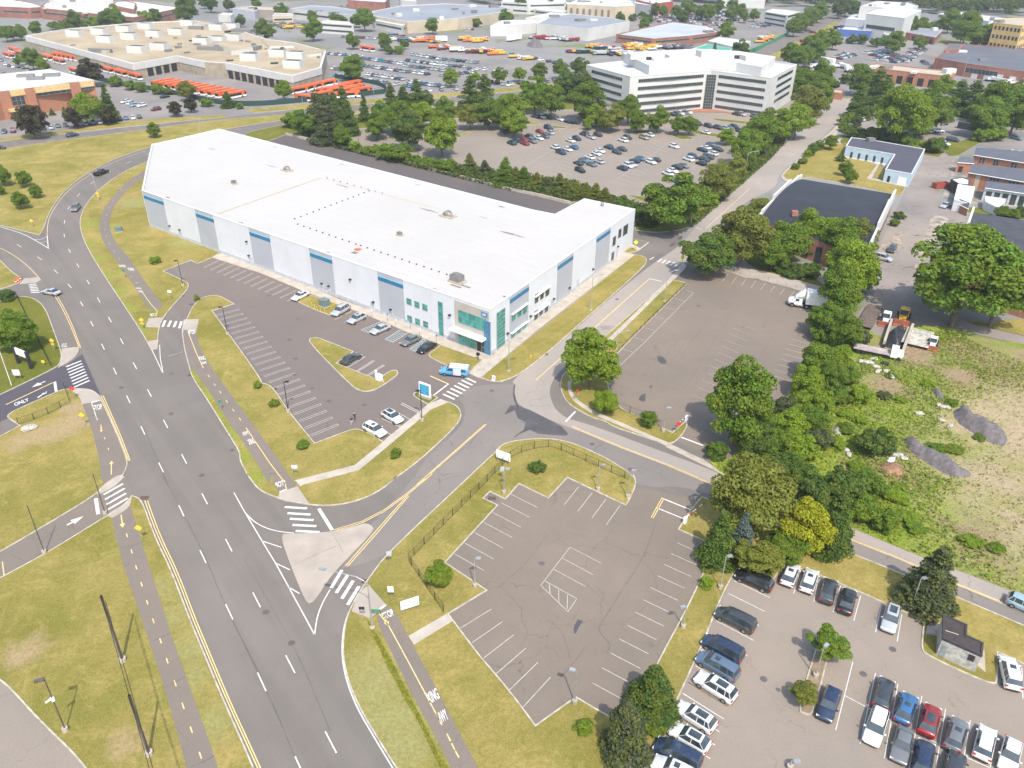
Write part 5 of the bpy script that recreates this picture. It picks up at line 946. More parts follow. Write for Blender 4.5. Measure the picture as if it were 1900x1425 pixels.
for s,sx,sy in(('T:1560,370',18,2.5),('T:1750,360',26,8),('T:1790,235',14,8),('T:1440,215',10,3),('T:740,385',14,2)): rbox(s,sx,sy,2,'rooftop_plant',m_unit,o,hD,HD-.5,c)
for s_,h_ in (('T:1560,325 1700,400 1860,378 1830,335',2.2),('T:730,375 780,392 840,372 800,355',1.2),('U:360,375 535,372 500,400 350,420',1.0),('T:1420,190 1500,200 1560,180 1480,170',1.5),('U:60,300 200,310 300,345 120,350',.8)):
    q_=[rel(t,c) for t in W(s_,HD)]; q_=q_ if area(q_)>0 else q_[::-1]; MB().prism(q_,HD-.6,HD+h_*.8,0,1).build('upper_roof_block',[m_offw,m_drf],o)
rr2=random.Random(8)
for k in range(46):
    x_,y_=rel(G((rr2.uniform(330,600),rr2.uniform(62,118)),HD),c) if k%2 else rel(G((rr2.uniform(110,480),rr2.uniform(50,95)),HD),c); M=Matrix.Translation((x_,y_,HD-.5))@Matrix.Rotation(rr2.random()*3,4,'Z'); a_=rr2.uniform(.6,2.2)
    inb=False; dpp=p
    for i in range(len(dpp)):
        (x1,y1),(x2,y2)=dpp[i-1],dpp[i]
        if (y1>y_)!=(y2>y_) and x_<(x2-x1)*(y_-y1)/(y2-y1)+x1: inb=not inb
    if inb: MB().box(-a_,a_,-a_*.5,a_*.5,0,rr2.uniform(.5,1.3),0,M).build('rooftop_unit',m_unit if k%3 else m_trim,o)
# ---- brick office far left
HB=11
o,p,c=shell('brick_office','T:-220,720 0,672 165,652 520,600 690,588 365,508 0,545 -260,575',HB,'brick office with white roof, ochre band and brick pilasters','office building',m_brick2,roofmat('white_roof',(.74,.74,.73)),.6,.5,m_offw)
bp_=wall_of('T:-220,720 0,672 690,588',c,HB); A0,A1=(bp_[1][0]+c[0],bp_[1][1]+c[1]),(bp_[2][0]+c[0],bp_[2][1]+c[1]); Lb=math.dist(*bp_[1:])
def bu(x,y=620): return onwall(PX('T:%d,%d'%(x,y))[0],A0,A1)[0]
for x0,x1 in((50,165),(235,510),(580,690)): wallrect(o,bp_[1],bp_[2],bu(x0),bu(x1),HB-2.4,HB+.03,'ochre_band',m_gold,.35)
for x0,x1 in((250,520),(595,688)): wallrect(o,bp_[1],bp_[2],bu(x0),bu(x1),HB-3.6,HB-2.4,'window_band',m_dglass,.05,grid=(6,1))
for x0,x1 in((165,235),(508,580),(-40,45)): wallrect(o,bp_[1],bp_[2],bu(x0),bu(x1),0,HB+.1,'pilaster',m_brick2,.9)
wallrect(o,bp_[1],bp_[2],bu(65,760),bu(185,740),HB-6.2,HB-2.6,'window',m_dglass,.06,grid=(4,2)); wallrect(o,bp_[1],bp_[2],bu(60,830),bu(255,800),3.0,4.0,'canopy',m_gold,3.0)
dx1,dy1=(bp_[2][0]-bp_[1][0])/Lb,(bp_[2][1]-bp_[1][1])/Lb
words('66',None,0,plain('gold_letters',(.75,.45,.05),.4),'lettering',o,lambda u,v:(bp_[1][0]+dx1*(bu(88)+(bu(135)-bu(88))*u)+dy1*.37,bp_[1][1]+dy1*(bu(88)+(bu(135)-bu(88))*u)-dx1*.37,HB-1.9+1.5*v),None)
for s in('T:190,565','T:265,585','T:380,560'): rbox(s,7,4,1.2,'rooftop_unit',m_unit,o,.3,HB-.6,c)
# ---- blue L-shaped building
m_bwall=plain('pale_blue_wall',(.42,.53,.62),.85,0,.06,.5); m_droof=roofmat('dark_grey_roof',(.07,.07,.088),(.055,.055,.07),R(20),.2,.15,.85,1.4,.02,.25)
o,p,c=shell('blue_building','D:605,252 925,307 866,405 1040,437 1127,272 790,214 640,195',4.2,'low pale blue L-shaped building with a dark flat roof','building',m_bwall,m_droof,.15,.3,plain('white_trim',(.6,.6,.6),.7))
bq=wall_of('D:605,252 925,307 866,405 1040,437 1127,272',c,4.2)
bays(bq[2],bq[3],.5,.85,1,o,2.6,m_wht,.9,'garage_door'); bays(bq[2],bq[3],.12,.3,1,o,2.2,m_trim,.6,'door'); wallrect(o,bq[0],bq[1],0,math.dist(bq[0],bq[1])-.3,0,.5,'plinth',m_wht,.04)
bays(bq[0],bq[1],.1,.9,5,o,2.4,m_dglass,.3,'window'); rbox('D:765,220',3,2,1.2,'rooftop_unit',m_unit,o,.3,4.1,c)
# ---- two barrel-roofed halls
m_bar=roofmat('black_roll_roof',(.020,.022,.030),(.032,.034,.044),R(-60),.15,.12,.8,.7,.03,.14); m_bar2=roofmat('worn_black_roof',(.040,.041,.05),(.075,.073,.078),R(-60),.35,.3,.85,1.5,.03,.3)
def barrel(eaves,he,rise,label,mat,wallm,steps=True):
    P=W(eaves,he)   # TL TR BR BL (end gables are TL-BL and TR-BR)
    cx=sum(q[0] for q in P)/4; cy=sum(q[1] for q in P)/4; P=[rel(q,(cx,cy)) for q in P]
    o=empty('barrel_roofed_hall',(cx,cy,0),0,label,'hall'); m=14; b=MB(); vs=[]
    for i in range(m+1):
        t=i/m; z=he+rise*math.sin(math.pi*t)**.9 if 0<t<1 else he
        L_=lerp(P[0],P[3],t); R_=lerp(P[1],P[2],t); vs+=[(*L_,z),(*R_,z)]
    b.add(vs,[(2*i,2*i+2,2*i+3,2*i+1) for i in range(m)],0,True); b.build('roof',mat,o)
    wv=MB()
    for side in(0,1):
        pts=[vs[2*i+side] for i in range(m+1)]; wv.add([(x,y,0) for x,y,z in pts]+pts,[(i,i+1,m+2+i,m+1+i) for i in range(m)])
    for a,b_ in((P[0],P[1]),(P[3],P[2])): wv.add([(*a,0),(*b_,0),(*b_,he),(*a,he)],[(0,1,2,3)])
    wv.build('wall',wallm,o)
    if steps:
        for side in(0,1):
            pm=MB()
            for f0,f1,h in((-.01,.07,1.4),(.07,.30,rise*.62+.5),(.30,.70,rise+.9),(.70,.93,rise*.62+.5),(.93,1.01,1.4)):
                a=lerp(P[side],P[3-side],f0); e=lerp(P[side],P[3-side],f1); pm.line(a,e,.55,0); vv=pm.v[-4:]; del pm.v[-4:]; pm.f.pop(); pm.m.pop(); pm.sm.pop()
                q4=[(x,y) for x,y,_ in vv]; pm.prism(q4 if area(q4)>0 else q4[::-1],he-1.2,he+h)
            pm.build('parapet',m_offw,o)
    return o,P,(cx,cy)
o,P,c=barrel('D:305,470 925,572 735,985 20,745',5.6,2.4,'hall with curved black roof between stepped white parapets and brick ends',m_bar,m_brick)
bays(P[2],P[3],.1,.95,7,o,4.2,m_dglass,.45,'window'); bays(P[1],P[2],.1,.9,6,o,3.6,m_dglass,.4,'window'); rbox('D:262,712',1.6,1.4,1.3,'chimney',m_brick,o,0,7.0,c)
o,P,c=barrel('D:1440,690 2600,870 2450,1420 1310,1085',5.6,2.0,'second hall with worn dark roof running out of the frame',m_bar2,m_brick)
rbox('D:1718,1035',1.,1.,.5,'roof_vent',m_wht,o,0,7.4,c)
# ---- brick houses
m_shing=roofmat('shingle_roof',(.085,.09,.11),(.11,.11,.125),None,.2,.3); m_lwall=plain('light_siding',(.45,.47,.50),.8)
def house(eave_front,ridge,back,he,hr,label,wallm=m_brick2):
    a,b_=W(eave_front,he); r0,r1=W(ridge,hr); w0=(2*r0[0]-a[0],2*r0[1]-a[1]); w1=(2*r1[0]-b_[0],2*r1[1]-b_[1])
    cx,cy=(a[0]+w1[0])/2,(a[1]+w1[1])/2; a,b_,r0,r1,w0,w1=[rel(q,(cx,cy)) for q in(a,b_,r0,r1,w0,w1)]
    o=empty('brick_house',(cx,cy,0),0,label,'house'); ov=.4
    m=MB(); m.add([(*a,0),(*b_,0),(*w1,0),(*w0,0),(*a,he),(*b_,he),(*w1,he),(*w0,he),(*r0,hr-.05),(*r1,hr-.05)],[(0,1,5,4),(1,2,6,9,5),(2,3,7,6),(3,0,4,8,7)]); m.build('wall',wallm,o)
    m=MB(); e=lambda p,q,k:(p[0]+(p[0]-q[0])*k,p[1]+(p[1]-q[1])*k); k=.12
    A,B_,C_,D_=e(a,r0,k),e(b_,r1,k),e(w1,r1,k),e(w0,r0,k); dz=(hr-he)*k
    m.add([(*A,he-dz+.05),(*B_,he-dz+.05),(*r1,hr+.05),(*r0,hr+.05),(*D_,he-dz+.05),(*C_,he-dz+.05)],[(0,1,2,3),(3,2,5,4)]); m.build('roof',m_shing,o)
    m=MB(); m.bar((*A,he-dz),(*B_,he-dz),.13,n=5); m.build('gutter',m_wht,o); return o,a,b_,(cx,cy)
o,a,b_,c=house('O:550,655 1620,830','O:600,520 1620,640','',5.2,6.6,'two storey brick house row nearer the white shed, grey shingle roof')
bays(a,b_,.12,.22,1,o,4.6,m_tan,.8,'door'); L=math.dist(a,b_)
for f in(.36,.42,.48,.68,.74,.80): wallrect(o,a,b_,L*f,L*(f+.05),2.9,4.5,'window',m_dglass,.05,grid=(1,2))
o,a,b_,c=house('O:640,345 1620,495','O:680,225 1620,335','',5.2,6.4,'brick house row behind the first one, beside the far lot')
L=math.dist(a,b_)
for f in(.12,.18,.38,.43,.70,.76): wallrect(o,a,b_,L*f,L*(f+.045),2.6,4.4,'window',m_dglass,.05,grid=(1,2))
o,a,b_,c=house('O:350,480 640,500','O:380,385 640,400','',3.6,5.0,'small brick house end with two low dormers'); wallrect(o,a,b_,.8,2.2,0,2.2,'door',m_trim,.05)
o,a,b_,c=house('O:835,930 1620,1040','O:860,840 1620,935','',4.2,4.8,'pale lean-to row below the brick houses with dark bays',m_lwall); bays(a,b_,.03,.97,5,o,3.2,m_dglass,.7,'bay')
def shed(s,h,label,wall,roof,name='shed',cat='shed'): return shell(name,s,h,label,cat,wall,roof,.1,.2)
shed('O:360,872 655,920 575,1215 292,1140',3.4,'white flat roofed shed behind the alley car',m_wht,plain('white_sheet_roof',(.66,.68,.70),.5)); shed('O:230,782 430,752 558,795 552,882 372,862',3.6,'open white canopy next to the white shed',m_trim,plain('white_canopy',(.68,.67,.66),.5),'carport','carport')
shed('O:830,1075 1210,1130 1190,1200 1060,1290 835,1180',2.6,'pale yard shed under the lean-to row',m_lwall,plain('white_sheet',(.6,.6,.6),.6))
o,a,b_,c=house('O:365,1215 540,1300','O:385,1130 560,1200','',2.4,3.6,'tiny brick gabled shed beside the parked silver saloon')
# ---- stone hut in the near car park
HH=3.0
o,p,c=shell('stone_hut','Q:540,250 718,325 716,408 843,465 835,560 535,428',HH,'small weathered stone utility hut with dark L-shaped flat roof','hut',plain('weathered_stone',(.52,.50,.45),.95,0,.45,2.2,c2=(.26,.25,.22)),roofmat('old_tar_roof',(.045,.035,.035),(.07,.055,.05),None,.4,1.2),.05,.15,plain('tar_edge',(.05,.045,.045),.9))
hp=wall_of('Q:535,428 835,560',c,HH); L=math.dist(*hp); wallrect(o,hp[0],hp[1],L*.72,L*.88,1.5,2.4,'louvre',m_trim,.05); wallrect(o,hp[0],hp[1],L*.05,L*.2,0,2.1,'door',m_mull,.05)
b=MB(); a_,b2=[rel(q,c) for q in W('Q:553,372 655,405',HH+.05)]; b.bar((*a_,HH+.08),(*b2,HH+.08),.05); b.build('roof_batten',plain('pale_batten',(.5,.4,.3)),o)
path('Q:400,400 420,310 510,320 490,420',m_conc,.2,'concrete_pad',False); path('Q:470,560 800,650 860,700 850,520 840,540 500,430 480,540',m_conc,.16,'concrete_pad',False)
# ---- far buildings: (name, roof outline, height, label, wall, roof, window rows, units)
rw=roofmat('pale_roof',(.58,.57,.55),(.48,.46,.44),None,.35,.04); rg=roofmat('blue_grey_roof',(.22,.235,.26),(.30,.31,.32),None,.4,.03); rd=roofmat('slate_roof',(.10,.105,.12),(.14,.14,.15),None,.3,.04); rgr=roofmat('green_metal_roof',(.05,.30,.20),(.08,.36,.25),None,.1,.1); rt=roofmat('tan_roof',(.45,.38,.29),(.38,.32,.25),None,.3,.04)
m_mbr=plain('dull_brick',(.30,.13,.09),.9,0,.15,.2); m_yelw=plain('yellow_stucco',(.62,.42,.16),.85,0,.06,.3)
FB=[('factory','T:290,58 760,108 985,128 1290,66 1295,48 1000,8 560,-6 330,18',8,'long dull brick factory with a cluttered pale roof behind the depot trees',m_mbr,rw,1,14),
('factory','T:-160,28 0,48 215,58 330,50 250,22 0,-20',8,'brick factory wing at the far west edge of the view',m_mbr,rw,1,6),
('factory','T:360,5 560,18 830,2 830,-30 500,-40',12,'pale factory block behind the long brick factory',m_offw,rw,0,5),
('factory','T:820,38 985,70 1000,22 870,-5',11,'short brick and white block among the factory roofs',m_mbr,rw,0,2),
('warehouse','U:1130,160 1500,135 1910,75 1830,48 1400,26 1080,42 860,85 880,115',8,'huge low warehouse with blue grey roof and white rim',m_tan,rg,0,16),
('warehouse','U:270,62 720,112 890,90 600,50 430,40',8,'long white warehouse with a grey roof left of the huge one',m_offw,rg,1,8),
('warehouse','U:890,150 1100,190 1140,160 1300,130 1080,95 860,110',6,'lower front wing of the huge warehouse with dirty pale roof',m_offw,rw,1,6),
('office_building','U:480,165 735,182 700,160 540,147',7,'two storey white office with small windows by the round tree',m_offw,rw,2,0),
('building','U:140,116 290,112 280,98 160,95',7,'small tan building beside the far junkyard',m_tan,rt,1,0),
('building','U:0,70 240,80 180,50 0,45',6,'low brown sheds at the far west yard',plain('brown_metal',(.32,.27,.22)),rt,0,3),
('building','U:690,0 970,18 1000,-20 700,-25',8,'brick fronted store far behind the warehouses',m_mbr,rw,0,2),
('building','U:1080,0 1200,12 1180,-20 1070,-20',10,'white cube like plant building far behind the warehouses',m_offw,rw,0,0),
('warehouse','V:-120,190 0,188 218,168 215,150 90,146 -40,150',7,'white box warehouse beside the gravel heap yard',m_offw,rw,0,2),
('warehouse','V:222,172 600,212 905,157 760,130 480,100 330,118',8,'white warehouse with dark blue grey roof and rust stains',m_offw,rg,0,8),
('warehouse','V:805,252 1080,285 1360,262 1572,235 1480,188 1220,158 1000,205',5.5,'brick warehouse with a streaked pale grey roof',m_mbr,roofmat('streaky_roof',(.42,.44,.46),(.33,.35,.37),None,.4,.05),1,6),
('building','V:1335,367 1595,405 1665,355 1470,322',4,'low building with a bright green roof behind the office block',m_offw,rgr,0,0),
('building','V:1478,300 1690,350 1795,302 1560,270',5,'pale roofed building behind the green roofed one',m_offw,rw,0,1),
('mall','V:445,28 800,48 945,38 900,-5 560,-20',12,'tan shopping mall with tall columns and a pale roof',m_tan,rw,0,6),
('parking_deck','V:-40,12 160,25 440,18 420,-20 0,-25',9,'white parking deck with long open levels',m_offw,rw,2,0),
('building','V:140,130 300,125 480,102 330,90',5,'low white shed between the two big warehouses',m_offw,rw,0,0),
('building','V:200,68 430,95 450,75 250,55',5,'narrow white building near the parking deck',m_offw,rw,1,0),
('store','V:1080,28 1225,10 1200,-10 950,0',10,'red walled store behind the mall car park',plain('red_wall',(.38,.08,.06)),rw,0,2),
('store','V:930,22 1060,40 1090,10 980,-15',9,'grey gabled store beside the red walled one',m_grey2,rw,0,1),
('office_building','W:72,82 232,108 326,82 255,72 130,62',10,'small white three storey office at the highway',m_offw,rw,3,1),
('medical_building','W:790,96 1058,128 1178,72 1100,45 860,68',16,'big white medical block with one long window band',m_offw,rw,0,3),
('medical_building','W:745,44 1050,62 1155,40 1090,18 860,8',17,'rear wing of the medical block with white roof plant',m_offw,rw,0,8),
('medical_building','W:645,132 790,142 815,108 760,98 690,104',9,'low grey wing at the corner of the medical block',m_grey2,rw,0,0),
('hotel','W:1690,158 1890,182 1990,150 1905,128 1745,128',20,'yellow stucco hotel with arched top windows',m_yelw,rt,4,2),
('brick_warehouse','W:1275,408 1500,448 2300,560 2300,400 1900,340 1480,312 1355,345',7,'brick freight warehouse with a huge dark roof',m_mbr,rd,0,8),
('brick_warehouse','W:1345,350 1440,352 1480,310 1370,308',8.5,'small raised brick block at the corner of the freight warehouse',m_mbr,rd,0,0),
('loading_building','W:785,472 1395,542 1418,502 1230,485 1060,465 850,445',6.5,'long brick loading building with dark dock doors and a tan roof',m_brick2,rt,0,6),
('garage','W:1048,222 1275,262 1325,212 1130,192',5,'low brick garage with a grey roof across from the hotel',m_mbr,rg,0,3),
('building','W:910,238 950,250 1000,215 930,205',5,'tiny white service station building',m_offw,rw,0,0),
('canopy_building','W:600,205 825,222 835,198 640,185',5,'long low building with blue white canopy by the highway',plain('blue_fascia',(.08,.14,.38)),rw,0,0),
('building','W:1290,98 1660,150 1790,130 1420,78',6,'long low pale roofed sheds in front of the woods',m_offw,rw,0,2),
('building','W:1650,160 1790,150 1760,138 1660,148',6,'grey roofed annexe beside the hotel',m_grey2,rw,0,0),
('house','W:550,650 625,658 625,632 556,625',3.2,'tiny brick gatehouse at the street end',m_brick2,rt,0,0),
('building','V:1560,-5 1900,5 1900,-20 1560,-20',7,'pale sheds beyond the far wood',m_offw,rw,0,0),
('building','T:1600,110 1690,115 1720,100 1640,92',5,'pale shed beside the tall rusty mast',m_offw,rw,0,0),('building','T:1705,62 1870,85 1900,70 1900,55 1780,48',6,'grey shed row behind the rusty mast',m_grey2,rt,0,2)]
for nm,s,h,lb,wm,rm_,wr,nu in FB:
    o,p,c=shell(nm,s,h,lb,'building' if nm in('building','canopy_building') else nm.replace('_',' '),wm,rm_,.4,.8 if h>5 else .3,m_offw if wm is m_tan or rm_ is rg else None)
    q=W(s,h); r=random.Random(len(lb)); xs=[t[0] for t in p]; ys=[t[1] for t in p]; cnt=0
    def inside(x,y):
        k=False
        for i in range(len(p)):
            (x1,y1),(x2,y2)=p[i-1],p[i]
            if (y1>y)!=(y2>y) and x<(x2-x1)*(y-y1)/(y2-y1)+x1: k=not k
        return k
    while cnt<nu:
        x,y=r.uniform(min(xs),max(xs)),r.uniform(min(ys),max(ys))
        if inside(x,y): M=Matrix.Translation((x,y,h-.4))@Matrix.Rotation(r.random(),4,'Z'); k=r.uniform(1.2,4); MB().box(-k,k,-k*.6,k*.6,0,r.uniform(.9,2.4),0,M).build('rooftop_unit',m_unit if r.random()<.6 else m_offw,o)
        cnt+=1
    n=len(p)
    for i in range(n):
        a,b_=p[i],p[(i+1)%n]; L=math.dist(a,b_); nx,ny=(b_[1]-a[1])/L,-(b_[0]-a[0])/L
        if (a[0]+c[0])*nx+(a[1]+c[1])*ny>-20 or L<8: continue
        for k in range(wr):
            z0=(h/(wr+.001))*k+h/wr*.42 if wr>1 else h*.5
            wallrect(o,a,b_,L*.06,L*.94,z0,z0+min(1.3,h/wr*.4),'window_band',m_dglass,.05,grid=(max(2,int(L/2.5)),1)) if nm!='hotel' else [wallrect(o,a,b_,L*f,L*(f+.08),z0-1,z0+1.2,'window',m_dglass,.06) for f in(.06,.2,.34,.48,.62,.76,.88)]
    if nm=='loading_building':
        e=[rel(t,c) for t in W('W:785,472 1395,542',h)]; bays(e[0],e[1],.01,.98,8,o,4.0,m_black,.55); 
    if nm=='brick_warehouse' and nu: e=[rel(t,c) for t in W('W:1500,448 2300,560',h)]; bays(e[0],e[1],.05,.98,8,o,3.8,m_offw,.5); wallrect(o,e[0],e[1],0,18,2.5,5,'window_band',m_dglass,.1,grid=(8,1))
    if nm=='medical_building' and h==16: e=[rel(t,c) for t in W('W:790,96 1058,128',h)]; wallrect(o,e[0],e[1],2,math.dist(*e)-6,6.5,9,'window_band',m_dglass,.1,grid=(14,1))
    if nm=='garage': e=[rel(t,c) for t in W('W:1048,222 1275,262',h)]; bays(e[0],e[1],.3,.97,5,o,3.2,m_black,.6)
    if nm=='mall': e=[rel(t,c) for t in W('V:445,28 800,48',h)]; bays(e[0],e[1],.05,.95,7,o,9,plain('dark_tan_recess',(.2,.16,.12)),.4,'recess')
# ================================================================ TREES
CN={'mid':'green','light':'bright green','dark':'dark green','olive':'olive green','yellow':'golden yellow','purple':'dark purple','blue':'silvery blue','lime':'lime green','grey':'grey green'}
KD={'round':'tree','open':'spreading tree','cone':'conical tree','spruce':'spruce','bush':'bush','shrub':'small shrub'}
ADJ=['','','full ','rounded ','dense ','tall ','low ']
def trees(s,place,frm,group=None):
    items=[]
    for tkn in s.split(';'):
        tkn=tkn.strip()
        if not tkn: continue
        cp,rest=tkn.split(':'); f=rest.split(','); x,y,r=map(float,f[:3]); kind,col=f[3],f[4]; k=float(f[5]) if len(f)>5 else 1.0; items.append((PX('%s:%g,%g'%(cp,x,y))[0][0],cp,x,y,r,kind,col,k))
    items.sort(key=lambda t:t[0])
    for i,(_,cp,x,y,r,kind,col,k) in enumerate(items):
        lb='%s %s, %s from %s %s'%(CN[col],KD[kind],ORD[i],frm,place) if len(items)>1 else '%s %s %s'%(CN[col],KD[kind],place)
        tree(x,y,r,kind,col,lb,'tree' if kind not in('bush','shrub') else 'bush',group=group,k=k,crop=cp)
trees('H:590,600,185,round,light,1.1','with an airy lumpy crown at the street corner island','')
trees('H:690,875,92,round,light,.8','below the big corner island tree','')
trees('H:975,990,60,round,mid,.9','by the low fence of the large empty lot','')
trees('H:1590,900,215,round,mid,1.3','tallest beside the empty lot entrance','')
trees('K:955,485,66,round,lime,.9','in the fence corner lawn','')
trees('H:235,1308,58,bush,dark','inside the curved black fence','')
trees('F:395,1160,42,bush,mid;F:1015,1215,45,shrub,mid;F:205,885,36,bush,lime;F:100,765,34,bush,lime;E:1300,190,24,shrub,lime','on the lawn around the warehouse car park','entry drive')
trees('A:1022,938,36,bush,light','alone on the dry lawn by the bike path','')
trees('E:95,405,122,round,mid','over the sign board lawn','')
trees('E:45,175,48,bush,dark','beside the path crossing at the view edge','')
trees('A:10,375,52,round,mid;A:155,398,44,round,mid;A:130,540,46,round,mid;A:235,482,34,round,mid;A:0,470,26,round,mid;A:1015,78,38,round,mid','on the big lawn','view edge')
trees('M:110,110,185,round,olive,1.0;M:385,260,125,round,yellow,1.05;M:520,240,112,cone,dark,1.0;M:75,305,64,spruce,blue,1.0;M:-35,330,88,spruce,dark,.9;M:285,350,100,round,mid,.75;M:150,405,100,round,olive,.8;M:150,475,55,bush,mid','in the near car park clump','lot barrier','trees in the clump at the near car park corner')
trees('M:1000,520,112,spruce,grey,.72','casting shade on the street verge near the stone hut','')
trees('M:490,815,84,open,mid,.9','at the head of the planted bed','') ; trees('M:370,1055,64,open,olive,.9','at the foot of the planted bed','')
trees('L:1075,528,40,bush,light','next to the lamp on the narrow verge','')
trees('L:815,1060,142,cone,dark,.62','dark and dense between the two near car parks','')
trees('L:680,1255,118,spruce,grey,.8','at the lower corner of the empty car park','')
trees('L:480,1225,46,bush,lime','yellowish below the empty car park corner lamp',''); trees('L:830,1240,44,bush,lime','at the foot of the dark conifer','')
trees('C:1150,620,200,round,mid,.85;C:1385,610,62,bush,light;C:1425,490,112,round,olive,.9;C:1530,405,85,round,olive;C:1620,340,65,round,mid;C:1610,260,105,round,mid;C:1700,185,110,round,mid;C:1775,120,90,round,mid;W:180,885,100,round,light;W:300,850,105,round,light;W:380,740,110,round,olive;W:455,700,90,round,mid','along the street beside the office car park','warehouse','street trees beside the office car park')
trees('C:1370,965,165,round,dark,.8;C:1610,850,185,round,olive;C:1700,690,85,round,olive;D:130,950,110,round,mid;D:220,890,125,round,mid;D:340,820,120,round,light;D:400,920,90,bush,dark;D:490,850,110,round,light;D:600,890,135,round,mid;D:700,860,110,round,olive;D:280,1080,70,bush,dark;D:380,1080,70,bush,dark;D:180,1050,60,bush,dark','between empty lot and black hall','street','trees before the black roofed hall')
trees('D:640,1070,165,round,light,1.1;D:720,1110,95,round,mid;D:570,1220,150,round,mid;I:480,330,110,round,mid;I:600,400,110,round,mid;I:470,430,85,bush,mid;I:690,450,70,bush,grey;I:560,610,100,round,light;I:430,620,120,round,mid;I:350,740,105,round,light;I:500,720,110,round,mid;I:610,710,85,bush,mid','in the empty lot thicket','alley','thicket trees along the empty lot')
trees('I:690,825,80,bush,light;I:430,850,95,bush,light;I:560,840,90,bush,mid;I:300,880,90,bush,light;I:190,910,85,bush,grey;I:260,1010,110,bush,light;I:400,1000,100,bush,mid;I:430,1110,90,bush,grey;I:150,1130,110,bush,mid;I:320,1190,115,bush,light;I:200,1300,110,bush,dark;I:340,1370,120,bush,dark;I:0,1120,120,round,dark;H:1430,1200,80,bush,dark','low in the road bend thicket','lot entrance','thicket bushes by the road bend')
trees('I:785,1140,115,bush,dark,1.1','standing alone beside the dark gravel heap','')
trees('I:600,955,52,bush,light,.6;I:700,1000,46,bush,light,.6;I:860,835,48,bush,grey,.6;I:965,865,42,bush,light,.5;I:905,705,36,bush,mid,.5;I:1150,760,46,bush,light,.5;I:1300,880,42,bush,mid,.5;I:1200,1185,62,bush,mid,.5;I:1330,1190,52,bush,light,.5;I:1490,1110,38,bush,mid,.5;I:600,1050,60,bush,mid,.6;I:560,1160,52,bush,light,.6','on the open weeds','the thicket','shrubs on the open weeds')
trees('I:680,1300,60,bush,light,.6;I:745,1335,52,bush,mid,.6;I:950,1430,46,bush,light,.5;M:860,200,52,bush,light,.6;M:915,262,46,bush,mid,.5;M:1180,322,46,bush,light,.5;M:1300,355,38,bush,mid,.5;M:820,110,60,bush,light,.5;M:560,200,50,bush,light,.6','on the weeds nearest the street','the clump','shrubs on the street side weeds')
trees('M:560,60,110,bush,dark;M:650,170,85,bush,mid;M:760,225,70,bush,mid;M:430,90,90,bush,dark;M:690,60,80,bush,mid','on the field edge behind the yellow tree','clump')
trees('D:1400,1110,300,round,mid,.9','with a wide open crown and pale trunk over the alley end','')
trees('D:1640,1190,190,open,mid,.9','second spreading tree beside the alley end house',''); trees('D:1230,1110,130,open,mid,.9','reaching over the alley from its wide neighbour','')
trees('C:30,425,75,cone,mid,.7;C:95,450,62,cone,olive,.5;C:150,455,70,cone,mid,.5;C:235,485,62,cone,olive,.5;C:300,505,52,cone,grey,.45;C:385,495,64,cone,olive,.5;C:440,525,58,cone,olive,.45;C:500,545,62,cone,olive,.5;C:560,555,66,cone,olive,.5;C:625,560,66,cone,olive,.5;C:685,585,62,cone,olive,.5;C:800,650,80,bush,dark;C:920,705,55,bush,dark;C:1000,730,60,bush,dark;B:1220,290,50,bush,mid;B:1290,305,48,bush,mid;B:1360,315,62,bush,mid;B:1500,290,62,cone,olive,.5','in the hedge along the loading yard','far end','hedge trees along the loading yard')
trees('B:1600,330,56,cone,grey,.5;B:1725,375,72,cone,mid,.7;B:1050,235,82,bush,mid;B:950,225,72,bush,mid;B:740,185,42,bush,light;B:820,212,42,bush,light;B:890,200,40,bush,light;B:660,115,62,round,mid;B:1150,270,40,bush,mid','in loading yard hedge, west half','big lawn','hedge trees along the loading yard')
trees('B:1315,115,118,round,light;B:1095,75,115,round,dark;B:885,45,80,round,mid;B:560,30,115,cone,grey,.8;B:690,10,80,cone,dark,.8;B:395,30,75,round,mid','before the office car park','ramp','near row of the car park woods')
trees('U:290,880,80,bush,mid;U:470,850,110,cone,grey,.8;U:590,830,90,cone,dark,.8;U:660,800,100,cone,dark,.8;U:815,810,48,spruce,dark;U:940,860,90,round,mid;U:1010,730,80,cone,dark,.7;U:1100,720,75,cone,dark,.6;U:1200,700,95,cone,dark,.6;U:1265,740,60,round,dark','behind the warehouse far corner','far ramp','trees behind the warehouse corner')
trees('U:1100,870,110,round,mid;U:1240,840,85,round,light;U:1370,900,80,round,lime;U:1410,820,85,round,mid;U:1590,710,120,cone,dark,.6;U:1700,690,115,cone,dark,.6;U:1590,850,85,round,olive;U:1720,840,95,round,mid;U:1830,830,95,round,mid;U:1890,905,60,round,light','between highway and office lot','bus depot','wood between highway and office car park')
trees('V:55,900,90,round,light;V:30,800,100,round,light;V:210,690,115,round,mid;V:330,740,110,round,mid;V:440,630,90,round,dark;V:540,640,95,round,dark;V:600,740,125,round,mid;V:660,850,70,round,light;V:770,860,90,round,olive;V:900,800,95,round,mid;V:580,835,42,bush,lime;V:540,490,58,round,dark','beside the office block','bus depot','wood beside the office block')
trees('V:245,520,52,round,mid;V:400,510,58,round,mid;V:95,545,46,round,light;U:1810,555,52,round,mid;U:1625,575,40,round,light;U:1450,570,58,round,light','along the far verge of the highway','bus depot')
trees('V:600,905,42,round,light;V:720,905,52,round,light;V:960,890,72,round,mid;V:1110,880,80,round,mid;V:1260,915,62,round,mid;V:1345,920,62,round,mid;C:1490,190,46,round,light','on office car park islands','wood','island trees in the office car park')
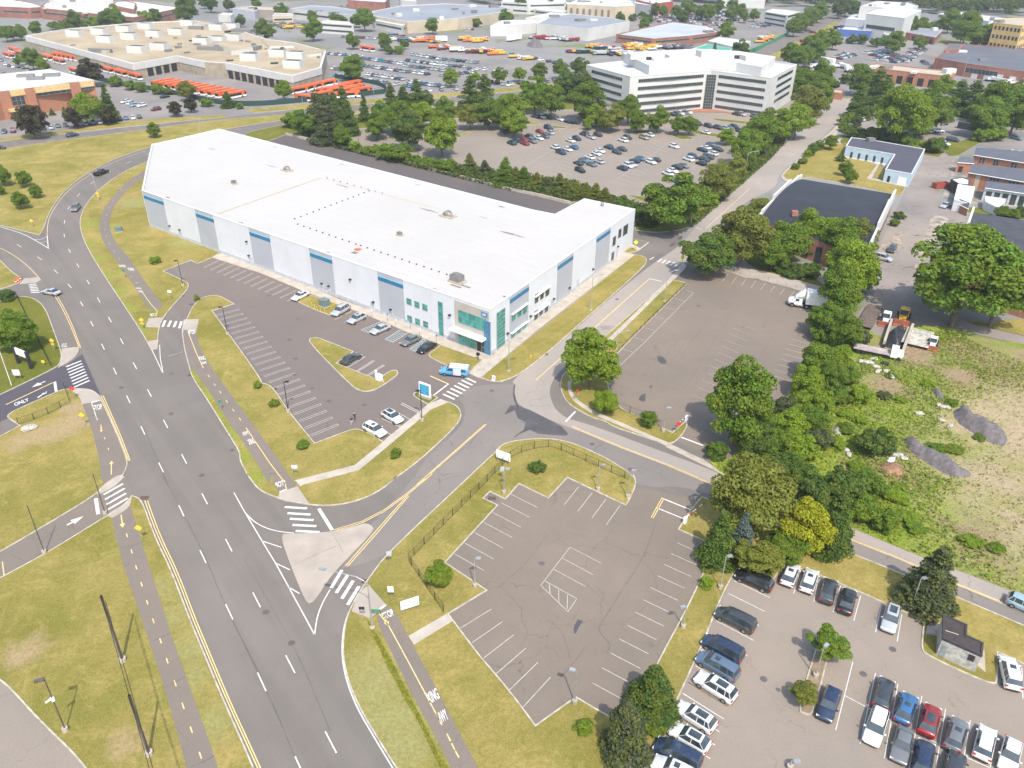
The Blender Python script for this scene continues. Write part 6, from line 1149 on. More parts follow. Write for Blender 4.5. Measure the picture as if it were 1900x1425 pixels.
trees('U:435,215,66,round,mid;U:730,500,78,round,mid;U:730,300,48,round,mid;U:960,305,52,round,mid;U:1000,370,40,bush,dark;U:1070,372,40,bush,light;U:1110,325,30,round,mid;U:815,140,68,round,mid;U:750,150,38,round,mid;U:1315,190,46,round,mid;U:595,135,36,round,mid;U:430,125,38,round,mid;U:85,220,60,round,mid;U:205,80,46,round,mid;U:1850,130,52,round,mid;U:220,660,64,round,light;U:1640,170,40,bush,mid;U:650,150,34,round,mid','around the crowded lot and its yards','bus depot yard','trees around the crowded lot')
trees('T:230,430,62,round,mid;T:312,475,42,round,light;T:650,530,76,round,purple;T:130,440,30,round,mid;T:40,245,42,round,mid;T:90,240,36,round,mid;T:145,235,42,round,mid;T:262,208,38,round,mid','at the west side of the bus depot','view edge')
trees('T:540,170,62,round,dark;T:845,125,62,round,mid;T:770,140,45,round,dark;T:985,130,32,round,dark;T:1060,130,42,round,light;T:1135,118,42,round,mid;T:1365,85,78,round,dark;T:690,165,50,bush,light;T:460,190,40,bush,mid;T:390,190,36,bush,mid;T:600,180,36,bush,mid;T:1765,150,36,round,dark','behind the bus depot roof','view edge','tree belt behind the bus depot')
trees('T:1680,35,36,round,dark;T:1540,20,52,round,dark;T:1495,15,35,round,dark;T:1400,10,30,round,mid;U:20,30,35,round,mid','among the factory yards','factory')
trees('T:790,780,58,spruce,dark;T:620,800,90,round,light;T:700,790,60,round,light;T:230,890,92,round,purple;T:540,860,62,round,purple;T:790,855,48,round,purple;T:1285,800,46,round,purple;T:1400,772,42,round,purple;T:380,825,22,cone,mid,.6;T:470,812,22,cone,mid,.6','around the brick office','office front','trees around the brick office')
trees('T:1365,665,60,round,olive;T:1155,655,50,bush,mid;T:850,600,46,bush,mid;T:960,625,46,bush,mid;T:1035,645,46,bush,mid;T:1670,740,54,cone,dark,.6;T:1515,755,40,bush,mid;T:1765,780,30,bush,mid;T:1235,670,36,bush,mid','along the dark bus fence','brick office')
trees('W:735,730,86,cone,dark,.8;W:860,650,110,cone,dark,.7;W:930,690,90,cone,mid,.7;W:745,560,85,round,mid;W:1050,800,170,round,light;W:1270,770,125,round,mid;W:1440,690,110,cone,dark,.5;W:1540,710,120,cone,dark,.5;W:1650,820,110,round,mid;W:1640,720,90,round,mid;W:1750,720,120,round,mid;W:1850,790,120,round,mid;W:1330,610,64,round,light;W:1180,860,90,round,light;W:1890,690,90,round,dark','in the woods beyond the blue building','street end','woods beyond the blue building')
trees('W:460,560,100,round,mid;W:410,610,80,round,mid;W:330,560,72,round,mid;W:290,620,60,round,mid;W:660,830,40,bush,lime;W:690,800,36,bush,lime;W:720,862,40,bush,grey;W:550,600,50,bush,dark;W:640,560,40,bush,dark','around the street end gatehouse','office block','trees around the gatehouse')
trees('D:635,160,50,bush,dark;D:700,172,52,bush,dark;D:770,175,52,bush,mid;D:835,178,52,bush,mid;D:900,175,62,bush,grey;D:955,205,58,bush,mid;D:1020,225,58,bush,mid;D:1205,255,62,bush,dark;D:1140,255,42,bush,dark;D:1560,172,62,bush,light;D:1500,185,50,bush,mid;D:1625,180,50,bush,mid;D:600,130,36,bush,mid;D:590,90,40,bush,lime;D:630,60,36,bush,lime','in the hedge behind the blue building','street','hedge behind the blue building')
trees('D:510,225,42,round,mid;D:430,245,28,round,mid;D:385,275,32,round,mid;D:350,305,28,bush,light;D:320,350,30,bush,olive;D:270,388,30,bush,mid;D:570,337,28,bush,dark;D:600,400,42,round,mid;D:640,452,42,round,mid','on the lawn of the blue building','street corner')
trees('D:1640,690,45,bush,mid;D:1720,700,40,bush,mid;D:1760,690,40,bush,dark','on the strip below the brick houses','shed'); trees('D:930,760,30,bush,mid;D:960,710,34,bush,dark','beside the brick end of the first hall','hall')
trees('W:470,300,62,round,mid;W:400,330,70,round,mid;W:430,360,66,round,mid;W:250,380,62,round,mid;W:300,410,60,round,mid;W:350,400,60,round,mid;W:560,280,52,round,mid;W:520,260,46,round,mid;W:690,280,38,bush,dark;W:760,280,40,bush,dark;W:850,300,40,bush,dark;W:990,300,62,round,mid;W:1170,300,36,round,mid;W:920,290,40,bush,dark','along the highway beside the far car park','office block','trees along the far highway')
trees('W:1110,180,50,round,mid;W:1180,175,44,round,mid;W:1260,190,40,bush,mid;W:1375,150,58,round,mid;W:1390,110,40,round,mid;W:1500,190,80,round,mid;W:1560,240,80,round,mid;W:1640,260,66,round,light;W:1470,230,60,round,mid','between the medical block and the hotel','medical block','trees by the hotel')
trees('W:350,130,50,round,mid;W:400,110,50,round,mid;W:450,90,50,round,mid;W:280,190,50,round,mid;W:320,160,50,round,mid;W:370,150,46,round,dark;W:480,70,46,round,mid;W:600,60,50,round,dark;W:650,50,46,round,dark;W:700,60,44,round,dark','along the far end of the highway','small office')
trees('V:1090,70,36,round,mid;V:1150,80,36,round,mid;V:1250,85,42,round,mid;V:1350,60,42,round,mid;V:1430,90,44,round,mid;V:1300,130,44,round,dark;V:1480,90,50,round,mid;V:1560,50,40,round,mid;V:1650,100,42,round,mid;V:1720,80,42,round,mid;V:1750,120,36,round,mid;V:1820,110,36,round,mid;V:1310,40,32,round,mid;V:1660,40,40,round,mid','in the mall car park','mall','trees in the mall car park')
trees('V:480,60,42,round,mid;V:590,60,42,round,mid;V:690,70,40,round,mid;V:100,30,48,round,dark;V:190,25,30,round,mid;V:320,35,36,round,mid;V:835,130,36,round,dark;V:925,130,34,bush,dark;V:1010,185,40,round,mid;V:1615,225,55,round,mid;V:1715,370,60,round,dark;V:1525,385,28,spruce,dark;V:1000,110,30,bush,dark;V:1040,140,40,bush,dark;V:20,130,30,round,mid','between the mall and the yards','parking deck','trees near the mall')
# far wood on the horizon: one mass
r=np.random.default_rng(77); vs=[]
for s,n in (('W:1150,100 1900,130 2000,60 2000,-8 1150,-4',150),('W:0,45 560,60 700,30 560,-6 0,-8',60),('V:1230,15 1900,45 1900,-8 1250,-10',90),('W:720,0 1150,30 1150,-8 720,-8',50),('U:1600,12 1900,60 1900,-6 1600,-8',26),('U:0,-2 900,0 900,-14 0,-14',30),('T:0,-4 1900,-2 1900,-16 0,-16',60)):
    P=W(s); xs=[p[0] for p in P]; ys=[p[1] for p in P]; k=0
    while k<n:
        x,y=r.uniform(min(xs),max(xs)),r.uniform(min(ys),max(ys)); c=False
        for i in range(len(P)):
            (x1,y1),(x2,y2)=P[i-1],P[i]
            if (y1>y)!=(y2>y) and x<(x2-x1)*(y-y1)/(y2-y1)+x1: c=not c
        if not c: continue
        k+=1; rad=r.uniform(5.5,9.5); C=[(x+r.normal()*rad*.35,y+r.normal()*rad*.35,rad*(.7+.5*r.random())) for _ in range(7)]
        vs.append(leaves(C,[(rad*.55,rad*.55,rad*.5)]*7,330,.85,int(r.integers(1e9))))
me=leafmesh('far_woodland',np.concatenate(vs)); o=bpy.data.objects.new('far_woodland',me); COL.objects.link(o); o.color=(.052,.085,.02,1); tag(o,'dark green woodland massed along the horizon','woodland',kind='stuff')
# weeds on the field: uncountable tufts
def scatter(name,s,n,size,zz,col,label,seed,dens=None,flat=.8,rej=None):
    r=np.random.default_rng(seed); P=np.array(W(s)); x0,y0=P.min(0); x1,y1=P.max(0); pts=[]
    cl=r.uniform([x0,y0],[x1,y1],(60,2))
    while len(pts)<n:
        q=r.uniform([x0,y0],[x1,y1],(4000,2)); a=q[:,0];b_=q[:,1]; c=np.zeros(len(q),bool)
        for i in range(len(P)):
            X1,Y1=P[i-1];X2,Y2=P[i]; m=(Y1>b_)!=(Y2>b_); c^=m&(a<(X2-X1)*(b_-Y1)/(Y2-Y1+1e-9)+X1)
        if dens:
            d=np.sqrt(((q[:,None]-cl[None])**2).sum(2)).min(1); c&=r.random(len(q))<np.exp(-d/dens)
        if rej:
            for (rx,ry),rr in rej: c&=np.hypot(a-rx,b_-ry)>rr*(.8+.4*r.random(len(q)))
        pts+=list(q[c])
    pts=np.array(pts[:n]); z=r.random(n)*zz; C=np.column_stack([pts,z+.08]); nrm=r.normal(size=(n,3))*.6+[0,0,.8]; nrm/=np.linalg.norm(nrm,axis=1)[:,None]
    t=np.cross(nrm,r.normal(size=(n,3))); t/=np.linalg.norm(t,axis=1)[:,None]; b_=np.cross(nrm,t); sz=size*(.5+r.random(n))[:,None]
    v=np.stack([C-t*sz,C-b_*sz*flat,C+t*sz,C+b_*sz*flat],1).reshape(-1,3); me=leafmesh(name,v); o=bpy.data.objects.new(name,me); COL.objects.link(o); o.color=(*col,1); return tag(o,label,'vegetation',kind='stuff')
FIELD='H:1400,1300 1490,1365 M:600,258 860,368 1100,458 1438,588 1800,735 X:2250,1180 2200,800 I:1500,500 1300,420 1100,400 900,560 700,560 620,760 400,900 100,1150'
REJ=[(W('I:1950,1150')[0],15),(W('X:2000,960')[0],14),(W('X:2010,800')[0],15),(W('I:1350,700')[0],3),(W('I:1050,560')[0],4),(W('I:1280,1250')[0],6),(W('I:1480,1050')[0],6),(W('I:840,760')[0],4),(W('X:2080,1060')[0],16),(W('M:1250,200')[0],6)]
scatter('field_weeds',FIELD,15000,.17,.35,(.27,.34,.035),'bright green weeds covering the rough field',3,9,rej=REJ); scatter('field_weeds',FIELD,4500,.2,.6,(.17,.25,.03),'darker tall weeds in clumps on the rough field',4,4,rej=REJ); scatter('field_weeds',FIELD,7000,.16,.35,(.34,.33,.13),'dry straw coloured weeds on the rough field',5,8)
scatter('verge_weeds','K:600,700 640,760 720,900 800,1060 900,1250 960,1380 1000,1430 960,1430 860,1220 780,1080 700,930 640,800',3800,.09,.10,(.26,.27,.03),'yellow green weeds along the bike path edge',6)
scatter('verge_weeds','C:1240,800 1300,765 1781,340 D:320,95 300,80 0,260 C:1640,370 1540,450 1450,600 1350,680 1230,720',9000,.35,.8,(.10,.14,.025),'rough green growth on the verge below the street trees',8)
scatter('hedge_undergrowth','B:420,150 850,255 1300,365 1781,482 C:460,620 700,640 860,690 880,790 1000,800 1080,740 940,650 700,590 480,500 0,430 B:1500,330 1200,300 900,230 650,180 560,130',12000,.38,1.4,(.06,.10,.022),'low green undergrowth beneath the loading yard hedge',9)
# ================================================================ STREET FURNITURE
def lamp(base,top,style,label,mat=None,group=None,arm=None,rz=0,conc=True):
    B_,T_2=PX(base)[0],PX(top)[0]; g=G(B_); h=hgt(B_,T_2); o=empty('street_lamp',(g[0],g[1],.1),0,label,'street lamp',group); mat=mat or m_galv
    if conc: MB().bar((0,0,0),(0,0,.55 if style!='arm' else .2),.32,.32,12).build('concrete_base',m_conc,o)
    MB().bar((0,0,.1),(0,0,h),.11 if style=='arm' else .08,.06,8).build('pole',mat,o)
    if style=='arm':
        a=G(PX(arm)[0],h+.3); d=Vector((a[0]-g[0],a[1]-g[1],0)); L=d.length; d/=L; L=min(L,5.5); p=Vector((0,0,h-.9)); pts=[p,p+Vector((0,0,.8))+d*.4,p+Vector((0,0,1.25))+d*1.4,p+Vector((0,0,1.4))+d*L]; m=MB()
        for i in range(3): m.bar(pts[i],pts[i+1],.055,.05,6)
        m.build('arm',mat,o); e=pts[-1]; ang=math.atan2(d.y,d.x); M=Matrix.Translation(e)@Matrix.Rotation(ang,4,'Z'); MB().box(-.1,.75,-.16,.16,-.1,.06,0,M).build('lamp_head',mat,o)
    elif style=='head':
        M=Matrix.Translation((0,0,h))@Matrix.Rotation(rz,4,'Z'); m=MB(); m.box(.0,.25,-.04,.04,-.08,0,0,M); m.box(.2,.85,-.2,.2,-.14,.04,0,M); m.build('lamp_head',mat,o)
    elif style=='two':
        M=Matrix.Translation((0,0,h))@Matrix.Rotation(rz,4,'Z'); MB().box(.0,.9,-.2,.2,-.14,.05,0,M).build('lamp_head',mat,o); M=Matrix.Translation((0,0,h*.62))@Matrix.Rotation(rz+.6,4,'Z'); m=MB(); m.box(-.15,.15,-.15,.15,-.25,.25,0,M); m.box(.1,.7,-.1,.1,.1,.2,0,M); m.build('camera_box',m_wht,o)
    return o
lamp('J:218,385','J:152,148','post','tall brown lamp post standing where the side road meets the lower lawn',m_bronze); lamp('J:512,195','J:447,0','post','tall brown lamp post beside the lower crosswalk of the side road',m_bronze)
lamp('J:320,1248','J:215,995','two','dark pole with a lamp head and a white camera box on the lower lawn',m_bronze,rz=R(200))
lamp('K:630,748','K:612,520','arm','tall galvanised lamp with a long curved arm over the slip road crosswalk',arm='K:400,470'); lamp('A:655,540','A:605,375','arm','tall curved arm lamp beside the ramp and its yellow sign',arm='A:480,348')
lamp('A:1210,1108','A:1180,940','head','black lamp at the top corner of the warehouse entry drive',m_black,rz=R(180)); lamp('E:1505,432','E:1472,250','head','black lamp beside the first bays of the long row',m_black,rz=R(180)); lamp('F:303,945','F:278,745','head','black lamp halfway down the long row of bays',m_black,rz=R(20)); lamp('F:1187,1005','F:1175,803','head','black lamp by the walkway opposite the blue sign',m_black,rz=R(180))
GS='galvanised lamps along the street'
for s,t,l in(('H:50,675','H:60,470','on the warehouse corner lawn'),('H:592,272','H:600,50','halfway along the warehouse lawn'),('C:1250,782','C:1280,555','beside the big round tree'),('C:1610,445','C:1632,300','at the kink of the office car park verge'),('D:200,250','D:225,90','opposite the blue building lawn'),('H:1080,215','H:1095,20','on the grass strip, upper one'),('H:760,530','H:770,420','on the grass strip behind the corner tree'),('W:628,690','W:645,590','beside the gatehouse')): lamp(s,t,'arm','galvanised street lamp '+l,group=GS,arm=t.split(':')[0]+':%d,%d'%(int(t.split(':')[1].split(',')[0])+55,int(t.split(':')[1].split(',')[1])-8))
for s,t,l,z in(('L:92,95','L:95,-25','at the stepped top corner of the near empty lot',0),('L:548,78','L:558,-45','behind the four top bays of the near empty lot',0),('L:692,115','L:700,-20','at the tip of the curved fence lawn',0),('L:960,745','L:978,640','on the narrow verge between the two lots',200),('L:435,1112','L:442,955','at the bottom corner of the near empty lot',160),('L:1140,555','L:1170,400','on the verge next to the round bush',10),('M:885,660','M:942,510','on a concrete foot at the top kerb of the car park',20),('M:425,985','M:465,840','in the planted bed',40),('K:1127,548','K:1130,410','at the lawn corner beside the lime tree',10),('M:300,1430','M:315,1395','at the bottom kerb island',0),('H:1070,1075','H:1090,915','beside the barrier of the large empty lot',0),('I:455,420','I:462,370','inside the thicket at the empty lot edge',0),('I:228,825','I:235,780','at the faint bays near the thicket',0),('L:700,1440','L:720,1385','at the bottom verge by the cars',20)): lamp(s,t,'head','pale square headed lamp '+l,group='lot lamps with square heads',rz=R(z))
for s,t,l in(('A:1330,95','A:1318,0','behind the far corner of the warehouse'),('T:1475,945','T:1455,865','at the fork by the bus fence'),('U:362,760','U:365,690','beside the west bunch of buses'),('U:888,720','U:890,640','beside the fence corner bus'),('U:905,240','U:900,30','towering behind the crowded lot'),('U:1690,560','U:1690,450','in the crowded lot'),('V:265,470','V:262,400','in front of the equipment yard'),('T:600,880','T:605,795','before the brick office'),('W:1450,610','W:1505,410','pale pole before the loading building'),('W:1185,700','W:1195,630','in the hedge line below the loading building'),('V:1750,270','V:1765,130','tall pole near the green roof'),('D:1715,170','D:1730,95','near the lone grey suv'),('D:1520,215','D:1540,130','beside the far lot hedge'),('B:770,200','B:762,115','dark lot lamp at the hedge'),('B:1163,300','B:1160,205','dark lot lamp in the hedge middle'),('B:420,130','B:418,20','dark pole at the yard corner')): lamp(s,t,'head','slim far lamp '+l,m_black if l.startswith('dark') else None,conc=False,group='slim far lamps')
# big sign-like twin masts with wires on the lower lawn
def mast(b_,t_,label):
    B_,T2=PX(b_)[0],PX(t_)[0]; g=G(B_); h=hgt(B_,T2); o=empty('utility_mast',(g[0],g[1],.1),0,label,'mast','twin masts on the lower lawn'); MB().bar((0,0,0),(0,0,.5),.42,.42,10).build('concrete_base',m_conc,o); MB().bar((0,0,.2),(0,0,h),.17,.12,8).build('pole',m_bronze,o)
    m=MB(); m.box(-.09,.09,-.12,.12,h*.5,h,0); m.build('dark_panel',m_black,o); MB().box(-.16,-.1,-.1,.1,.6,h*.6).build('conduit',m_galv,o); return g,h
g1,h1=mast('J:597,908','J:485,595','brown mast with dark panel, nearer the side road, joined by wires'); g2,h2=mast('J:725,1362','J:625,1075','brown mast with dark panel, nearer the lot kerb, joined by wires')
m=MB()
d=(g2[0]-g1[0],g2[1]-g1[1])
for k,dz in((0,0),(.3,-.5)): m.bar((g1[0]+k,g1[1],h1+dz-.1),(g2[0]+k,g2[1],h2+dz),.035,n=5); m.bar((g2[0]+k,g2[1],h2+dz),(g2[0]+d[0]*1.3+k,g2[1]+d[1]*1.3,h2+dz+.2),.035,n=5)
tag(m.build('overhead_wires',m_black),'dark wires strung between the twin masts','wires')
# utility poles
for s,t,l in(('T:1685,170','T:1680,55','rusty pole between the depot sheds'),): lamp(s,t,'post',l,plain('rust',(.28,.12,.06),.9),conc=False)
# signs
def post_sign(base,h,shape,mat,label,w=.7,text=None,txm=None,az=180,name='road_sign',hh=None,posts=1,mat2=None):
    x,y=W(base)[0]; o=empty(name,(x,y,.1),R(az),label,'sign'); hh=hh or w
    for s in ([0] if posts==1 else [-w*.4,w*.4]): MB().bar((s,0,0),(s,0,h-(.1 if posts==1 else 0)),.035,n=6).build('post',m_galv,o)
    b=MB(); z=h
    if shape=='diamond': pts=[(0,z-w*.7),(w*.7,z),(0,z+w*.7),(-w*.7,z)]
    elif shape=='oct': pts=[(w*.5*math.cos(R(22.5+45*i))*1.08,z+w*.5*math.sin(R(22.5+45*i))*1.08) for i in range(8)]
    else: pts=[(-w/2,z-hh/2),(w/2,z-hh/2),(w/2,z+hh/2),(-w/2,z+hh/2)]
    n=len(pts); b.add([(x_,-.05,z_) for x_,z_ in pts]+[(x_,-.08,z_) for x_,z_ in pts],[tuple(range(n))[::-1],tuple(range(n,2*n))]+[(i,(i+1)%n,n+(i+1)%n,n+i) for i in range(n)]); sg=b.build('sign_panel',mat,o)
    if shape=='diamond': pass
    if mat2: MB().box(-w*.4,w*.4,-.08,-.05,h-w*1.35,h-w*.78).build('plate',mat2,o)
    if text:
        t=words(text,None,0,txm or m_wht,'lettering',sg,lambda u,v:(-w*.36+w*.72*u,-.085,z-hh*.16+hh*.32*v),None)
    return o
Y=m_signy
post_sign('E:362,545',2.4,'diamond',Y,'yellow diamond sign with lower plate near the sign board lawn crossing',.75,mat2=Y); post_sign('E:292,640',.9,'rect',Y,'small yellow marker between the sign board and the side road',.6); post_sign('E:562,1045',2.4,'diamond',Y,'yellow diamond sign on the lawn beside the STOP marked path',.75); post_sign('E:948,400',2.2,'diamond',Y,'yellow diamond sign pair at the tip of the ramp lawn',.75,mat2=Y)
post_sign('A:655,545',2.2,'diamond',Y,'yellow diamond sign at the foot of the ramp lamp',.75,mat2=Y); post_sign('A:218,720',1.8,'diamond',Y,'yellow diamond sign on the big lawn tip',.8); post_sign('J:690,335',2.6,'diamond',Y,'yellow diamond sign on the narrow verge below the side road',.8)
yg=plain('fluorescent_sign',(.75,.85,.05),.5,0,.02); post_sign('C:885,950',2.4,'diamond',yg,'fluorescent yellow sign at the warehouse far corner lawn',.9); post_sign('C:1192,1050',2.4,'diamond',yg,'fluorescent yellow sign beside the street crosswalk',.9)
post_sign('E:495,865',2.3,'oct',m_red,'red stop sign at the dark driveway mouth',.8,'STOP',hh=.8); post_sign('H:500,880',2.3,'oct',m_red,'red stop sign under the corner island tree',.8,'STOP',az=235,hh=.8)
post_sign('K:722,610',1.7,'rect',m_wht,'white plate with red disc near the slip road crosswalk',.75,hh=1.0,name='path_sign'); x,y=W('K:722,610')[0]
o=post_sign('E:122,735',1.6,'rect',m_wht,'white and pink notice board on the sign board lawn',1.4,hh=1.2,posts=2,name='notice_board'); MB().box(-.65,.65,-.09,-.082,1.65,2.1).build('pink_band',plain('pink_red_print',(.6,.2,.18)),o)
for s,l,w_,h_,az in(('K:815,672','white sign board with grey print in the fence corner lawn',2.4,1.5,205),('H:12,1285','white sign board facing the junction at the curved fence',2.6,1.5,150)):
    o=post_sign(s,1.5,'rect',m_wht,l,w_,hh=h_,posts=2,az=az,name='sign_board')
    for k in range(4): MB().box(-w_*.38,w_*(.38-.07*(k%2)),-.09,-.082,1.85-.25*k,1.93-.25*k).build('print_line',m_grey2,o)
    MB().box(-w_*.4,-w_*.28,-.091,-.083,1.95,2.12).build('emblem',m_trim,o)
post_sign('F:352,1375',1.9,'rect',m_wht,'small white board on posts at the bike path junction',.9,hh=.6,posts=2,name='sign_board'); post_sign('A:1130,1195',1.8,'rect',m_wht,'small white board on the lawn by the bike path crossing',.8,hh=.6,name='sign_board'); post_sign('K:715,450',2.2,'rect',m_grey2,'grey backed sign at the kerb of the slip road',.7,hh=.8); post_sign('K:585,720',2.3,'rect',m_trim,'dark backed sign by the path STOP marking',.7,hh=.5); post_sign('E:1465,935',1.8,'rect',m_sgrn,'small green sign in the grass strip beside the bike path',.7,hh=.5); post_sign('A:825,1055',1.8,'rect',m_sgrn,'small green sign beside the ramp side bike path',.7,hh=.6); post_sign('K:650,705',1.4,'rect',m_sgrn,'green trail sign at the foot of the tall curved lamp',1.2,hh=.4)
post_sign('X:932,893',2.2,'rect',m_grey2,'small grey blue sign outside the curved fence near the junction',.6,hh=.9); post_sign('H:1165,1085',1.8,'oct',m_red,'red stop sign on the barrier at the large empty lot',.8,'STOP',hh=.8)
for i,s in enumerate(('F:856,320','F:960,345','F:1015,385','F:1112,400','F:1172,445','F:1283,490')): post_sign(s,1.7,'rect',m_sblue if i%2 else m_wht,'%s bay sign, %s from the silver suv along the warehouse pavement'%('blue' if i%2 else 'white',ORD[i]),.32,hh=.45,az=150,name='bay_sign')
# monument signs
x,y=W('F:1208,852')[0]; o=empty('monument_sign',(x,y,.12),R(148),'blue and white monument sign on the small green island','sign'); MB().box(-1.3,1.3,-.3,.3,0,.5).build('stone_base',m_conc,o); MB().box(-1.25,1.25,-.16,.16,.5,3.0).build('frame',m_wht,o); p_=MB().box(-1.05,1.05,-.19,.19,.75,2.8).build('sign_face',plain('sign_blue_gradient',(.04,.22,.38),.4,0,.3,1.2,c2=(.08,.40,.58)),o)
words('600',None,0,m_wht,'lettering',p_,lambda u,v:(-.6+1.2*u,-.2,1.9+.55*v),None)
x,y=W('E:168,640')[0]; o=empty('sign_board',(x,y,.12),R(150),'large white lettered board between two dark pylons under the lawn tree','sign'); 
MB().box(-2.3,-1.7,-.25,.25,0,3.6).build('pylon',m_trim,o); pr=MB().box(1.7,2.3,-.25,.25,0,3.6).build('pylon',m_trim,o); bd=MB().box(-1.8,1.8,-.12,.12,2.1,3.5).build('board',m_wht,o)
for k in range(4): MB().box(-1.5,1.5-.3*(k%2),-.135,-.122,3.2-.28*k,3.29-.28*k).build('print_line',m_grey2,bd)
for k,ch in enumerate('104'): words(ch,None,0,m_wht,'numeral',pr,(lambda kk:lambda u,v:(1.82+.36*u,-.26,2.7-.8*kk+.6*v))(k),None)
# flagpole with flag at the left edge
x,y=W('E:78,770')[0]; o=empty('flagpole',(x,y,.1),0,'white flagpole with a pale red striped flag at the view edge','flagpole'); MB().bar((0,0,0),(0,0,8.2),.07,.04,8).build('pole',m_wht,o); fl=MB()
for i in range(7): fl.box(-1.9,-.05,-.02,.02,6.9+.17*i,7.07+.17*i,i%2)
fl.build('flag',[plain('flag_red',(.55,.10,.10),.8),m_wht],o)
# fences
def fence(s,h,label,mat=m_black,step=.28,post=2.4,closed=False,solid=None,name='fence',r=.010):
    p=W(s); p=smooth(p,False,2,40) if len(p)>2 else p; cx,cy=p[0]; o=empty(name,(cx,cy,.1),0,label,'fence'); m=MB(); ps=[]; 
    for i in range(len(p)-1):
        a,b_=rel(p[i],(cx,cy)),rel(p[i+1],(cx,cy)); L=math.dist(a,b_)
        if L<.05: continue
        for z in(.15,h): m.bar((*a,z),(*b_,z),.02,n=4)
        if solid: m.line(a,b_,.04,0); vv=m.v[-4:]; del m.v[-4:]; m.f.pop(); m.m.pop(); m.sm.pop(); q4=[(X_,Y_) for X_,Y_,_ in vv]; m.prism(q4 if area(q4)>0 else q4[::-1],.1,h)
        else:
            for k in range(int(L/step)+1): t=min(1,k*step/L); x,y=lerp(a,b_,t); m.bar((x,y,.1),(x,y,h),r,n=3)
    m.build('panel',solid or mat,o); 
    tot=0; acc=0
    for i in range(len(p)-1):
        a,b_=rel(p[i],(cx,cy)),rel(p[i+1],(cx,cy)); L=math.dist(a,b_); 
        while acc<=tot+L and L>0: x,y=lerp(a,b_,(acc-tot)/L); ps.append((x,y)); acc+=post
        tot+=L
    for x,y in ps[:99]: MB().bar((x,y,0),(x,y,h+.1),.045,n=6).build('post',mat,o)
    return o
fence('K:975,672 805,425 985,240 1225,0 H:60,1240 200,1190 330,1175 440,1215 640,1310 840,1395',1.35,'black picket fence curving round the near empty lot lawns')
fence('E:115,188 230,425 345,655',1.2,'low dark fence across the sign board lawn'); fence('E:125,1030 250,990 355,945 450,890',1.3,'black fence with dark posts beside the dark driveway'); fence('E:430,790 465,890',1.2,'short black fence stub by the driveway stop sign')
fence('C:1470,1070 1781,1165 D:260,1215 I:430,178',1.4,'grey wire fence along the top of the large empty lot',m_galv,.5); fence('H:770,925 920,980 1060,1050',1.4,'dark wire fence behind the corner bushes',m_black,.4); fence('H:770,548 1000,320 1225,100',.7,'low dark rail along the large empty lot strip',m_black,.6,r=.02)
gd=plain('dark_green_screen',(.02,.055,.045),.8); fence('T:700,590 880,628 1250,690 1440,735 1600,770 U:0,785 400,752 960,690',2.2,'dark screened fence in front of the buses',gd,solid=gd,post=6); fence('U:960,690 990,665 900,620 600,575',2.2,'dark screened fence between buses and the crowded lot',gd,solid=gd,post=6)
fence('V:1740,412 1900,345 W:0,370 240,245',2.4,'green screened fence along the far highway',m_sgrn,solid=m_sgrn,post=6); fence('U:1150,385 1640,450',2,'far wire fence behind the crowded lot',m_galv,.8,post=5)
rtw=W('B:285,110 420,140 620,190 850,248 1100,303 1300,358 1500,408 1781,480 C:250,588 455,640'); m=MB(); i0=offset(rtw,.5,False); m.prism(rtw+i0[::-1],0,.9); tag(m.build('retaining_wall',m_walk),'long pale retaining wall between the loading yard and the hedge','wall')
# barrier gates
def barrier(s,t,label,bent=False):
    x,y=W(s)[0]; a=W(s)[0]; e=W(t)[0]; o=empty('barrier_gate',(x,y,.1),math.atan2(e[1]-a[1],e[0]-a[0]),label,'barrier'); L=min(5,math.dist(a,e)); MB().box(-.25,.25,-.2,.2,0,1.1).build('cabinet',m_wht,o); m=MB()
    for i in range(6): m.box(.2+L*i/6,.2+L*(i+1)/6,-.05,.05,.95,1.07,i%2)
    m.build('arm',[m_wht,m_red],o)
barrier('H:1222,1005','H:1165,1055','raised looking barrier with round stop disc at the large empty lot'); barrier('L:968,240','L:1060,165','white barrier cabinet with pole at the near empty lot entrance')
# utility boxes, bollards, barrels
def ubox(s,a,b_,h,mat,label,rz=0,name='utility_cabinet',lid=None):
    x,y=W(s)[0]; o=empty(name,(x,y,.12),rz,label,'cabinet'); MB().box(-a/2-.15,a/2+.15,-b_/2-.15,b_/2+.15,0,.15).build('pad',m_conc,o); MB().box(-a/2,a/2,-b_/2,b_/2,.15,h).build('body',mat,o); MB().box(-a/2-.05,a/2+.05,-b_/2-.05,b_/2+.05,h,h+.08).build('lid',lid or mat,o); return o
hwf=math.atan2(NC[1]-LC[1],NC[0]-LC[0]); ubox('F:545,245',1.9,1.6,1.6,plain('transformer_green_grey',(.16,.20,.20),.6),'dark grey transformer cabinet ringed by yellow bollards',hwf,'transformer'); ubox('A:788,748',1.7,1.4,1.1,plain('transformer_green',(.10,.20,.16),.6),'dark green transformer box on the dry lawn',.3,'transformer')
for i,s in enumerate(('F:460,250','F:478,262','F:495,275','F:516,283','F:543,292','F:588,262','F:600,245','F:615,235')): x,y=W(s)[0]; MBo=MB(); MBo.bar((0,0,0),(0,0,1.05),.06,n=8); ob=MBo.build('bollard',m_signy); ob.location=(x,y,.12); tag(ob,'yellow bollard, %s around the dark transformer from the white saloon'%ORD[i],'bollard','yellow bollards around the transformer')
ubox('F:905,735',1.0,.8,1.1,m_wht,'white cabinet at the end of the triangular island',hwf); ubox('F:885,725',.3,.3,1.7,m_wht,'slim white charging pillar beside the white cabinet',hwf,'charging_pillar')
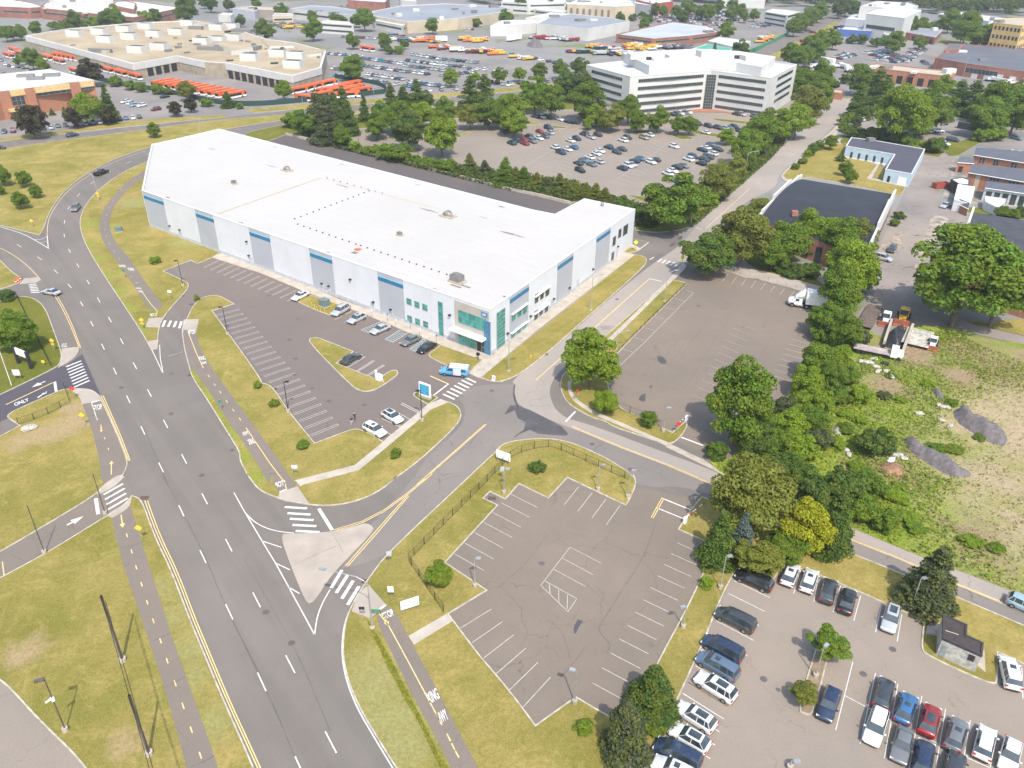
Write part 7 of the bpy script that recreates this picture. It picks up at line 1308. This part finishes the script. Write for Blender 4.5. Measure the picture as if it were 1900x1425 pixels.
for i,s in enumerate(('A:108,1090','A:122,1080','A:137,1070')): x,y=W(s)[0]; m=MB(); m.bar((0,0,0),(0,0,.35),.3,.28,10,0); m.bar((0,0,.35),(0,0,.5),.28,.27,10,1); m.bar((0,0,.5),(0,0,.9),.27,.24,10,0); ob=m.build('traffic_barrel',[m_org,m_wht]); ob.location=(x,y,.12); tag(ob,'orange barrel, %s of the trio beside the side path'%ORD[i],'barrel','trio of orange barrels')
x,y=W('F:1557,600')[0]; o=empty('mailbox',(x,y,.12),hwf,'black mailbox on a post at the entrance lawn','mailbox'); MB().bar((0,0,0),(0,0,1.1),.06,n=6).build('post',m_black,o); MB().box(-.3,.3,-.22,.22,1.0,1.5).build('box',m_black,o)
x,y=W('F:1662,738')[0]; o=empty('sandwich_board',(x,y,.12),hwf,'white sandwich board at the kerb of the warehouse corner lawn','sign'); MB().add([(-.35,-.3,0),(.35,-.3,0),(.35,0,1.1),(-.35,0,1.1)],[(0,1,2,3)]).add([(-.35,.3,0),(.35,.3,0),(.35,.02,1.1),(-.35,.02,1.1)],[(3,2,1,0)]).build('panel',m_wht,o); MB().box(-.1,.1,-.2,-.17,.35,.8).build('red_mark',m_red,o)
for s,l in(('H:195,590','yellow hydrant on the warehouse side lawn'),('C:883,930','yellow hydrant by the warehouse far corner')): x,y=W(s)[0]; o=empty('fire_hydrant',(x,y,.12),0,l,'hydrant'); m=MB(); m.bar((0,0,0),(0,0,.6),.12,.12,8); m.bar((0,0,.6),(0,0,.75),.13,.03,8); m.build('barrel',m_signy,o); MB().bar((0,-.2,.45),(0,.2,.45),.07,n=6).build('outlet',m_signy,o)
x,y=W('D:1225,530')[0]; o=empty('dumpster',(x,y,.1),.3,'open rust red skip in the alley beside the canopy','skip'); m=MB(); 
for q in((-2.6,2.6,-1.1,-1.0),(-2.6,2.6,1.0,1.1),(-2.6,-2.5,-1,1),(2.5,2.6,-1,1)): m.box(*q,0,1.7)
m.build('walls',plain('rusty_red',(.32,.07,.04),.8),o); MB().box(-2.5,2.5,-1,1,.1,.5).build('rubbish',m_black,o)
x,y=W('D:1440,150')[0]; o=empty('shipping_container',(x,y,.1),head('D:1390,140 1500,160'),'dark shipping container at the edge of the far lot','container'); MB().box(-6,6,-1.25,1.25,.1,2.6).build('body',plain('dark_container',(.05,.055,.06),.6),o); m=MB()
for i in range(24): m.box(-5.8+i*.5,-5.6+i*.5,-1.29,1.29,.2,2.5)
m.build('ribs',plain('container_rib',(.04,.045,.05),.6),o)
# gravel heaps, rocks
def heap(s,h,mat,label,name='gravel_heap',seed=1):
    P=np.array(smooth(W(s))); x0,y0=P.min(0); x1,y1=P.max(0); st=.35 if max(x1-x0,y1-y0)<25 else .8; r=np.random.default_rng(seed)
    xs=np.arange(x0,x1+st,st); ys=np.arange(y0,y1+st,st); A=P; B=np.roll(P,-1,0); ph=r.random(8)*6.28
    def dist(x,y):
        d=B-A; t=np.clip(((x-A[:,0])*d[:,0]+(y-A[:,1])*d[:,1])/((d**2).sum(1)+1e-9),0,1); dd=np.hypot(A[:,0]+d[:,0]*t-x,A[:,1]+d[:,1]*t-y).min()
        m=(A[:,1]>y)!=(B[:,1]>y); ins=((x<(B[:,0]-A[:,0])*(y-A[:,1])/(B[:,1]-A[:,1]+1e-12)+A[:,0])&m).sum()%2; return dd if ins else -dd
    D=np.array([[dist(x,y) for x in xs] for y in ys]); mx=D.max(); Z=h*(1-(1-np.clip(D/mx,0,1))**1.7)
    for k in range(4): Z+=np.where(D>0,np.minimum(D/mx*3,1),0)*h*.09*np.sin(xs[None,:]*(.7+k*.6)+ph[k]+ys[:,None]*(.9-k*.5)+ph[k+4])
    Z+=np.where(D>0,1,0)*r.normal(size=Z.shape)*.06*min(h,1.5)
    idx={}; m=MB(); 
    for j in range(len(ys)):
        for i in range(len(xs)):
            if D[j,i]>-st: idx[(j,i)]=len(m.v); m.v.append((xs[i]+r.uniform(-.1,.1)*st,ys[j]+r.uniform(-.1,.1)*st,Z[j,i] if D[j,i]>0 else -.1))
    for (j,i) in list(idx):
        if (j,i+1) in idx and (j+1,i) in idx and (j+1,i+1) in idx: m.f.append([idx[(j,i)],idx[(j,i+1)],idx[(j+1,i+1)],idx[(j+1,i)]]); m.m.append(0); m.sm.append(True)
    return tag(m.build(name,mat),label,'heap')
m_grav=plain('dark_gravel',(.16,.138,.135),1,0,.18,1.5); heap('I:965,1130 1020,1125 1100,1160 1180,1215 1280,1240 1340,1290 1440,1360 1400,1380 1330,1385 1230,1340 1100,1260 1000,1180',1.6,m_grav,'long dark gravel heap beside the lone dark bush'); heap('I:1300,935 1370,925 1450,970 1560,1010 1640,1060 1680,1120 1650,1175 1580,1160 1480,1110 1390,1050 1320,1000',1.9,m_grav,'long dark gravel heap nearer the tan dirt',seed=2)
heap('I:810,1300 860,1275 930,1280 985,1320 990,1370 930,1390 850,1370',1.0,plain('red_soil',(.28,.15,.09),1,0,.3,1),'reddish soil heap behind the lone dark bush',seed=3); heap('I:1165,800 1220,790 1260,840 1250,870 1200,850',.9,m_grav,'small grey rubble heap in the weeds',seed=4); heap('V:140,330 200,310 270,330 260,355 170,350',4,m_grav,'dark cone of gravel in the far equipment yard',seed=5); heap('I:500,1060 540,1040 580,1070 570,1100 510,1090',.8,plain('grey_rubble',(.3,.27,.24),1,0,.3,1),'pale rubble heap in the bushes',seed=6)
def rocks(s,label,k=1.,n=1,mat=None):
    p=W(s); rnd=random.Random(len(label)*7+len(p))
    for i,(x,y) in enumerate(p):
        b=bmesh.new(); bmesh.ops.create_icosphere(b,subdivisions=2,radius=1)
        for v in b.verts: v.co*=rnd.uniform(.75,1.1)
        for v in b.verts: v.co.x*=k*.75*rnd.uniform(.9,1.1); v.co.y*=k*.45; v.co.z*=k*.35
        me=bpy.data.meshes.new('boulder'); b.to_mesh(me); b.free(); me.materials.append(mat or m_rock); o=bpy.data.objects.new('boulder',me); COL.objects.link(o); o.location=(x,y,.25*k); o.rotation_euler=(0,0,rnd.random()*6); tag(o,label+(', %s in its heap'%ORD[i] if len(p)>1 else ''),'boulder',label)
m_rock=plain('pale_rock',(.46,.42,.36),.95,0,.25,3,True); rocks('I:700,615 735,620 765,625 800,650 815,680 870,680 905,720 790,600','pale concrete lumps behind the flatbed cab',1.2); rocks('I:1215,900 1245,915 1275,920 1235,1005 1290,1040','pale boulders along the dark gravel heap',1.); rocks('I:900,1270','white boulder on the reddish soil heap edge',1.3,mat=m_wht); rocks('I:925,1240 955,1235 980,1255 600,1200 620,1230 1090,960','pale rubble lumps near the lone dark bush',1.1); rocks('E:200,1062','flat pale stone on the lawn by the dark driveway',1.8)
# ---- equipment at the alley end
def flatbed():
    p,h=at2('Y:100,940 780,1080'); o=empty('flatbed_truck',(p[0],p[1],.08),h,'white cab flatbed truck parked at the end of the tarp pile','truck'); M0=Matrix.Identity(4); m_bed=plain('worn_timber_bed',(.42,.35,.33),.9,0,.2,1)
    MB().box(-4.6,2.2,-1.2,1.2,1.0,1.2).build('flat_bed',m_bed,o); b=MB(); loft(b,[[(x,-w_,.6),(x,-w_,z*.85),(x,-w_*.85,z),(x,w_*.85,z),(x,w_,z*.85),(x,w_,.6)] for x,w_,z in((4.6,.95,1.6),(4.4,1.05,1.8),(3.6,1.1,1.9))]); b.box(2.3,3.6,-1.1,1.1,.7,2.5); b.build('cab',m_wht,o)
    MB().add([(3.62,-.95,1.85),(3.62,.95,1.85),(3.58,.95,2.4),(3.58,-.95,2.4)],[(0,1,2,3)]).build('windscreen',m_cglass,o)
    for x in(3.9,-2.6,-3.6):
        for s in(-1,1): q=MB().bar((0,-.14,0),(0,.14,0),.48,n=12).build('wheel',m_tyre,o); q.location=(x,s*.98,.48)
flatbed()
def trailer(s,wd,label,col,rz=None):
    p,h=at2(s); a,e=W(s); L=math.dist(a,e); o=empty('timber_deck',(p[0],p[1],.06),h,label,'deck'); m=MB(); n=int(L/.3)
    for i in range(n): m.box(-L/2+i*L/n,-L/2+(i+.88)*L/n,-wd/2,wd/2,.7,.8)
    m.build('planks',col,o); m=MB()
    for yy in(-wd/2+.1,0,wd/2-.1): m.box(-L/2,L/2,yy-.08,yy+.08,.4,.7)
    m.build('rails',m_trim,o)
    for x in(-L*.3,L*.3):
        for s_ in(-1,1): q=MB().bar((0,-.12,0),(0,.12,0),.4,n=10).build('wheel',m_tyre,o); q.location=(x,s_*(wd/2-.2),.4)
trailer('Y:200,580 400,240',3.2,'long reddish timber deck lying beside the thicket',m_wood); trailer('Y:1150,640 1040,890',5.2,'pale grey plank deck beside the tarp covered pile',plain('pale_planks',(.50,.47,.40),.9,0,.25,1.5))
p,h=at2('Y:640,930 800,660'); o=empty('tarp_pile',(p[0],p[1],.06),h,'dark tarpaulin pile weighed down with tyres between two pale walls','pile')
heap('Y:560,930 520,860 560,760 640,660 760,640 880,670 890,760 860,880 800,990 700,980',2.2,plain('dark_tarpaulin',(.045,.045,.055),.55,0,.4,1.5),'dark tarpaulin','tarpaulin',7); tp=bpy.data.objects['tarpaulin']; tp.parent=o; tp.matrix_parent_inverse=(Matrix.Translation(o.location)@Matrix.Rotation(h,4,'Z')).inverted()
for k in('label','category'): del tp[k]
for s in('Y:540,820','Y:535,860','Y:540,905','Y:600,740','Y:850,800','Y:830,930','Y:800,970','Y:700,980'):
    x,y=W(s,.6)[0]; b=MB(); b.bar((0,0,-.1),(0,0,.12),.42,n=12); t=b.build('tyre',m_tyre,o); v=Matrix.Rotation(-h,3,'Z')@Vector((x-p[0],y-p[1],.6)); t.location=v
for s in('Y:520,930 640,560','Y:820,1090 990,640'):
    a,e=W(s); m=MB(); m.line(a,e,.5,0); q4=[(X_,Y_) for X_,Y_,_ in m.v]; m=MB(); m.prism(q4 if area(q4)>0 else q4[::-1],0,1.5); tag(m.build('concrete_wall',m_walk),'pale low wall on the %s side of the tarp pile'%('thicket' if '520' in s else 'plank deck'),'wall')
x,y=W('Y:545,1220')[0]; b=MB(); b.bar((0,0,0),(0,0,.35),.75,n=16,mi=0); b.bar((0,0,.3),(0,0,.37),.4,n=12,mi=1); ob=b.build('loose_tyre',[m_tyre,m_trim]); ob.location=(x,y,.08); tag(ob,'big loose tyre lying in front of the flatbed cab','tyre')
def loader(s,col,label,sc=1.,blade=True):
    p,h=at2(s); o=empty('wheel_loader',(p[0],p[1],.08),h,label,'loader'); m=MB(); m.box(-2.6,-.2,-1.0,1.0,.9,2.1); m.box(-2.4,-.8,-.8,.8,2.1,2.3); m.box(.2,1.8,-.7,.7,.8,1.5); m.build('body',col,o); MB().box(-.9,.7,-.8,.8,1.6,2.9).build('cab_glass',m_cglass,o); MB().box(-1.0,.8,-.9,.9,2.9,3.05).build('cab_roof',col,o)
    m=MB(); 
    for s_ in(-1,1): m.bar((.6,s_*.6,1.5),(2.6,s_*.6,.8),.13,n=6)
    m.build('lift_arm',col,o); b=MB(); loft(b,[[(2.5,yy,1.3),(2.5,yy,.1),(3.5,yy,.1),(3.3,yy,.25),(2.7,yy,.3),(2.65,yy,1.25)] for yy in(-1.6,1.6)],0,True,False); b.build('bucket',plain('rusty_bucket',(.30,.09,.05),.8),o)
    for x in(-1.6,1.3):
        for s_ in(-1,1): q=MB().bar((0,-.25,0),(0,.25,0),.75,n=14).build('wheel',m_tyre,o); q.location=(x,s_*1.15,.75)
    o.scale=(sc,)*3
loader('Y:880,350 820,540',plain('loader_yellow',(.65,.36,.03),.5),'yellow wheel loader with rusty bucket facing the tarp pile'); loader('Y:600,380 540,560',m_wht,'white loader with rusty blade next to the long timber deck',.8); loader('Y:1360,780 1330,950',m_wht,'small white machine with dark cab beside the pale planks',.7)
# ---- far yards full of trucks and machines
def truckmesh():
    b=MB(); b.box(2.0,3.9,-1.15,1.15,.7,2.4,0); b.box(-3.9,1.8,-1.2,1.2,1.0,2.2,0); c=b.build('body',m_paint,link=False).data; g=MB(); g.box(3.88,3.95,-1,1,1.5,2.2); g.box(2.6,3.6,-1.17,1.17,1.5,2.2); gg=g.build('windows',m_cglass,link=False).data
    b=MB(); b.box(-3.9,3.8,-.5,.5,.5,1.0); 
    for x in(3,-1.8,-3): 
        for s in(-1,1): b.bar((x,s*.95-.15,.5),(x,s*.95+.15,.5),.5,n=8)
    return c,gg,b.build('wheels_and_chassis',m_tyre,link=False).data
TM=truckmesh(); GT='trucks in the far yards'; tc=['yellow','yellow','orange','white','white','grey','navy','red','yellow','dark green','silver']; rT=random.Random(3)
def yard(s,n,wd,rn,pal=tc):
    a,e=W(s,.8)
    for i in range(n):
        t=(i+rT.uniform(-.3,.3))/max(1,n-1); p=lerp(a,e,t); p=(p[0]+rT.uniform(-1,1)*wd*.3,p[1]+rT.uniform(-1,1)*wd); c=rT.choice(pal); o=empty('work_truck',(p[0],p[1],.08),rT.choice([.3,.3,1.9,3.4])+rT.uniform(-.2,.2),'%s work truck, %s in %s'%(c,ORD[i%20]+('' if i<20 else ' of the rear rank'),rn),'truck','work trucks in '+rn)
        ob=child(TM[0],'body',o,col=PC[c]); child(TM[1],'windows',o); child(TM[2],'chassis',o); k=rT.uniform(.75,1.15); o.scale=(k,k,k*rT.uniform(.8,1.2))
yard('V:470,375 820,400',14,3,'the front of the equipment yard'); yard('V:860,345 1120,350',26,10,'the packed middle of the equipment yard',['yellow','yellow','orange','yellow','white']); yard('V:640,350 860,385',18,6,'the gap rows of the equipment yard'); yard('V:880,400 1180,400',24,6,'the near rows of the equipment yard'); yard('V:1130,350 1330,350',14,5,'the dark end of the equipment yard',['charcoal','navy','white','grey']); yard('V:210,275 480,290',14,5,'the mixer yard',['white','red','white','silver']); yard('V:50,410 180,440',3,3,'the verge beside the parked loader',['yellow','charcoal','white']); yard('U:1170,290 1320,300',16,8,'the machine yard behind the crowded lot',['yellow','orange','yellow','white','grey']); yard('U:1560,290 1690,300',14,7,'the big yellow machine yard',['yellow','yellow','orange']); yard('U:1340,345 1820,395',20,7,'the roadside yard row',['white','yellow','orange','white','maroon']); yard('U:1000,270 1160,300',18,8,'the mixed yard near the white sheds',['white','navy','maroon','grey']); yard('W:30,290 120,260',6,6,'the yard beside the green screened fence',['orange','white','charcoal','yellow']); yard('U:180,170 340,200',20,14,'the far junkyard',['tan','grey','maroon','yellow']); yard('W:600,200 830,240',16,6,'the blue canopied forecourt',['white','navy','white','grey']); yard('W:340,290 400,280',3,4,'the far highway turn',['red','white','orange']); yard('W:380,470 540,470',7,2,'the row of white vans by the brick loading building',['white']); yard('W:550,470 620,475',2,2,'the pair of white vans at the aisle',['white']); yard('W:690,500 760,500',2,1,'the spot beside the brick loading building',['white']); yard('W:940,560 1230,590',5,1,'the loading doors of the brick building',['white']); yard('W:1660,560 1880,600',5,1,'the doors of the dark roofed freight warehouse',['white']); yard('T:60,70 300,110',9,8,'the factory forecourt',['white','grey','silver']); yard('U:1480,185 1540,180',2,2,'the warehouse corner dock',['white'])
# roof clutter of lorry trailers by the far yard
for s,l in(('W:395,430 560,455','long white parked trailer in the yard of white vans'),('V:10,300 100,285','white curtain trailer in front of the white box warehouse'),('U:1340,300 1425,300','white trailer in the roadside yard')):
    p,h=at2(s); a,e=W(s); L=min(16,math.dist(a,e)); o=empty('box_trailer',(p[0],p[1],.08),h,l,'trailer'); MB().box(-L/2,L/2,-1.25,1.25,1,3.8).build('body',m_wht,o)
    for x in(-L*.38,-L*.3,L*.3):
        for s_ in(-1,1): q=MB().bar((0,-.14,0),(0,.14,0),.5,n=8).build('wheel',m_tyre,o); q.location=(x,s_,.5)
if 0:
    hz=MB(); 
# ================================================================ PEOPLE
def person(px,rz,label,top,legs,hair,step=.14,armf=.12):
    x,y=W(px)[0]; V=[];Ed=[];Rd=[]
    def v(p,r,par=None):
        V.append(p); Rd.append(r); 
        if par is not None: Ed.append((par,len(V)-1))
        return len(V)-1
    pel=v((0,0,.94),(.15,.11)); wst=v((0,0,1.10),(.13,.095),pel); ch=v((0,.01,1.30),(.17,.11),wst); nb=v((0,0,1.45),(.10,.075),ch); nk=v((0,0,1.52),(.055,.055),nb); hd=v((0,.015,1.62),(.085,.095),nk); v((0,.01,1.72),(.075,.085),hd)
    for s in(-1,1):
        f=step*s; hp=v((s*.10,0,.88),(.095,.09),pel); kn=v((s*.105,f*.6+.03,.49),(.062,.062),hp); an=v((s*.105,f,.09),(.042,.045),kn); v((s*.11,f+.15,.035),(.04,.03),an)
        sh=v((s*.185,0,1.41),(.062,.06),nb); el=v((s*.235,-f*.5,1.13),(.045,.045),sh); wr=v((s*.24,-f*.5+armf,.90),(.03,.028),el); pm=v((s*.24,-f*.5+armf+.02,.83),(.036,.02),wr)
        for k,(dy,L) in enumerate(((-.03,.06),(-.01,.075),(.01,.08),(.03,.07))): v((s*.24,-f*.5+armf+.03+dy,.80-L),(.009,.009),pm)
        v((s*.225,-f*.5+armf+.065,.80),(.010,.010),pm)
    me=bpy.data.meshes.new('person'); me.from_pydata(V,Ed,[]); o=bpy.data.objects.new('person',me); COL.objects.link(o)
    m=o.modifiers.new('s','SKIN'); me=o.data
    for i,sv_ in enumerate(me.skin_vertices[0].data): sv_.radius=Rd[i]; sv_.use_root=(i==0)
    o.modifiers.new('u','SUBSURF').levels=1; bpy.context.view_layer.update()
    b=bpy.data.meshes.new_from_object(o.evaluated_get(bpy.context.evaluated_depsgraph_get())); o.modifiers.clear(); o.data=b
    b.materials.clear()
    for mm in(plain('skin',(.45,.28,.20),.6),top,legs,m_trim): b.materials.append(mm)
    for f in b.polygons:
        c=f.center; f.use_smooth=True
        f.material_index=3 if c.z<.10 else 2 if c.z<.97 and abs(c.x)<.2 else 1 if c.z>.97 and c.z<1.49 and (abs(c.x)<.2 or c.z>1.2) else 0
    o.location=(x,y,.055); o.rotation_euler=(0,0,rz); tag(o,label,'person','people walking in the warehouse car park')
    bm=bmesh.new(); bmesh.ops.create_uvsphere(bm,u_segments=12,v_segments=8,radius=.11)
    for q in list(bm.verts):
        if q.co.z<-.02 and q.co.y>-.02: bm.verts.remove(q)
    hm_=bpy.data.meshes.new('hair'); bm.to_mesh(hm_); bm.free(); hm_.materials.append(hair); h=bpy.data.objects.new('hair',hm_); COL.objects.link(h); h.parent=o; h.location=(0,0,1.665); h.scale=(.85,.95,1)
    for s in(-1,1): e=MB().box(s*.032-.012,s*.032+.012,.10,.115,1.645,1.66).build('eye',m_black,o)
person('X:653,789.5',R(200),'person in dark top and pale shorts walking beside the long row of bays',plain('dark_shirt',(.03,.03,.035),.8),plain('pale_shorts',(.5,.45,.4),.8),plain('dark_hair',(.03,.02,.015),.7))
person('X:658.8,782',R(30),'person in grey trousers and dark jacket a step further from the lawn',plain('dark_jacket',(.02,.02,.02),.8),plain('grey_trousers',(.12,.13,.12),.8),plain('fair_hair',(.4,.33,.25),.7))
# storm drains
for s in('L:33,118','J:700,115','K:600,520','H:290,562','A:1200,1172','E:1268,232','F:205,792','H:870,1325','E:1265,700'):
    x,y=W(s)[0]; o=MB().box(x-.6,x+.6,y-.4,y+.4,.055,.075).build('storm_drain',plain('rusty_grate',(.12,.07,.055),.9) if 'rusty_grate' not in bpy.data.materials else bpy.data.materials['rusty_grate']); tag(o,kind='structure')
# ================================================================ HAZE
hm=bpy.data.materials.new('haze_air'); hm.use_nodes=True; hn=hm.node_tree; hn.nodes.remove(hn.nodes['Principled BSDF']); pv=hn.nodes.new('ShaderNodeVolumePrincipled'); pv.inputs['Color'].default_value=(.93,.95,1,1); pv.inputs['Density'].default_value=.00018; pv.inputs['Anisotropy'].default_value=.3
hn.links.new(pv.outputs[0],hn.nodes['Material Output'].inputs['Volume']); hz=MB().box(-2500,2500,-200,3200,-1,110).build('haze',hm); tag(hz,'thin pale summer haze over the whole district','haze',kind='stuff')
